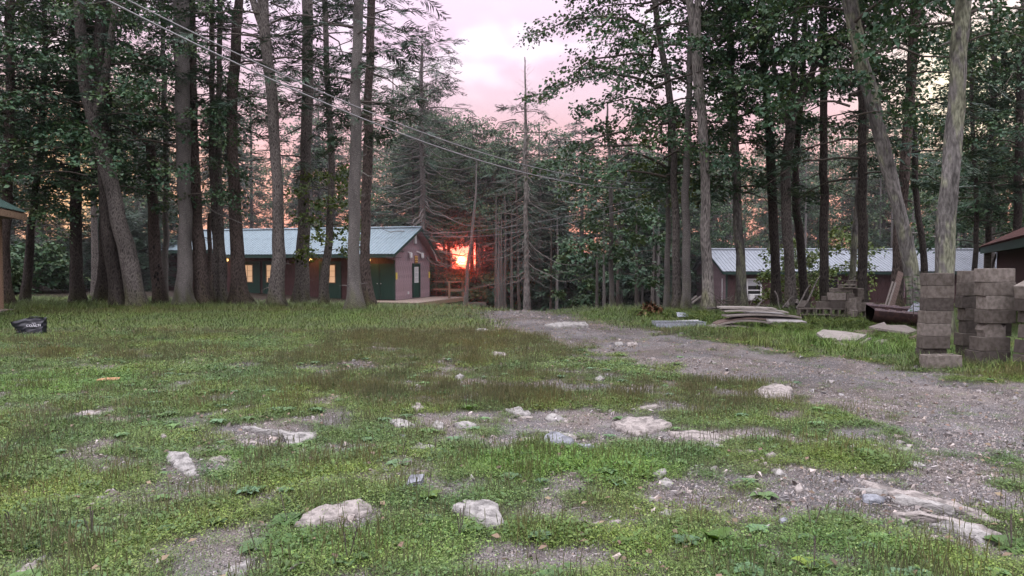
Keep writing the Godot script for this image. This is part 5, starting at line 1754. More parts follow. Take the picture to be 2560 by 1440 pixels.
func build_block_pile() -> void:
	var s := Vector3(0.40, 0.19, 0.19)
	var lie := Vector3(PI / 2, 0, 0)       # cores towards the camera
	var d := 19.6
	var m := FPX / d                       # pixels per metre
	px_block(2014, 779, d, s, lie + Vector3(0, 0.05, 0), true, 1, "hollow block at the left end of the pile's row of open cores")
	px_block(2031, 781, d + 0.25, Vector3(0.3, 0.18, 0.19), Vector3(0, 0.5, 0), false, 3, "rounded dark block beside the leftmost open cores")
	px_block(2056, 779, d, s, lie + Vector3(0, -0.04, 0), true, 0, "hollow block, second of the row of open cores")
	px_block(2092, 780, d, s, lie + Vector3(0, 0.03, 0), true, 1, "hollow block, third of the row of open cores")
	px_block(2119, 780, d + 0.05, Vector3(0.19, 0.2, 0.36), Vector3(0, 0.1, 0), false, 0, "plain block end at the right of the row of open cores")
	px_block(2098, 797, d - 0.1, s, lie + Vector3(0, 0.05, 0), true, 3, "hollow block half sunk in grass under the pile")
	px_block(2062, 796, d + 0.1, s, lie + Vector3(0, -0.02, 0), true, 3, "dark hollow block under the second open cores")
	px_block(2024, 794, d + 0.1, s, lie + Vector3(0, 0.04, 0), true, 3, "dark hollow block under the left end of the pile")
	px_block(2160, 784, d, s, lie + Vector3(0, 0.06, 0), true, 1, "hollow block with open cores right of the pile's white core")
	px_block(2163, 766, d + 0.1, Vector3(0.4, 0.19, 0.2), Vector3(0, 0.05, 0.02), false, 0, "rust stained block on top of the right hollow block")
	px_block(2186, 789, d - 0.1, Vector3(0.16, 0.19, 0.3), Vector3(0, 0.2, 0.1), false, 3, "small dark block at the right foot of the pile")
	px_block(2060, 762, d + 0.1, Vector3(0.36, 0.19, 0.2), Vector3(0, 0.05, 0), false, 1, "block on the second row, left end")
	px_block(2092, 761, d + 0.05, Vector3(0.4, 0.19, 0.2), Vector3(0, -0.03, 0), false, 3, "dark block on the second row, middle")
	px_block(2117, 762, d + 0.05, Vector3(0.19, 0.19, 0.4), Vector3(0, 0.08, 0), false, 0, "block end on the second row beside the upright ones")
	px_block(2128, 765, d - 0.05, Vector3(0.19, 0.4, 0.19), Vector3(0, 0.05, 0.03), true, 2, "upright block at the front of the pile, left one")
	px_block(2141, 762, d, Vector3(0.19, 0.42, 0.19), Vector3(0, -0.1, -0.02), true, 0, "upright block at the front of the pile, right one")
	px_block(2131, 783, d - 0.1, Vector3(0.16, 0.18, 0.2), Vector3(0.1, 0.3, 0), false, 2, "white mortar stained block under the upright ones")
	px_block(2091, 741, d + 0.05, Vector3(0.42, 0.2, 0.2), Vector3(0, -0.05, 0), false, 2, "large pale block on the third row of the pile")
	px_block(2065, 746, d + 0.2, Vector3(0.16, 0.12, 0.2), Vector3(0, 0.1, 0), false, 1, "small block left of the large pale one")
	px_block(2117, 742, d + 0.1, Vector3(0.19, 0.19, 0.4), Vector3(0, 0.1, 0), false, 1, "block end right of the large pale one")
	px_block(2146, 735, d + 0.1, Vector3(0.2, 0.3, 0.2), Vector3(0, 0.3, 0.05), false, 1, "rough block leaning at the right of the third row")
	px_block(2102, 725, d + 0.1, Vector3(0.52, 0.1, 0.25), Vector3(0, 0.03, 0.01), false, 0, "flat block forming the fourth row of the pile")
	px_block(2119, 716, d, Vector3(0.40, 0.2, 0.1), Vector3(PI / 2, 0.0, 0), true, 0, "hollow block lying on top of the pile")
	px_block(2129, 705, d + 0.3, Vector3(0.2, 0.19, 0.1), lie, true, 1, "small open frame block crowning the pile")
	px_block(2010, 766, d + 0.7, Vector3(0.3, 0.19, 0.2), Vector3(0, 0.7, 0.6), false, 3, "tilted block tumbled off the left of the pile")


# ---------------------------------------------------------------- boards, tank, brush

func bent_board(l: float, w: float, t: float, bow: float, skew: float) -> ArrayMesh:
	var b := Buf.new()
	var n := 10
	var top := func(k: int) -> float: return -bow * pow(2.0 * k / n - 1.0 + skew, 2.0)
	for k in n:
		var x0 := l * (float(k) / n - 0.5)
		var x1 := l * (float(k + 1) / n - 0.5)
		var y0: float = top.call(k)
		var y1: float = top.call(k + 1)
		b.quad(Vector3(x0, y0, w), Vector3(x0, y0, 0), Vector3(x1, y1, 0), Vector3(x1, y1, w))
		b.quad(Vector3(x0, y0 - t, w), Vector3(x0, y0, w), Vector3(x1, y1, w), Vector3(x1, y1 - t, w))
		b.quad(Vector3(x0, y0 - t, 0), Vector3(x0, y0 - t, w), Vector3(x1, y1 - t, w), Vector3(x1, y1 - t, 0))
		b.quad(Vector3(x1, y1 - t, 0), Vector3(x1, y1, 0), Vector3(x0, y0, 0), Vector3(x0, y0 - t, 0))
		if k == 0:
			b.quad(Vector3(x0, y0 - t, 0), Vector3(x0, y0, 0), Vector3(x0, y0, w), Vector3(x0, y0 - t, w))
		if k == n - 1:
			b.quad(Vector3(x1, y1 - t, w), Vector3(x1, y1, w), Vector3(x1, y1, 0), Vector3(x1, y1 - t, 0))
	return b.mesh()

func build_board_pile() -> void:
	var d := 17.6
	var list := [
		[1834, 817, 0.0, 1.1, 0.05, 0.05, 0.02, "lowest bowed board of the pile, half in the weeds", "wood_dark"],
		[1836, 806, 0.1, 1.1, 0.08, 0.06, 0.03, "second bowed board from below in the pile", "wood_gray"],
		[1862, 796, 0.05, 1.35, 0.14, -0.02, 0.04, "long strongly bowed board in the middle of the pile", "wood_gray"],
		[1868, 792, 0.12, 1.35, 0.15, -0.02, 0.05, "strongly bowed board lying on the long middle one", "wood_dark"],
		[1898, 786, 0.1, 1.5, 0.05, 0.0, 0.02, "slightly bowed board under the top boards of the pile", "wood_gray"],
		[1886, 779, 0.2, 1.25, 0.03, 0.0, 0.0, "pale bowed board second from the top of the pile", "wood_pale"],
		[1868, 775, 0.25, 1.1, 0.01, 0.0, 0.0, "short pale board topmost on the pile", "wood_pale"],
	]
	for k in list.size():
		var r: Array = list[k]
		var p := at(r[0], 769.0 + (r[1] - 775.0) * 1.4, d - 0.3 + k * 0.02)
		single("board", bent_board(r[3] * 1.15, 0.42, 0.036, r[4], 0.0), M[r[8]], r[7], "board", p + Vector3(0, 0.02, -r[2]), Vector3(0.02, 0.06 * sin(k * 2.0), -r[5] - 0.02), "boards of the bowed pile")
	var q := at(1940, 794, 17.3)
	var sheet := Buf.new()
	sheet.quad(Vector3(-0.30, 0, 0.36), Vector3(-0.62, 0.05, -0.55), Vector3(0.22, 0.05, -0.55), Vector3(0.62, 0, 0.3))
	var flat := slab_between(Vector3(-0.25, 0, 0.4), Vector3(-0.62, 0.03, -0.6), Vector3(0.2, 0.03, -0.6), Vector3(0.58, 0, 0.35), 0.035)
	single("board", flat, M.wood_sheet, "wide flat sheet sliding off the right of the bowed pile", "board", q, Vector3(0.16, 0, -0.03), "boards of the bowed pile")
	for k in 3:
		var sp: Array = [[1832, 800], [1874, 786], [1828, 811]][k]
		single("spacer_block", chamfer_mesh(Vector3(-0.05, -0.03, -0.15), Vector3(0.05, 0.03, 0.15), 0.008), M.wood_gray, ["wooden spacer between the bowed boards, left one", "wooden spacer between the bowed boards, upper one", "wooden spacer between the lowest bowed boards"][k], "spacer", at(sp[0], sp[1], 17.35), Vector3.ZERO, "spacers in the bowed pile")

func outline_slab(points: Array, lift: float, tilt: Vector2, thick: float) -> Array:
	# points of the picture put on a plane over the ground: [mesh, place]
	var c := Vector2.ZERO
	for p in points:
		c += Vector2(p[0], p[1])
	c /= points.size()
	var g := on_ground(c.x, c.y, lift)
	var normal := Vector3(-tilt.x, 1, tilt.y).normalized()
	var plane := Plane(normal, g)
	var pts := []
	for p in points:
		var hit: Variant = plane.intersects_ray(EYE, ray(p[0], p[1]))
		pts.append((hit as Vector3) - g)
	var poly := PackedVector2Array()
	for q in pts:
		poly.append(Vector2(q.x, q.z))
	keepout.append([g.x, -g.z, poly])
	return [prism(pts, normal * thick), g]

func prism(pts: Array, down: Vector3) -> ArrayMesh:
	var flat := PackedVector2Array()
	for p in pts:
		flat.append(Vector2(p.x, p.z))
	var idx := Geometry2D.triangulate_polygon(flat)
	var b := Buf.new()
	var up := down.normalized()
	for s in 2:
		var first := b.v.size()
		for p in pts:
			b.vert(p - (down if s else Vector3.ZERO), -up if s else up)
		for k in range(0, idx.size(), 3):
			var A := flat[idx[k]]
			var cw := (flat[idx[k + 1]] - A).cross(flat[idx[k + 2]] - A) > 0.0
			if cw == (s == 0):
				b.tri(first + idx[k], first + idx[k + 1], first + idx[k + 2])
			else:
				b.tri(first + idx[k], first + idx[k + 2], first + idx[k + 1])
	var area := 0.0
	for k in flat.size():
		area += flat[k].cross(flat[(k + 1) % flat.size()])
	for k in pts.size():
		var p: Vector3 = pts[k]
		var q: Vector3 = pts[(k + 1) % pts.size()]
		if area > 0.0:
			b.quad(q - down, q, p, p - down)
		else:
			b.quad(p - down, p, q, q - down)
	return b.mesh()

func zpx(list: Array, x0: float, y0: float, s: float) -> Array:
	var out := []
	for p in list:
		out.append([x0 + p[0] / s, y0 + p[1] / s])
	return out

func build_junk() -> void:
	rng.seed = 600
	var slabs := [
		[[[580, 1010], [690, 950], [1060, 980], [1470, 1040], [1290, 1140], [740, 1130]], 0.12, Vector2(0.0, 0.10), "wood_pale", "weathered gray sheet, whitish in front, largest of the boards in the weeds"],
		[[[1230, 970], [1420, 955], [1950, 985], [1770, 1050], [1500, 1045]], 0.10, Vector2(0.0, 0.10), "wood_dark", "brownish board half under the whitish gray sheet"],
		[[[1510, 900], [1780, 815], [1830, 870], [2150, 870], [2380, 965], [2215, 1010], [1900, 960]], 0.2, Vector2(-0.02, 0.10), "wood_gray", "long notched gray board highest of those in the weeds"],
		[[[1590, 1165], [1700, 1130], [1930, 1105], [1700, 1200]], 0.10, Vector2(0.0, 0.06), "wood_gray", "narrow gray board end lowest in the weeds"],
		[[[1340, 1180], [1480, 1100], [1560, 1090], [1380, 1190]], 0.11, Vector2(0.0, 0.06), "wood_gray", "thin board edge sticking out under the whitish gray sheet"],
		[[[2215, 1080], [2385, 1020], [2385, 1060], [2240, 1100]], 0.12, Vector2(0.0, 0.0), "wood_dark", "dark board beside the foot of the tall block stack"],
		[[[840, 1185], [960, 1170], [1240, 1235], [1130, 1265]], 0.03, Vector2(0.0, 0.0), "wood_pale", "pale board scrap in the grass before the boards"],
	]
	for s in slabs:
		var m := outline_slab(zpx(s[0], 1960, 690, 7.11), s[1], s[2], 0.045)
		single("board", m[0], M[s[3]], s[4], "board", m[1], Vector3.ZERO, "boards lying in the weeds")
	# the galvanised tray
	var p := on_ground(1702, 822)
	var b := Buf.new()
	var hx := 0.58
	b.box(Vector3(-hx, 0, 0.26), Vector3(hx, 0.145, 0.272))
	b.box(Vector3(-hx, 0, -0.272), Vector3(hx, 0.145, -0.26))
	b.box(Vector3(-hx, 0, -0.259), Vector3(-hx + 0.012, 0.145, 0.259))
	b.box(Vector3(hx - 0.012, 0, -0.259), Vector3(hx, 0.145, 0.259))
	b.box(Vector3(-hx + 0.013, 0.002, -0.259), Vector3(hx - 0.013, 0.012, 0.259))
	b.box(Vector3(-hx - 0.01, 0.1455, 0.255), Vector3(hx + 0.01, 0.152, 0.285))
	single("metal_tray", b.mesh(), M.galvanized, "blue gray galvanised tray in the grass left of the bowed boards", "metal tray", p + Vector3(0, 0.01, -0.25), Vector3(0, 0.02, 0))
	var pl := at(1722, 806, 18.1)
	single("sheet_scrap", slab_between(Vector3(-0.3, 0, 0.1), Vector3(-0.25, 0.03, -0.2), Vector3(0.3, 0.03, -0.2), Vector3(0.28, 0, 0.1), 0.012), M.white_paint, "whitish sheet scrap lying behind the galvanised tray", "sheet scrap", pl, Vector3(0.05, 0.1, 0.02))
	var pw := at(1706, 789, 19.5)
	single("white_sheet", slab_between(Vector3(-0.18, 0, 0.1), Vector3(-0.12, 0.06, -0.12), Vector3(0.12, 0.06, -0.12), Vector3(0.16, 0, 0.1), 0.01), M.galvanized, "pale plastic sheet in the weedy mound above the tray", "plastic sheet", pw, Vector3(0.2, 0.2, 0))
	# the rusty tank, cut lengthwise
	var t := thing("rusty_tank", "rusty half tank with pale torn rim behind the boards in the weeds", "tank", at(2246, 812, 17.4), 0.0)
	t.rotation = Vector3(0.12, -0.18, -0.09)
	var tb := Buf.new()
	var rim := Buf.new()
	var n := 16
	var half := 0.66
	var rr := 0.36
	for k in n:
		var a0 := PI + PI * k / n
		var a1 := PI + PI * (k + 1) / n
		for s in 2:
			var r0 := rr if s == 0 else rr - 0.012
			var c0 := Vector3(0, r0 * sin(a0) + rr, r0 * cos(a0))
			var c1 := Vector3(0, r0 * sin(a1) + rr, r0 * cos(a1))
			var l := Vector3(half, 0, 0)
			if s == 0:
				tb.quad(c0 - l, c1 - l, c1 + l, c0 + l)
			else:
				tb.quad(c0 + l, c1 + l, c1 - l, c0 - l)
		for e in [-half, half]:
			var first := tb.vert(Vector3(e, rr, 0), Vector3(signf(e), 0, 0))
			tb.vert(Vector3(e, rr * sin(a0) + rr, rr * cos(a0)), Vector3(signf(e), 0, 0))
			tb.vert(Vector3(e, rr * sin(a1) + rr, rr * cos(a1)), Vector3(signf(e), 0, 0))
			if e < 0:
				tb.tri(first, first + 1, first + 2)
			else:
				tb.tri(first, first + 2, first + 1)
	part("shell", tb.mesh(), M.rust, t)
	for k in 18:
		var x0 := -half + 2 * half * k / 18.0
		var up := 0.03 + 0.025 * sin(k * 1.7) + 0.02 * rng.randf()
		rim.box(Vector3(x0, rr - 0.02, rr - 0.02), Vector3(x0 + 2 * half / 18.0, rr + up * 0.5, rr + 0.004))
		rim.box(Vector3(x0, rr - 0.02, -rr - 0.004), Vector3(x0 + 2 * half / 18.0, rr + up * 0.6, -rr + 0.02))
	part("rim", rim.mesh(), M.rust_rim, t)
	single("scrap_sheet", slab_between(Vector3(-0.18, -0.05, 0), Vector3(0.02, 0.18, -0.05), Vector3(0.2, 0.1, -0.02), Vector3(0.2, -0.06, 0.05), 0.012), M.galvanized, "bluish torn sheet sticking up at the right end of the rusty tank", "sheet scrap", at(2288, 773, 17.2))
	# leaning boards and plank
	var lean := [[2212, 757, 2232, 704, 21.0, 0.022, "thin board leaning on the brown trunk, left one", "wood_gray"], [2219, 757, 2239, 706, 20.9, 0.022, "thin board leaning on the brown trunk, right one", "wood_gray"], [2226, 760, 2252, 680, 21.2, 0.085, "wide dark plank leaning on the brown trunk", "wood_dark"]]
	for l in lean:
		var a := at(l[0], l[1] + 12, l[4] - 0.5)
		var z := at(l[2], l[3], l[4])
		var dirn := (z - a)
		var bm := chamfer_mesh(Vector3(-l[5], 0, -0.018), Vector3(l[5], dirn.length(), 0.018), 0.006)
		var o := single("leaning_board", bm, M[l[7]], l[6], "board", a)
		var yv := dirn.normalized()
		var xv := yv.cross(Vector3(0, 0, 1)).normalized()
		o.basis = Basis(xv, yv, xv.cross(yv))
	for k in 2:
		var a: Vector3 = [at(1729, 751, 27.5), at(1729, 759, 27.2)][k]
		var z: Vector3 = [at(1743, 740, 27.5), at(1754, 741, 27.2)][k]
		single("pale_board", rod(a, z, 0.05, 0.05, 4), M.wood_pale, ["short pale board end slanting between the trunks", "longer pale board slanting between the trunks, below the short one"][k], "board")
	# dead limbs leaning and lying by the block pile: [x0,y0,x1,y1,d0,d1,r,label]
	var sticks := [
		[1990, 772, 2028, 712, 22.0, 23.0, 0.035, "gray dead limb leaning at the left of the block pile"],
		[2010, 768, 2052, 690, 21.5, 23.5, 0.03, "longer gray dead limb leaning right of the first"],
		[1936, 728, 1952, 775, 24.0, 23.5, 0.03, "bare upright stick between the two dark trunks"],
		[1966, 768, 1972, 757, 21.0, 21.0, 0.055, "pale cut log end beside the leaning limbs"],
		[1990, 760, 1994, 752, 21.0, 21.2, 0.05, "orange cut log end among the leaning limbs"],
		[1888, 772, 1912, 751, 21.0, 22.0, 0.03, "pale stick slanting in front of the air conditioner"],
		[1866, 775, 1890, 745, 22.0, 23.0, 0.02, "thin brown stick crossing under the white window"],
		[1790, 768, 1830, 742, 22.0, 23.0, 0.02, "thin branch of the brush heap, left one"],
		[1795, 772, 1836, 752, 22.0, 22.5, 0.018, "thin branch of the brush heap, lower one"],
		[1812, 770, 1838, 738, 22.5, 23.0, 0.02, "thin branch of the brush heap pointing up"],
		[1800, 752, 1842, 765, 22.0, 22.6, 0.018, "thin branch lying across the brush heap"],
		[1768, 771, 1945, 774, 22.2, 22.0, 0.035, "long dark log lying behind the bowed boards"],
		[1880, 766, 1930, 772, 21.5, 21.3, 0.02, "thin stick lying behind the right end of the boards"],
		[1955, 770, 1985, 742, 21.8, 22.4, 0.025, "dead limb slanting right of the bare upright stick"],
		[2085, 720, 2200, 665, 26.0, 24.0, 0.015, "thin bare branch reaching over the block pile"],
	]
	for s in sticks:
		var m := rod(at(s[0], s[1], s[4]), at(s[2], s[3], s[5]), s[6], s[6] * 0.6, 6, 0.06)
		single("stick", m, M.bark_gray if s[6] > 0.02 else M.twig, s[7], "branch", Vector3.ZERO, Vector3.ZERO, "brush by the block pile")
	var heap := Buf.new()
	rng.seed = 601
	for k in 70:
		var c := at(rng.randf_range(1790, 1850), rng.randf_range(748, 776), rng.randf_range(21.5, 23.0))
		curve_tube(heap, c, Vector3(rng.randf_range(-1, 1), rng.randf_range(-0.2, 0.6), rng.randf_range(-0.5, 0.5)).normalized(), rng.randf_range(0.3, 0.9), 0.1, 0.2, 0.008, 3, 4, 0.1)
	var hp := single("brush_heap", heap.mesh(), M.twig, "heap of thin dead twigs in front of the right cabin's corner", "brush heap")
	hp.set_meta("kind", "stuff")
	# white rusty can-like thing and brown leaf heap on the mound
	var lv := Buf.new()
	rng.seed = 602
	for k in 260:
		var c := at(rng.randf_range(1598, 1652) , rng.randf_range(768, 790), rng.randf_range(20.4, 21.6))
		c.y = height(c.x, -c.z) + 0.1 + rng.randf() * 0.32 * exp(-pow((c.x - at(1628, 780, 21).x) / 0.25, 2.0))
		lv.color = Color(0.16, 0.085, 0.05) * rng.randf_range(0.6, 1.4)
		var dr := random_dir()
		leaf(lv, c, dr, dr.cross(random_dir()).normalized(), 0.12, 0.07)
	single("dead_leaves", lv.mesh(), M.dry_leaf, "heap of rusty brown dead leaves on the weedy mound", "dead leaves").set_meta("kind", "stuff")
	# sapling stems with big leaves at the tall stack
	var sp := thing("leafy_shoot", "upright green shoot with big leaves against the leaning pale trunk", "plant", at(2284, 790, 16.6))
	part("stem", rod(Vector3.ZERO, Vector3(-0.05, 0.95, 0), 0.012, 0.005), M.twig, sp)
	for k in 22:
		var lb := Buf.new()
		var a := k * 2.4
		var yy := 0.1 + 0.85 * k / 22.0
		lb.color = Color(0.05, 0.11, 0.04) * rng.randf_range(0.8, 1.3)
		var dirn := Vector3(cos(a), -0.15, sin(a)).normalized()
		leaf(lb, Vector3(-0.05 * yy, yy, 0), dirn, dirn.cross(Vector3.UP).normalized(), 0.22 * rng.randf_range(0.7, 1.1), 0.09)
		part("leaf", lb.mesh(), M.leaf, sp)
	# weeds round the piles: dense leafy clumps
	rng.seed = 603
	var clumps := [[1975, 818, 16.5, 0.42, "leafy weeds in front of the right end of the bowed boards"], [1990, 822, 16.4, 0.45, "leafy weeds at the corner of the sheet sliding off the pile"], [1860, 834, 16.0, 0.22, "low weeds under the middle of the bowed boards"], [1745, 790, 19.5, 0.55, "tall leafy weeds behind the galvanised tray"], [1790, 795, 19.0, 0.5, "leafy weeds between the tray and the bowed boards"], [1610, 785, 21.0, 0.5, "leafy weeds on the left of the mound"], [1690, 785, 20.5, 0.5, "leafy weeds on the middle of the mound"], [2060, 815, 17.5, 0.45, "bright weeds before the block pile, left"], [2130, 812, 17.4, 0.5, "bright weeds before the block pile, right"], [2232, 800, 16.0, 0.4, "brownish weeds before the rusty tank"], [2240, 850, 14.0, 0.3, "bright weeds over the boards near the stack"], [2060, 862, 13.9, 0.25, "weeds at the left end of the gray sheet"], [2540, 905, 10.4, 0.25, "weeds at the foot of the slumping stack"], [2215, 830, 15.0, 0.3, "weeds behind the notched board"]]
	for k in clumps.size():
		var s: Array = clumps[k]
		var q := at(s[0], s[1], s[2])
		var o := thing("weed_clump", s[4], "weeds", Vector3(q.x, height(q.x, s[2]), -s[2]), rng.randf() * TAU, "weeds round the piles")
		var proto: Array = protos.weed[k % 3]
		var cr := part("leaves", proto[0], M.leaf, o)
		cr.set_meta("kind", "stuff")
		o.scale = Vector3(s[3] * 0.8, s[3] * 0.75, s[3] * 0.8)


# ---------------------------------------------------------------- rocks

func rock_mesh(points: Array, h: float, seed_: int, slope := Vector2.ZERO) -> Array:
	# a flat-topped stone whose outline is given in the picture and put on the ground
	rng.seed = seed_
	var c := Vector2.ZERO
	for p in points:
		c += Vector2(p[0], p[1])
	c /= points.size()
	h = h if h < 0.035 else 0.035 + (h - 0.035) * 0.45
	var g := on_ground(c.x, c.y)
	var level := g.y + h * 0.5
	var loop := PackedVector2Array()
	for p in points:
		var q := on_level(p[0], p[1], level)
		loop.append(Vector2(q.x - g.x, q.z - g.z))
	# more corners, roughened
	var fine := PackedVector2Array()
	for k in loop.size():
		var p := loop[k]
		var q := loop[(k + 1) % loop.size()]
		var m := maxi(2, int(p.distance_to(q) / 0.05))
		m = mini(m, 9)
		for j in m:
			var w := p.lerp(q, float(j) / m)
			if j > 0:
				w += Vector2(rng.randfn(0, 1), rng.randfn(0, 1)) * p.distance_to(q) * 0.022
			fine.append(w)
	var area := 0.0
	for k in fine.size():
		area += fine[k].cross(fine[(k + 1) % fine.size()])
	if area < 0.0:
		fine.reverse()
	var n := fine.size()
	var mid := Vector2.ZERO
	for p in fine:
		mid += p
	mid /= n
	var rings := [[1.04, -0.12], [1.0, h * 0.35], [0.93, h * 0.85], [0.75, h * 1.0], [0.5, h * 1.06], [0.25, h * 1.1]]
	var st := SurfaceTool.new()
	st.begin(Mesh.PRIMITIVE_TRIANGLES)
	st.set_smooth_group(-1 if h > 0.12 else 0)
	var pos := []
	for r in rings:
		var row := []
		for k in n:
			var p: Vector2 = mid + (fine[k] - mid) * r[0]
			var y: float = r[1]
			if r[0] < 0.99:
				y += n_fine.get_noise_2d((p.x + g.x) * 3.0, (p.y + g.z) * 3.0) * minf(h, 0.06) * 0.5 + p.x * slope.x + p.y * slope.y
				# layers split along steps
				y += (0.18 * minf(h, 0.06) if n_fine.get_noise_2d((p.x + g.x) * 1.3 + 50.0, (p.y + g.z) * 4.0) > 0.08 else 0.0)
			row.append(Vector3(p.x, y, p.y))
		pos.append(row)
	for r in rings.size() - 1:
		for k in n:
			var a: Vector3 = pos[r][k]
			var b: Vector3 = pos[r][(k + 1) % n]
			var d: Vector3 = pos[r + 1][k]
			var e: Vector3 = pos[r + 1][(k + 1) % n]
			for v in [a, d, b, b, d, e]:
				st.add_vertex(v)
	var top := Vector3(mid.x, h * 1.1, mid.y)
	for k in n:
		for v in [pos[-1][k], top, pos[-1][(k + 1) % n]]:
			st.add_vertex(v)
	st.generate_normals()
	keepout.append([g.x, -g.z, fine])
	return [st.commit(), g]

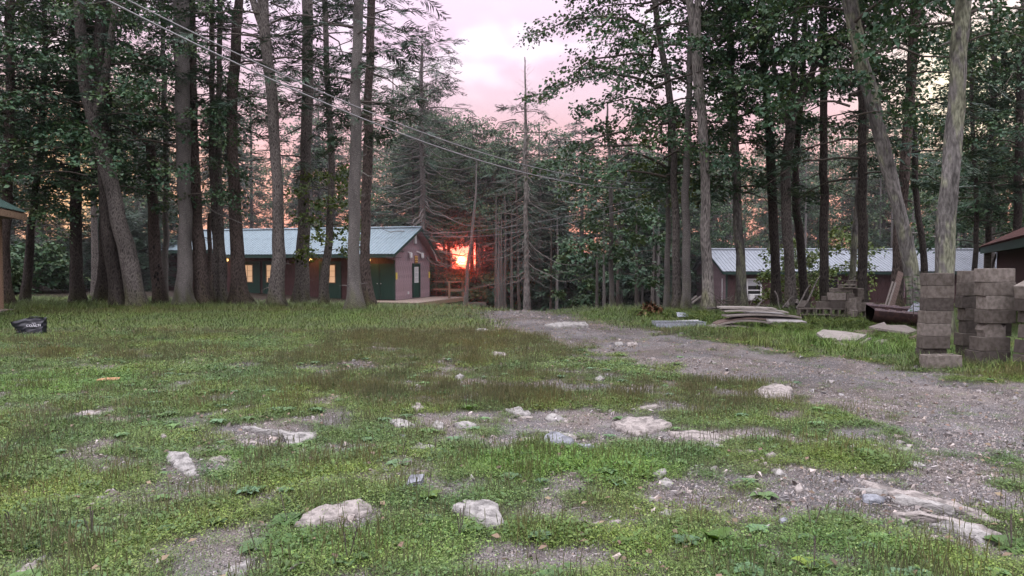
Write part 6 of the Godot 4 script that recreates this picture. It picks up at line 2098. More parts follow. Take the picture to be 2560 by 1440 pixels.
func build_rocks() -> void:
	var A := [0.0, 1000.0, 2.844]
	var B := [850.0, 1000.0, 3.012]
	var C := [1650.0, 1000.0, 2.813]
	var P := [0.0, 0.0, 1.0]
	var rocks := [
		[A, [[530, 112], [600, 80], [720, 78], [755, 108], [650, 132], [550, 126]], 0.03, "rock_pink", "flat pinkish stone alone in the grass at the left"],
		[A, [[1180, 370], [1320, 375], [1370, 450], [1402, 530], [1340, 548], [1270, 500], [1190, 430]], 0.06, "rock_gray", "smooth gray slab slanting down, left of the middle foreground"],
		[A, [[1405, 412], [1500, 400], [1655, 425], [1640, 452], [1500, 450], [1430, 432]], 0.04, "rock_pink", "pinkish stone just right of the smooth gray slab"],
		[A, [[1720, 193], [1860, 208], [2060, 240], [2265, 232], [2250, 265], [2150, 300], [2130, 332], [2040, 322], [2038, 262], [1860, 230]], 0.035, "rock_gray", "long T-shaped gray ledge in the left middle ground"],
		[A, [[2090, 350], [2180, 358], [2195, 388], [2100, 396]], 0.03, "rock_pink", "small stone below the T-shaped ledge"],
		[A, [[1620, 288], [1800, 292], [1920, 325], [1860, 322], [1700, 300]], 0.015, "rock_pink", "thin streak of buried rock left of the T-shaped ledge"],
		[A, [[1560, 500], [1700, 492], [1760, 505], [1600, 520]], 0.02, "rock_gray", "small flat stone below the pinkish one"],
		[A, [[670, 700], [720, 685], [770, 690], [750, 715], [690, 720]], 0.03, "rock_gray", "small gray stone at the lower left"],
		[A, [[1040, 735], [1110, 718], [1130, 740], [1060, 755]], 0.02, "rock_pink", "small flat stone left of the big pale slab"],
		[P, [[733, 1318], [752, 1295], [809, 1271], [870, 1262], [905, 1256], [932, 1263], [925, 1282], [880, 1293], [820, 1301], [780, 1316]], 0.05, "rock_pink", "big pale slab in the lower left foreground"],
		[P, [[545, 1446], [575, 1428], [618, 1408], [628, 1412], [612, 1448]], 0.05, "rock_gray", "gray split stone cut by the bottom edge"],
		[P, [[30, 1450], [70, 1418], [92, 1414], [94, 1450]], 0.05, "rock_pink", "pinkish stone at the bottom left corner"],
		[B, [[368, 172], [450, 158], [572, 190], [540, 206], [430, 207]], 0.05, "rock_gray", "gray stone, leftmost of the three in a row in the middle"],
		[B, [[680, 202], [730, 176], [782, 190], [780, 222], [720, 228]], 0.07, "rock_gray", "rounded stone, middle one of the three in a row"],
		[B, [[858, 185], [900, 174], [1034, 195], [980, 212], [900, 207]], 0.05, "rock_gray", "flat stone, rightmost of the three in a row"],
		[B, [[442, 276], [480, 264], [532, 290], [480, 302]], 0.03, "rock_blue", "small bluish stone under the row of three"],
		[B, [[526, 374], [590, 330], [640, 352], [735, 360], [640, 378]], 0.03, "rock_gray", "half buried stone at the left of the bright green patch"],
		[B, [[1226, 78], [1350, 73], [1442, 110], [1400, 127], [1330, 116]], 0.07, "rock_gray", "gray stone among the seed stalks in the centre"],
		[B, [[1345, 125], [1460, 128], [1455, 142], [1355, 140]], 0.02, "rock_pink", "thin flat stone right under the gray one in the centre"],
		[B, [[1543, 142], [1600, 120], [1692, 150], [1600, 157]], 0.05, "rock_gray", "pointed stone standing in the bare gravel patch"],
		[B, [[1528, 292], [1570, 266], [1700, 288], [1775, 320], [1680, 342], [1570, 332]], 0.09, "rock_blue", "blue gray rounded rock at the edge of the bright green patch"],
		[B, [[1780, 332], [1860, 345], [1940, 372], [1840, 372]], 0.04, "rock_blue", "blue gray rock tail right of the rounded one"],
		[B, [[1490, 235], [1640, 250], [1820, 285], [1780, 300], [1620, 262]], 0.03, "rock_gray", "thin ledge edge above the blue gray rock"],
		[B, [[2036, 182], [2150, 153], [2350, 153], [2510, 200], [2400, 232], [2250, 262], [2150, 242]], 0.10, "rock_pink", "large humped pale rock in the centre right"],
		[B, [[838, 832], [930, 775], [1080, 768], [1200, 830], [1238, 910], [1200, 955], [1100, 955], [1000, 900], [900, 862]], 0.10, "rock_gray", "big rounded pale boulder in the centre foreground"],
		[B, [[2348, 562], [2400, 540], [2462, 534], [2462, 560], [2400, 582]], 0.03, "rock_gray", "upper of two small flat stones right of the green patch"],
		[B, [[2388, 612], [2450, 590], [2512, 630], [2482, 662], [2420, 642]], 0.04, "rock_gray", "lower of two small flat stones right of the green patch"],
		[B, [[1158, 1052], [1220, 1024], [1282, 1030], [1262, 1052]], 0.03, "rock_pink", "small stone below the big rounded boulder"],
		[B, [[1390, 1035], [1480, 1020], [1620, 990], [1600, 1010], [1450, 1045]], 0.02, "rock_pink", "flat half buried stone right below the big boulder"],
		[B, [[2395, 872], [2450, 838], [2502, 850], [2492, 892]], 0.05, "rock_gray", "gray stone in the gravel at the right of the centre foreground"],
		[B, [[2000, 940], [2050, 915], [2120, 930], [2080, 950]], 0.03, "rock_pink", "pale flat stone in the pebbly patch"],
		[C, [[58, 232], [250, 214], [400, 240], [535, 282], [380, 302], [150, 266]], 0.03, "rock_pink", "sandy flat ledge right of the humped rock"],
		[C, [[303, 332], [360, 304], [432, 336], [380, 347]], 0.05, "rock_gray", "pointed gray stone under the sandy ledge"],
		[C, [[1396, 570], [1570, 618], [1935, 698], [2340, 832], [2150, 794], [1900, 732], [1540, 652]], 0.05, "rock_pink", "long pinkish ledge, uppermost strip of the outcrop at the right"],
		[C, [[1388, 632], [1470, 624], [1605, 650], [1562, 672], [1420, 657]], 0.05, "rock_gray", "small gray strip at the left end of the outcrop"],
		[C, [[1418, 682], [1500, 675], [1590, 690], [1560, 724], [1430, 722]], 0.05, "rock_blue", "bluish block of rock at the left end of the outcrop"],
		[C, [[1606, 702], [1700, 688], [1900, 738], [2085, 780], [2060, 802], [1850, 752], [1700, 752]], 0.06, "rock_gray", "gray middle strip of the outcrop"],
		[C, [[1990, 715], [2180, 775], [2430, 885], [2300, 870], [2120, 800]], 0.04, "rock_pink", "pink strip at the upper right of the outcrop"],
		[C, [[1606, 816], [1680, 794], [1850, 808], [2000, 850], [2210, 890], [2430, 972], [2300, 972], [2000, 872], [1720, 842]], 0.06, "rock_pink", "long pale strip in the lower half of the outcrop"],
		[C, [[1898, 882], [2000, 866], [2100, 870], [2280, 930], [2362, 976], [2200, 972], [1980, 922]], 0.07, "rock_gray", "smooth gray hump low in the outcrop"],
		[C, [[2198, 992], [2300, 975], [2375, 976], [2414, 1022], [2270, 1024]], 0.05, "rock_gray", "lowest stone of the outcrop at the right"],
		[C, [[978, 212], [1060, 204], [1155, 210], [1172, 236], [1020, 232]], 0.025, "rock_pink", "flat stone in the sparse grass before the track"],
		[C, [[1738, 432], [1800, 440], [1875, 470], [1780, 468]], 0.025, "rock_gray", "flat stone at the right between grass and track"],
		[C, [[1638, 342], [1700, 336], [1765, 345], [1742, 362]], 0.02, "rock_gray", "thin flat stone in the grass strip at the right"],
		[C, [[943, 642], [980, 624], [1012, 650], [960, 662]], 0.06, "rock_pink", "round pinkish cobble left of the outcrop"],
		[C, [[1320, 335], [1360, 318], [1385, 335], [1345, 348]], 0.04, "rock_gray", "small cobble before the flat stones at the right"],
		[C, [[740, 395], [790, 380], [830, 392], [780, 405]], 0.03, "rock_pink", "small pale stone in the sparse grass"],
		[C, [[1145, 290], [1170, 280], [1195, 292], [1165, 303]], 0.04, "rock_gray", "small cobble under the flat stone before the track"],
		[C, [[785, 505], [840, 498], [895, 530], [820, 535]], 0.03, "rock_gray", "flat gray stone left of the pebbly patch"],
		[C, [[600, 540], [660, 530], [670, 550], [620, 556]], 0.025, "rock_pink", "small pale stone beside the flat gray one"],
		[C, [[830, 860], [870, 845], [905, 862], [860, 880]], 0.04, "rock_blue", "bluish cobble in the pebbly patch at the lower right"],
		[C, [[1300, 1015], [1340, 1005], [1370, 1020], [1330, 1032]], 0.03, "rock_blue", "bluish flat pebble below the outcrop"],
		[C, [[1290, 985], [1330, 975], [1365, 990], [1330, 1000]], 0.03, "rock_gray", "gray flat pebble below the outcrop"],
		[P, [[1883, 978], [1930, 963], [1982, 972], [1976, 991], [1915, 996]], 0.09, "rock_pink", "pale rock at the edge of the track"],
		[P, [[1231, 884], [1262, 882], [1267, 889], [1235, 891]], 0.06, "rock_pink", "brick-like pale stone in the brown grass"],
		[P, [[1568, 858], [1592, 858], [1595, 863], [1570, 864]], 0.05, "rock_pink", "small brick-like stone on the track"],
		[P, [[1536, 858], [1556, 857], [1558, 862], [1538, 863]], 0.04, "rock_gray", "small flat stone left of the brick-like one on the track"],
		[P, [[1362, 812], [1395, 806], [1465, 806], [1472, 812], [1430, 814], [1400, 817]], 0.05, "rock_gray", "whitish ledge of rock on the far part of the track"],
		[P, [[1185, 826], [1205, 822], [1222, 825], [1212, 831]], 0.04, "rock_gray", "pale stone at the left edge of the far track"],
		[P, [[1136, 945], [1150, 938], [1162, 943], [1150, 950]], 0.06, "rock_gray", "rounded stone among the dark seed stalks"],
		[P, [[1485, 948], [1500, 941], [1512, 949], [1496, 954]], 0.05, "rock_gray", "small stone right of the dark seed stalks"],
		[P, [[1595, 1020], [1640, 1012], [1652, 1018], [1610, 1024]], 0.03, "rock_pink", "flat stone in the gravel right of centre"],
		[P, [[1028, 1022], [1045, 1010], [1060, 1020], [1042, 1030]], 0.06, "rock_pink", "dusty stone behind the row of three"],
		[P, [[400, 1096], [410, 1088], [418, 1096], [408, 1101]], 0.05, "rock_pink", "small pink cobble above the smooth gray slab"],
		[P, [[2120, 1135], [2130, 1130], [2140, 1134], [2130, 1142]], 0.05, "rock_gray", "curved gray stone in the sparse grass at the right"],
	]
	var i := 0
	for r in rocks:
		var z: Array = r[0]
		var m := rock_mesh(zpx(r[1], z[0], z[1], z[2]), r[2], 700 + i)
		single("rock", m[0], M[r[3]], r[4], "rock", m[1], Vector3.ZERO, "stones in the clearing")
		i += 1
	# the angular stone standing up in the grass
	var sq := on_ground(1036, 1218)
	var b := Buf.new()
	var pts := [Vector3(-0.075, -0.03, 0.03), Vector3(-0.06, 0.02, 0.05), Vector3(0.03, -0.03, 0.07), Vector3(0.06, -0.03, -0.02), Vector3(-0.03, 0.075, -0.03), Vector3(0.065, 0.085, -0.02), Vector3(0.05, 0.06, 0.06), Vector3(-0.02, 0.045, 0.06)]
	for f in [[0, 1, 7, 2], [2, 7, 6, 3], [3, 6, 5, 3], [1, 4, 7, 1], [7, 4, 5, 6], [0, 4, 1, 0], [0, 3, 5, 4]]:
		b.quad(pts[f[0]], pts[f[1]], pts[f[2]], pts[f[3]])
	single("rock", angular(pts), M.rock_blue, "angular bluish stone standing up in the grass", "rock", sq, Vector3.ZERO, "stones in the clearing")
	# concrete slab by the slim stem
	var cs := on_ground(1189, 762)
	single("concrete_slab", chamfer_mesh(Vector3(-0.72, -0.1, -0.5), Vector3(0.72, 0.14, 0.5), 0.02), M.concrete2, "low concrete slab in the grass right of the deck", "concrete slab", cs + Vector3(0, 0.02, -0.4), Vector3(0, 0.04, 0))
	# bits of wood
	var ch := on_ground(269, 958)
	single("wood_chip", angular([Vector3(-0.15, 0, -0.02), Vector3(-0.1, 0.02, 0.04), Vector3(0.13, 0.0, 0.03), Vector3(0.15, 0.035, -0.01), Vector3(-0.02, 0.04, -0.03), Vector3(0.05, 0.0, -0.04), Vector3(-0.12, 0.03, -0.01)]), M.chip, "orange piece of bark in the grass at the left", "bark", ch + Vector3(0, 0.03, 0), Vector3(0, 0.2, 0.04))
	var tw := [[705, 1438, 765, 1408, 0.009, "forked gray stick at the bottom edge"], [2205, 1262, 2268, 1280, 0.007, "pale curved stick on the outcrop"], [120, 1240, 155, 1243, 0.006, "dark twig lying in the grass at the lower left"], [1430, 1272, 1475, 1278, 0.005, "straight twig right of the big boulder"], [2380, 1198, 2410, 1193, 0.005, "dark twig in the gravel at the right"], [2515, 1163, 2538, 1160, 0.008, "small brown stick on the track at the right edge"]]
	for s in tw:
		var a := on_ground(s[0], s[1], 0.03)
		var z := on_ground(s[2], s[3], 0.04)
		single("stick", rod(a, z, s[4], s[4] * 0.5, 6, 0.015), M.dead_twig, s[5], "stick", Vector3.ZERO, Vector3.ZERO, "sticks on the ground")
	single("added_branch", rod(at(112, 777, 25.6), at(166, 773, 26.0), 0.05, 0.03, 7, 0.05), M.twig, "dark branch added over a dark patch in the grass before the pavilion", "branch")  # branch added to stand in for a dark patch of ground

func angular(pts: Array) -> ArrayMesh:
	# the convex hull of a few points
	var st := SurfaceTool.new()
	st.begin(Mesh.PRIMITIVE_TRIANGLES)
	st.set_smooth_group(-1)
	var n := pts.size()
	for a in n:
		for b in range(a + 1, n):
			for c in range(b + 1, n):
				var A: Vector3 = pts[a]
				var nn: Vector3 = (pts[b] - A).cross(pts[c] - A)
				if nn.length() < 1e-9:
					continue
				var plus := 0
				var minus := 0
				for p in pts:
					var s: float = nn.dot(p - A)
					if s > 1e-9:
						plus += 1
					elif s < -1e-9:
						minus += 1
				if plus == 0:
					for v in [A, pts[c], pts[b]]:
						st.add_vertex(v)
				elif minus == 0:
					for v in [A, pts[b], pts[c]]:
						st.add_vertex(v)
	st.generate_normals()
	return st.commit()


# ---------------------------------------------------------------- bag

func build_bag() -> void:
	var p := on_ground(76, 838)
	var o := thing("shopping_bag", "crumpled dark navy shopping bag with white lettering in the grass", "shopping bag", p, 0.12)
	o.rotation = Vector3(-0.05, 0.12, 0.03)
	# a sheet round the bag: front, side, back, side; creased
	var w := 0.62
	var h := 0.37
	var dp := 0.2
	var b := Buf.new()
	var per := PackedVector2Array()
	for k in 25:
		per.append(Vector2(lerpf(w / 2, -w / 2, k / 24.0), dp / 2))
	for k in range(1, 9):
		var t := k / 8.0
		per.append(Vector2(-w / 2 + 0.05 * sin(t * PI), lerpf(dp / 2, -dp / 2, t)))
	for k in range(1, 25):
		per.append(Vector2(lerpf(-w / 2, w / 2, k / 24.0), -dp / 2))
	for k in range(1, 8):
		var t := k / 8.0
		per.append(Vector2(w / 2 - 0.05 * sin(t * PI), lerpf(-dp / 2, dp / 2, t)))
	var rows := 14
	var grid := []
	for r in rows + 1:
		var t := float(r) / rows
		var row := []
		for q in per:
			var pinch := lerpf(1.0, 0.62, t)
			var v := Vector3(q.x * lerpf(0.9, 1.0, t), t * h, q.y * pinch)
			# the left end droops and folds in
			var lf := smoothstep(0.02, -0.31, q.x)
			v.y -= lf * t * 0.07 - 0.0
			v.y += 0.03 * (1.0 - t) * smoothstep(-0.1, 0.31, q.x)
			v.z += 0.035 * n_fine.get_noise_2d(q.x * 3.0 + t * 1.5, t * 3.0) * (1.0 if q.y > 0 else -1.0) + 0.05 * lf * sin(t * 4.0 + q.x * 9.0)
			v.x += lf * 0.03 * sin(t * 5.0)
			row.append(v)
		grid.append(row)
	var n := per.size()
	var st := SurfaceTool.new()
	st.begin(Mesh.PRIMITIVE_TRIANGLES)
	st.set_smooth_group(0)
	for r in rows:
		for k in n:
			var a: Vector3 = grid[r][k]
			var c: Vector3 = grid[r][(k + 1) % n]
			var d: Vector3 = grid[r + 1][k]
			var e: Vector3 = grid[r + 1][(k + 1) % n]
			for v in [a, c, d, c, e, d]:
				st.add_vertex(v)
	for k in range(1, n - 1):
		for v in [grid[0][0], grid[0][k], grid[0][k + 1]]:
			st.add_vertex(v)
	st.generate_normals()
	part("bag_body", st.commit(), M.bag, o)
	for s in [1.0, -1.0]:
		var hp := PackedVector3Array()
		var hr := PackedFloat32Array()
		for k in 13:
			var t := k / 12.0
			hp.append(Vector3(lerpf(-0.02, 0.2, t), h + 0.035 * sin(t * PI) - 0.01, 0.055 * s + 0.02 * sin(t * 3.0)))
			hr.append(0.006)
		var hb := Buf.new()
		hb.tube(hp, hr, 6)
		part("handle", hb.mesh(), M.bag, o)
	var font := SystemFont.new()
	font.font_names = PackedStringArray(["Droid Serif"])
	font.font_weight = 700
	for line in [["COACH", 0.062, 0.205, 0.27], ["NEW YORK", 0.02, 0.178, 0.13]]:
		var tm := TextMesh.new()
		tm.text = line[0]
		tm.font = font
		tm.font_size = 64
		tm.pixel_size = line[1] / 64.0 * 1.3
		tm.depth = 0.002
		var ln := part("lettering", tm, M.bag_print, o, Vector3(0.115, line[2], 0.098), Vector3(-0.09, 0, 0))
		ln.scale = Vector3(0.98, 0.85, 1.0)
	# the small horse-and-cart like mark, kept as a plain mark
	var mk := Buf.new()
	for k in 5:
		mk.box(Vector3(0.075 + k * 0.017, 0.245 + 0.006 * (k % 2), 0), Vector3(0.086 + k * 0.017, 0.256 + 0.006 * (k % 2), 0.002))
	mk.box(Vector3(0.08, 0.238, 0), Vector3(0.15, 0.242, 0.002))
	part("printed_mark", mk.mesh(), M.bag_print, o, Vector3(0, 0.0, 0.09), Vector3(-0.03, 0, 0))
	keepout.append([p.x, -p.z, 0.32])


# ---------------------------------------------------------------- weeds, grass, gravel

func plantain(parent: Node, leaves: int, l: float, upright: float, tone: Color) -> void:
	for k in leaves:
		var b := Buf.new()
		var a := k * TAU / leaves + rng.randf_range(-0.3, 0.3)
		var out := Vector3(cos(a), 0, sin(a))
		var side := Vector3(-sin(a), 0, cos(a))
		var v := rng.randf_range(0.8, 1.25)
		b.color = Color(tone.r * v, tone.g * v, tone.b * v)
		var len := l * rng.randf_range(0.75, 1.2)
		var prev := -1
		for j in 7:
			var t := j / 6.0
			var w := len * 0.3 * pow(sin(PI * clampf(t * 0.86 + 0.08, 0, 1)), 1.4)
			if t < 0.25:
				w = len * 0.035
			var c := out * len * t * (1.0 - upright * 0.5) + Vector3.UP * len * (upright * t + 0.35 * t - 0.45 * t * t)
			var nn := (Vector3.UP - out * 0.3).normalized()
			var i0 := b.vert(c - side * w + Vector3.UP * w * 0.35, nn)
			b.vert(c, nn)
			b.vert(c + side * w + Vector3.UP * w * 0.35, nn)
			if prev >= 0:
				b.i.append_array(PackedInt32Array([prev, i0, prev + 1, prev + 1, i0, i0 + 1, prev + 1, i0 + 1, prev + 2, prev + 2, i0 + 1, i0 + 2]))
			prev = i0
		part("leaf", b.mesh(), M.grass, parent)

func build_weeds() -> void:
	rng.seed = 800
	var list := [[1790, 1368, 7, 0.13, 0.75, Color(0.06, 0.12, 0.02), "dark green upright plantain in the lower right foreground"], [2035, 1436, 6, 0.12, 0.55, Color(0.13, 0.19, 0.03), "yellow green plantain at the bottom edge"], [1070, 1252, 5, 0.12, 0.5, Color(0.09, 0.15, 0.03), "plantain with a yellowish leaf below the angular stone"], [1170, 1030, 4, 0.12, 0.6, Color(0.07, 0.14, 0.03), "small plantain left of the gray stone in the centre"], [1605, 1085, 5, 0.11, 0.5, Color(0.07, 0.14, 0.03), "plantain growing on the humped pale rock"], [2030, 1330, 7, 0.12, 0.3, Color(0.05, 0.09, 0.03), "dark plantain with seed stalks in the pebbly patch"], [230, 1350, 8, 0.14, 0.25, Color(0.07, 0.13, 0.05), "broad plantain rosette at the lower left"], [40, 1340, 7, 0.14, 0.25, Color(0.08, 0.15, 0.06), "broad plantain rosette at the left edge"], [1000, 1165, 7, 0.12, 0.25, Color(0.09, 0.16, 0.08), "bluish green plantain rosette in the bright patch"], [1085, 1148, 7, 0.12, 0.25, Color(0.09, 0.16, 0.08), "bluish green plantain rosette left of the bright patch"], [1910, 1245, 6, 0.11, 0.25, Color(0.09, 0.15, 0.06), "pale plantain rosette in the pebbly patch"], [1560, 1055, 6, 0.12, 0.3, Color(0.08, 0.14, 0.06), "plantain rosette left of the humped pale rock"], [720, 1310, 7, 0.13, 0.3, Color(0.05, 0.10, 0.03), "dark plantain rosette left of the big pale slab"], [640, 1375, 7, 0.12, 0.25, Color(0.08, 0.14, 0.06), "plantain rosette in the lower left foreground"], [2530, 1380, 7, 0.15, 0.3, Color(0.06, 0.12, 0.03), "plantain with stalks at the lower right edge"], [2400, 1425, 6, 0.14, 0.3, Color(0.08, 0.14, 0.04), "plantain rosette at the bottom right"], [870, 1408, 6, 0.12, 0.3, Color(0.08, 0.15, 0.07), "plantain rosette at the bottom left of centre"], [1150, 1352, 6, 0.11, 0.3, Color(0.08, 0.15, 0.07), "plantain rosette below the big boulder"]]
	for s in list:
		var p := on_ground(s[0], s[1])
		var o := thing("plantain", s[6], "weed", p, rng.randf() * TAU, "broad leaved weeds")
		plantain(o, s[2], s[3], s[4], s[5])
		for k in rng.randi_range(0, 3):
			part("seed_stalk", rod(Vector3.ZERO, Vector3(rng.randf_range(-0.05, 0.05), rng.randf_range(0.12, 0.2), rng.randf_range(-0.05, 0.05)), 0.0022, 0.004, 4), M.twig, o)

func blade_clump(blades: int, l: float, spread: float, width: float, tones: Array, stiff: float) -> ArrayMesh:
	var b := Buf.new()
	for k in blades:
		var a := rng.randf() * TAU
		var out := Vector3(cos(a), 0, sin(a))
		var side := Vector3(-sin(a), 0, cos(a)).rotated(Vector3.UP, rng.randf_range(-0.6, 0.6))
		var p := Vector3(rng.randfn(0, spread), -0.008, rng.randfn(0, spread))
		var len := l * rng.randf_range(0.5, 1.25)
		var bend := rng.randf_range(0.3, 1.2) * (1.0 - stiff)
		var tone: Color = tones[rng.randi() % tones.size()]
		var v := rng.randf_range(0.75, 1.25)
		b.color = Color(tone.r * v, tone.g * v, tone.b * v)
		var prev := -1
		for j in 4:
			var t := j / 3.0
			var c := p + out * len * bend * t * t + Vector3.UP * len * (t - 0.35 * bend * t * t)
			var w := width * (1.0 - t * 0.85) * 0.5
			var nn := (Vector3.UP * 0.7 + out * 0.3 + side.cross(out) * 0.1).normalized()
			var i0 := b.vert(c - side * w, nn)
			b.vert(c + side * w, nn)
			if prev >= 0:
				b.i.append_array(PackedInt32Array([prev, i0, prev + 1, prev + 1, i0, i0 + 1]))
			prev = i0
	return b.mesh()

func leaf_mat(leaves: int, size: float, spread: float, h: float, tones: Array) -> ArrayMesh:
	# low broadleaf cover: clover-like leaflets and creeping stems
	var b := Buf.new()
	for k in leaves:
		var a := rng.randf() * TAU
		var p := Vector3(rng.randfn(0, spread), rng.randf_range(0.002, h), rng.randfn(0, spread))
		var dir := Vector3(cos(a), rng.randf_range(-0.3, 0.6), sin(a)).normalized()
		var up := (Vector3.UP + random_dir() * 0.5).normalized()
		var tone: Color = tones[rng.randi() % tones.size()]
		var v := rng.randf_range(0.7, 1.3)
		b.color = Color(tone.r * v, tone.g * v, tone.b * v)
		var s := size * rng.randf_range(0.6, 1.4)
		leaf(b, p, dir, dir.cross(up).normalized(), s, s * rng.randf_range(0.35, 0.65))
	return b.mesh()

func stalks(count: int, l: float, spread: float, tones: Array) -> ArrayMesh:
	# upright thin seed stalks with a thicker dark head
	var b := Buf.new()
	for k in count:
		var tone: Color = tones[rng.randi() % tones.size()]
		var v := rng.randf_range(0.7, 1.3)
		b.color = Color(tone.r * v, tone.g * v, tone.b * v)
		var p := Vector3(rng.randfn(0, spread), -0.005, rng.randfn(0, spread))
		var top := p + Vector3(rng.randfn(0, 0.22) * l, l * rng.randf_range(0.6, 1.2), rng.randfn(0, 0.22) * l)
		var m := p.lerp(top, 0.6) + Vector3(rng.randfn(0, 0.03) * l, 0, rng.randfn(0, 0.03) * l)
		b.tube(PackedVector3Array([p, m, m.lerp(top, 0.3), top]), PackedFloat32Array([0.0011, 0.0011, 0.0026, 0.0014]), 3)
	return b.mesh()

func scatter(called: String, label: String, category: String, mesh: Mesh, material: Material, list: Array) -> void:
	if list.is_empty():
		return
	var mm := MultiMesh.new()
	mm.transform_format = MultiMesh.TRANSFORM_3D
	mm.use_colors = true
	mm.mesh = mesh
	mm.instance_count = list.size()
	for k in list.size():
		mm.set_instance_transform(k, list[k][0])
		mm.set_instance_color(k, list[k][1])
	var o := MultiMeshInstance3D.new()
	o.name = numbered(called)
	o.multimesh = mm
	o.material_override = material
	add_child(o)
	tag(o, label, category)
	o.set_meta("kind", "stuff")

func blocked(x: float, d: float) -> bool:
	for k in keepout:
		if absf(x - k[0]) < 0.9 and absf(d - k[1]) < 1.2:
			if k[2] is float:
				if Vector2(x - k[0], d - k[1]).length() < k[2]:
					return true
			elif Geometry2D.is_point_in_polygon(Vector2(x - k[0], k[1] - d), k[2]):
				return true
	return false

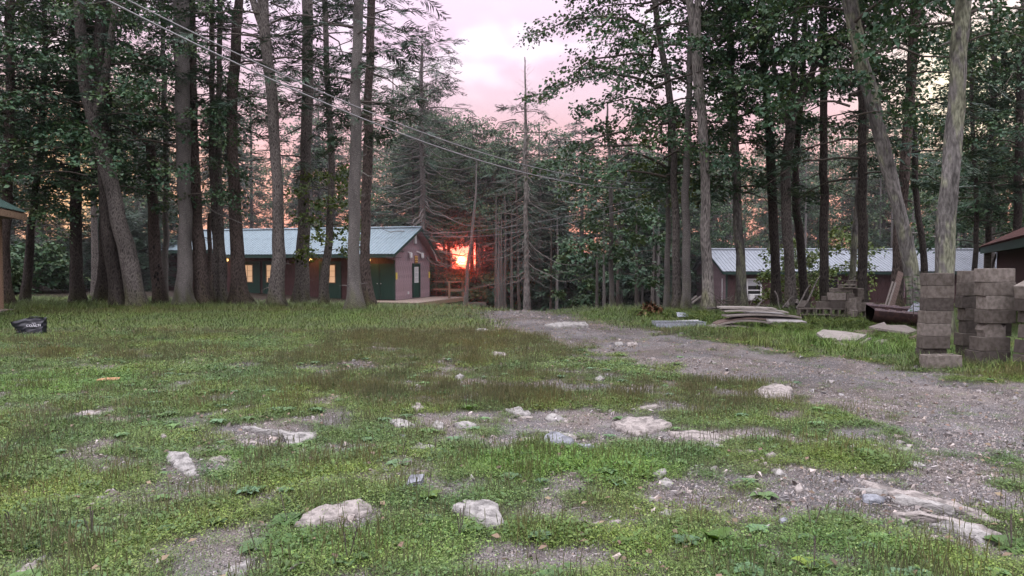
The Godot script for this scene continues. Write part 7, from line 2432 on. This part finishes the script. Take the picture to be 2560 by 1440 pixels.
func build_grass() -> void:
	rng.seed = 900
	var green := [Color(0.108, 0.175, 0.048), Color(0.14, 0.215, 0.058), Color(0.078, 0.142, 0.046), Color(0.17, 0.22, 0.085)]
	var olive := [Color(0.118, 0.145, 0.06), Color(0.15, 0.155, 0.075), Color(0.098, 0.13, 0.05)]
	var straw := [Color(0.2, 0.17, 0.1), Color(0.15, 0.12, 0.07)]
	var dusk := [Color(0.105, 0.105, 0.055), Color(0.12, 0.10, 0.06), Color(0.085, 0.10, 0.05)]
	var kinds := [
		["grass", "short green grass of the clearing", blade_clump(30, 0.05, 0.06, 0.004, green + olive, 0.1)],
		["grass", "ragged green grass of the clearing", blade_clump(26, 0.065, 0.06, 0.004, green, 0.0)],
		["clover", "small leaved clover and creeping weeds", leaf_mat(90, 0.0125, 0.065, 0.03, green)],
		["ground_weeds", "low broad leaved weeds", leaf_mat(26, 0.027, 0.06, 0.04, [Color(0.07, 0.125, 0.04), Color(0.09, 0.15, 0.06), Color(0.11, 0.16, 0.05)])],
		["seed_stalks", "dark upright seed stalks", stalks(14, 0.11, 0.07, dusk)],
		["dry_grass", "dry brownish grass", blade_clump(22, 0.07, 0.06, 0.004, olive + straw, 0.15)],
		["tall_grass", "taller grass along the trees and piles", blade_clump(24, 0.15, 0.07, 0.006, green + olive, 0.35)],
		["coarse_grass", "grass of the far clearing", blade_clump(40, 0.06, 0.15, 0.008, green + olive + olive, 0.1)],
	]
	var lists := []
	for k in kinds:
		lists.append([])
	var bands := [[2.6, 6.0, 19000], [6.0, 10.0, 20500], [10.0, 16.0, 21500], [16.0, 38.0, 27500]]
	for band in bands:
		var made := 0
		var tries := 0
		while made < band[2] and tries < band[2] * 3:
			tries += 1
			var d := sqrt(lerpf(band[0] * band[0], band[1] * band[1], rng.randf()))
			var x := rng.randf_range(-1.0, 1.0) * (d * 0.74 + 1.8)
			var c := cover(x, d)
			if rng.randf() > c * 0.97 + 0.03:
				continue
			if blocked(x, d):
				continue
			made += 1
			var br := blob(brown, x, d, 0.3 * n_patch.get_noise_2d(x, d))
			var lu := blob(lush, x, d, 0.3 * n_patch.get_noise_2d(x + 9.0, d))
			var tone := n_patch.get_noise_2d(x * 0.9 + 70.0, d * 0.9)
			var k := 0
			var u := rng.randf()
			var s := rng.randf_range(0.7, 1.35) * (0.55 + 0.45 * c)
			if d < 16.0:
				if u < 0.30 * br + 0.035:
					k = 4
				elif u < 0.5 * br:
					k = 5
				else:
					k = [0, 1, 2, 0, 1, 2, 3, 0, 2][rng.randi() % 9]
			else:
				k = 7 if rng.randf() < 0.75 else 1
				if br > 0.4 and rng.randf() < 0.6:
					k = 5
			if d > 10.0 and k != 4:
				s *= 1.35
			if d > 17.0:
				s *= 1.2
			if d > 10.0 and (x > 3.0 and road_distance(x, d) > 1.4 and x > lerpf(6.0, 0.5, (d - 9.0) / 16.0)) or d > 24.0:
				if rng.randf() < 0.15:
					k = 6
			var tint := Color(1, 1, 1)
			tint = tint.lerp(Color(1.25, 1.15, 0.8), clampf(tone * 1.6, 0.0, 1.0))
			tint = tint.lerp(Color(0.72, 0.86, 0.9), clampf(-tone * 1.6, 0.0, 1.0))
			tint = tint.lerp(Color(0.95, 1.2, 0.7), lu * 0.7)
			tint = tint.lerp(Color(1.12, 0.9, 0.75), br * 0.45)
			var v := rng.randf_range(0.85, 1.2)
			tint = Color(tint.r * v, tint.g * v, tint.b * v)
			var t := Transform3D(Basis(Vector3.UP, rng.randf() * TAU).scaled(Vector3(s, s * rng.randf_range(0.75, 1.2), s)), Vector3(x, height(x, d) + 0.008, -d))
			lists[k].append([t, tint])
	for k in kinds.size():
		scatter(kinds[k][0], kinds[k][1], "grass" if k != 2 and k != 3 else "weeds", kinds[k][2], M.grass, lists[k])
	# gravel: loose pebbles on bare ground
	rng.seed = 901
	var stones := []
	for k in 3:
		var pts := []
		for j in 9:
			pts.append(random_dir() * rng.randf_range(0.75, 1.05) * Vector3(1.0, 0.55, 0.8))
		stones.append(angular(pts))
	var glists := [[], [], []]
	for band in [[2.6, 6.5, 56000], [6.5, 12.0, 46000], [12.0, 26.0, 24000]]:
		var made := 0
		var tries := 0
		while made < band[2] and tries < band[2] * 4:
			tries += 1
			var d := sqrt(lerpf(band[0] * band[0], band[1] * band[1], rng.randf()))
			var x := rng.randf_range(-1.0, 1.0) * (d * 0.72 + 1.8)
			var c := cover(x, d)
			if rng.randf() < c * 1.02:
				continue
			made += 1
			var r: float = (0.0045 + 0.012 * pow(rng.randf(), 2.5) + (0.04 * rng.randf() if rng.randf() < 0.016 else 0.0)) * (1.0 + d * 0.05)
			var v := rng.randf_range(0.45, 1.6) if d < 9.0 else rng.randf_range(0.65, 1.15)
			var warm := rng.randf()
			var col := Color(0.27, 0.265, 0.275).lerp(Color(0.31, 0.265, 0.24), warm)
			glists[rng.randi() % 3].append([Transform3D(Basis.from_euler(Vector3(rng.randf_range(-0.4, 0.4), rng.randf() * TAU, rng.randf_range(-0.4, 0.4))).scaled(Vector3.ONE * r), Vector3(x, height(x, d) - 0.05 * exp(-pow((road_distance(x, d) - 0.75) / 0.3, 2.0)) + r * 0.2, -d)), Color(col.r * v, col.g * v, col.b * v)])
	for k in 3:
		scatter("gravel", ["gray gravel of the track and bare patches", "dull brown gravel among the grass", "pale gravel chips on bare ground"][k], "gravel", stones[k], M.pebble, glists[k])
	# larger weeds as ground cover near the camera
	rng.seed = 902
	var rosette := Node3D.new()
	plantain(rosette, 7, 0.085, 0.3, Color(0.075, 0.135, 0.05))
	var st := SurfaceTool.new()
	st.begin(Mesh.PRIMITIVE_TRIANGLES)
	for c in rosette.get_children():
		st.append_from((c as MeshInstance3D).mesh, 0, Transform3D())
	var rl := []
	for k in 900:
		var d := sqrt(lerpf(7.0, 170.0, rng.randf()))
		var x := rng.randf_range(-1.0, 1.0) * (d * 0.72)
		if rng.randf() > cover(x, d) or blocked(x, d):
			continue
		var s := rng.randf_range(0.5, 1.1)
		var v := rng.randf_range(0.8, 1.4)
		rl.append([Transform3D(Basis(Vector3.UP, rng.randf() * TAU).scaled(Vector3.ONE * s), Vector3(x, height(x, d) + 0.015, -d)), Color(v, v, v * rng.randf_range(0.8, 1.6))])
	rosette.free()
	scatter("plantain_cover", "scattered small plantain rosettes in the grass", "weeds", st.commit(), M.grass, rl)
	# fallen leaves
	rng.seed = 903
	var lb := Buf.new()
	for k in 5:
		var a := rng.randf() * TAU
		var dir := Vector3(cos(a), rng.randf_range(-0.2, 0.4), sin(a)).normalized()
		lb.color = Color(0.13, 0.095, 0.065) * rng.randf_range(0.6, 1.3)
		leaf(lb, Vector3(rng.randfn(0, 0.12), 0.012, rng.randfn(0, 0.12)), dir, dir.cross((Vector3.UP + random_dir() * 0.5).normalized()).normalized(), 0.05, 0.03)
	var fl := []
	for k in 1200:
		var d := sqrt(lerpf(7.0, 500.0, rng.randf()))
		var x := rng.randf_range(-1.0, 1.0) * (d * 0.72)
		var v := rng.randf_range(0.6, 1.5)
		fl.append([Transform3D(Basis(Vector3.UP, rng.randf() * TAU).scaled(Vector3.ONE * rng.randf_range(0.6, 1.2)), Vector3(x, height(x, d) + 0.02, -d)), Color(v, v * rng.randf_range(0.8, 1.1), v)])
	scatter("leaf_litter", "scattered dry brown leaves on the ground", "dead leaves", lb.mesh(), M.dry_leaf, fl)
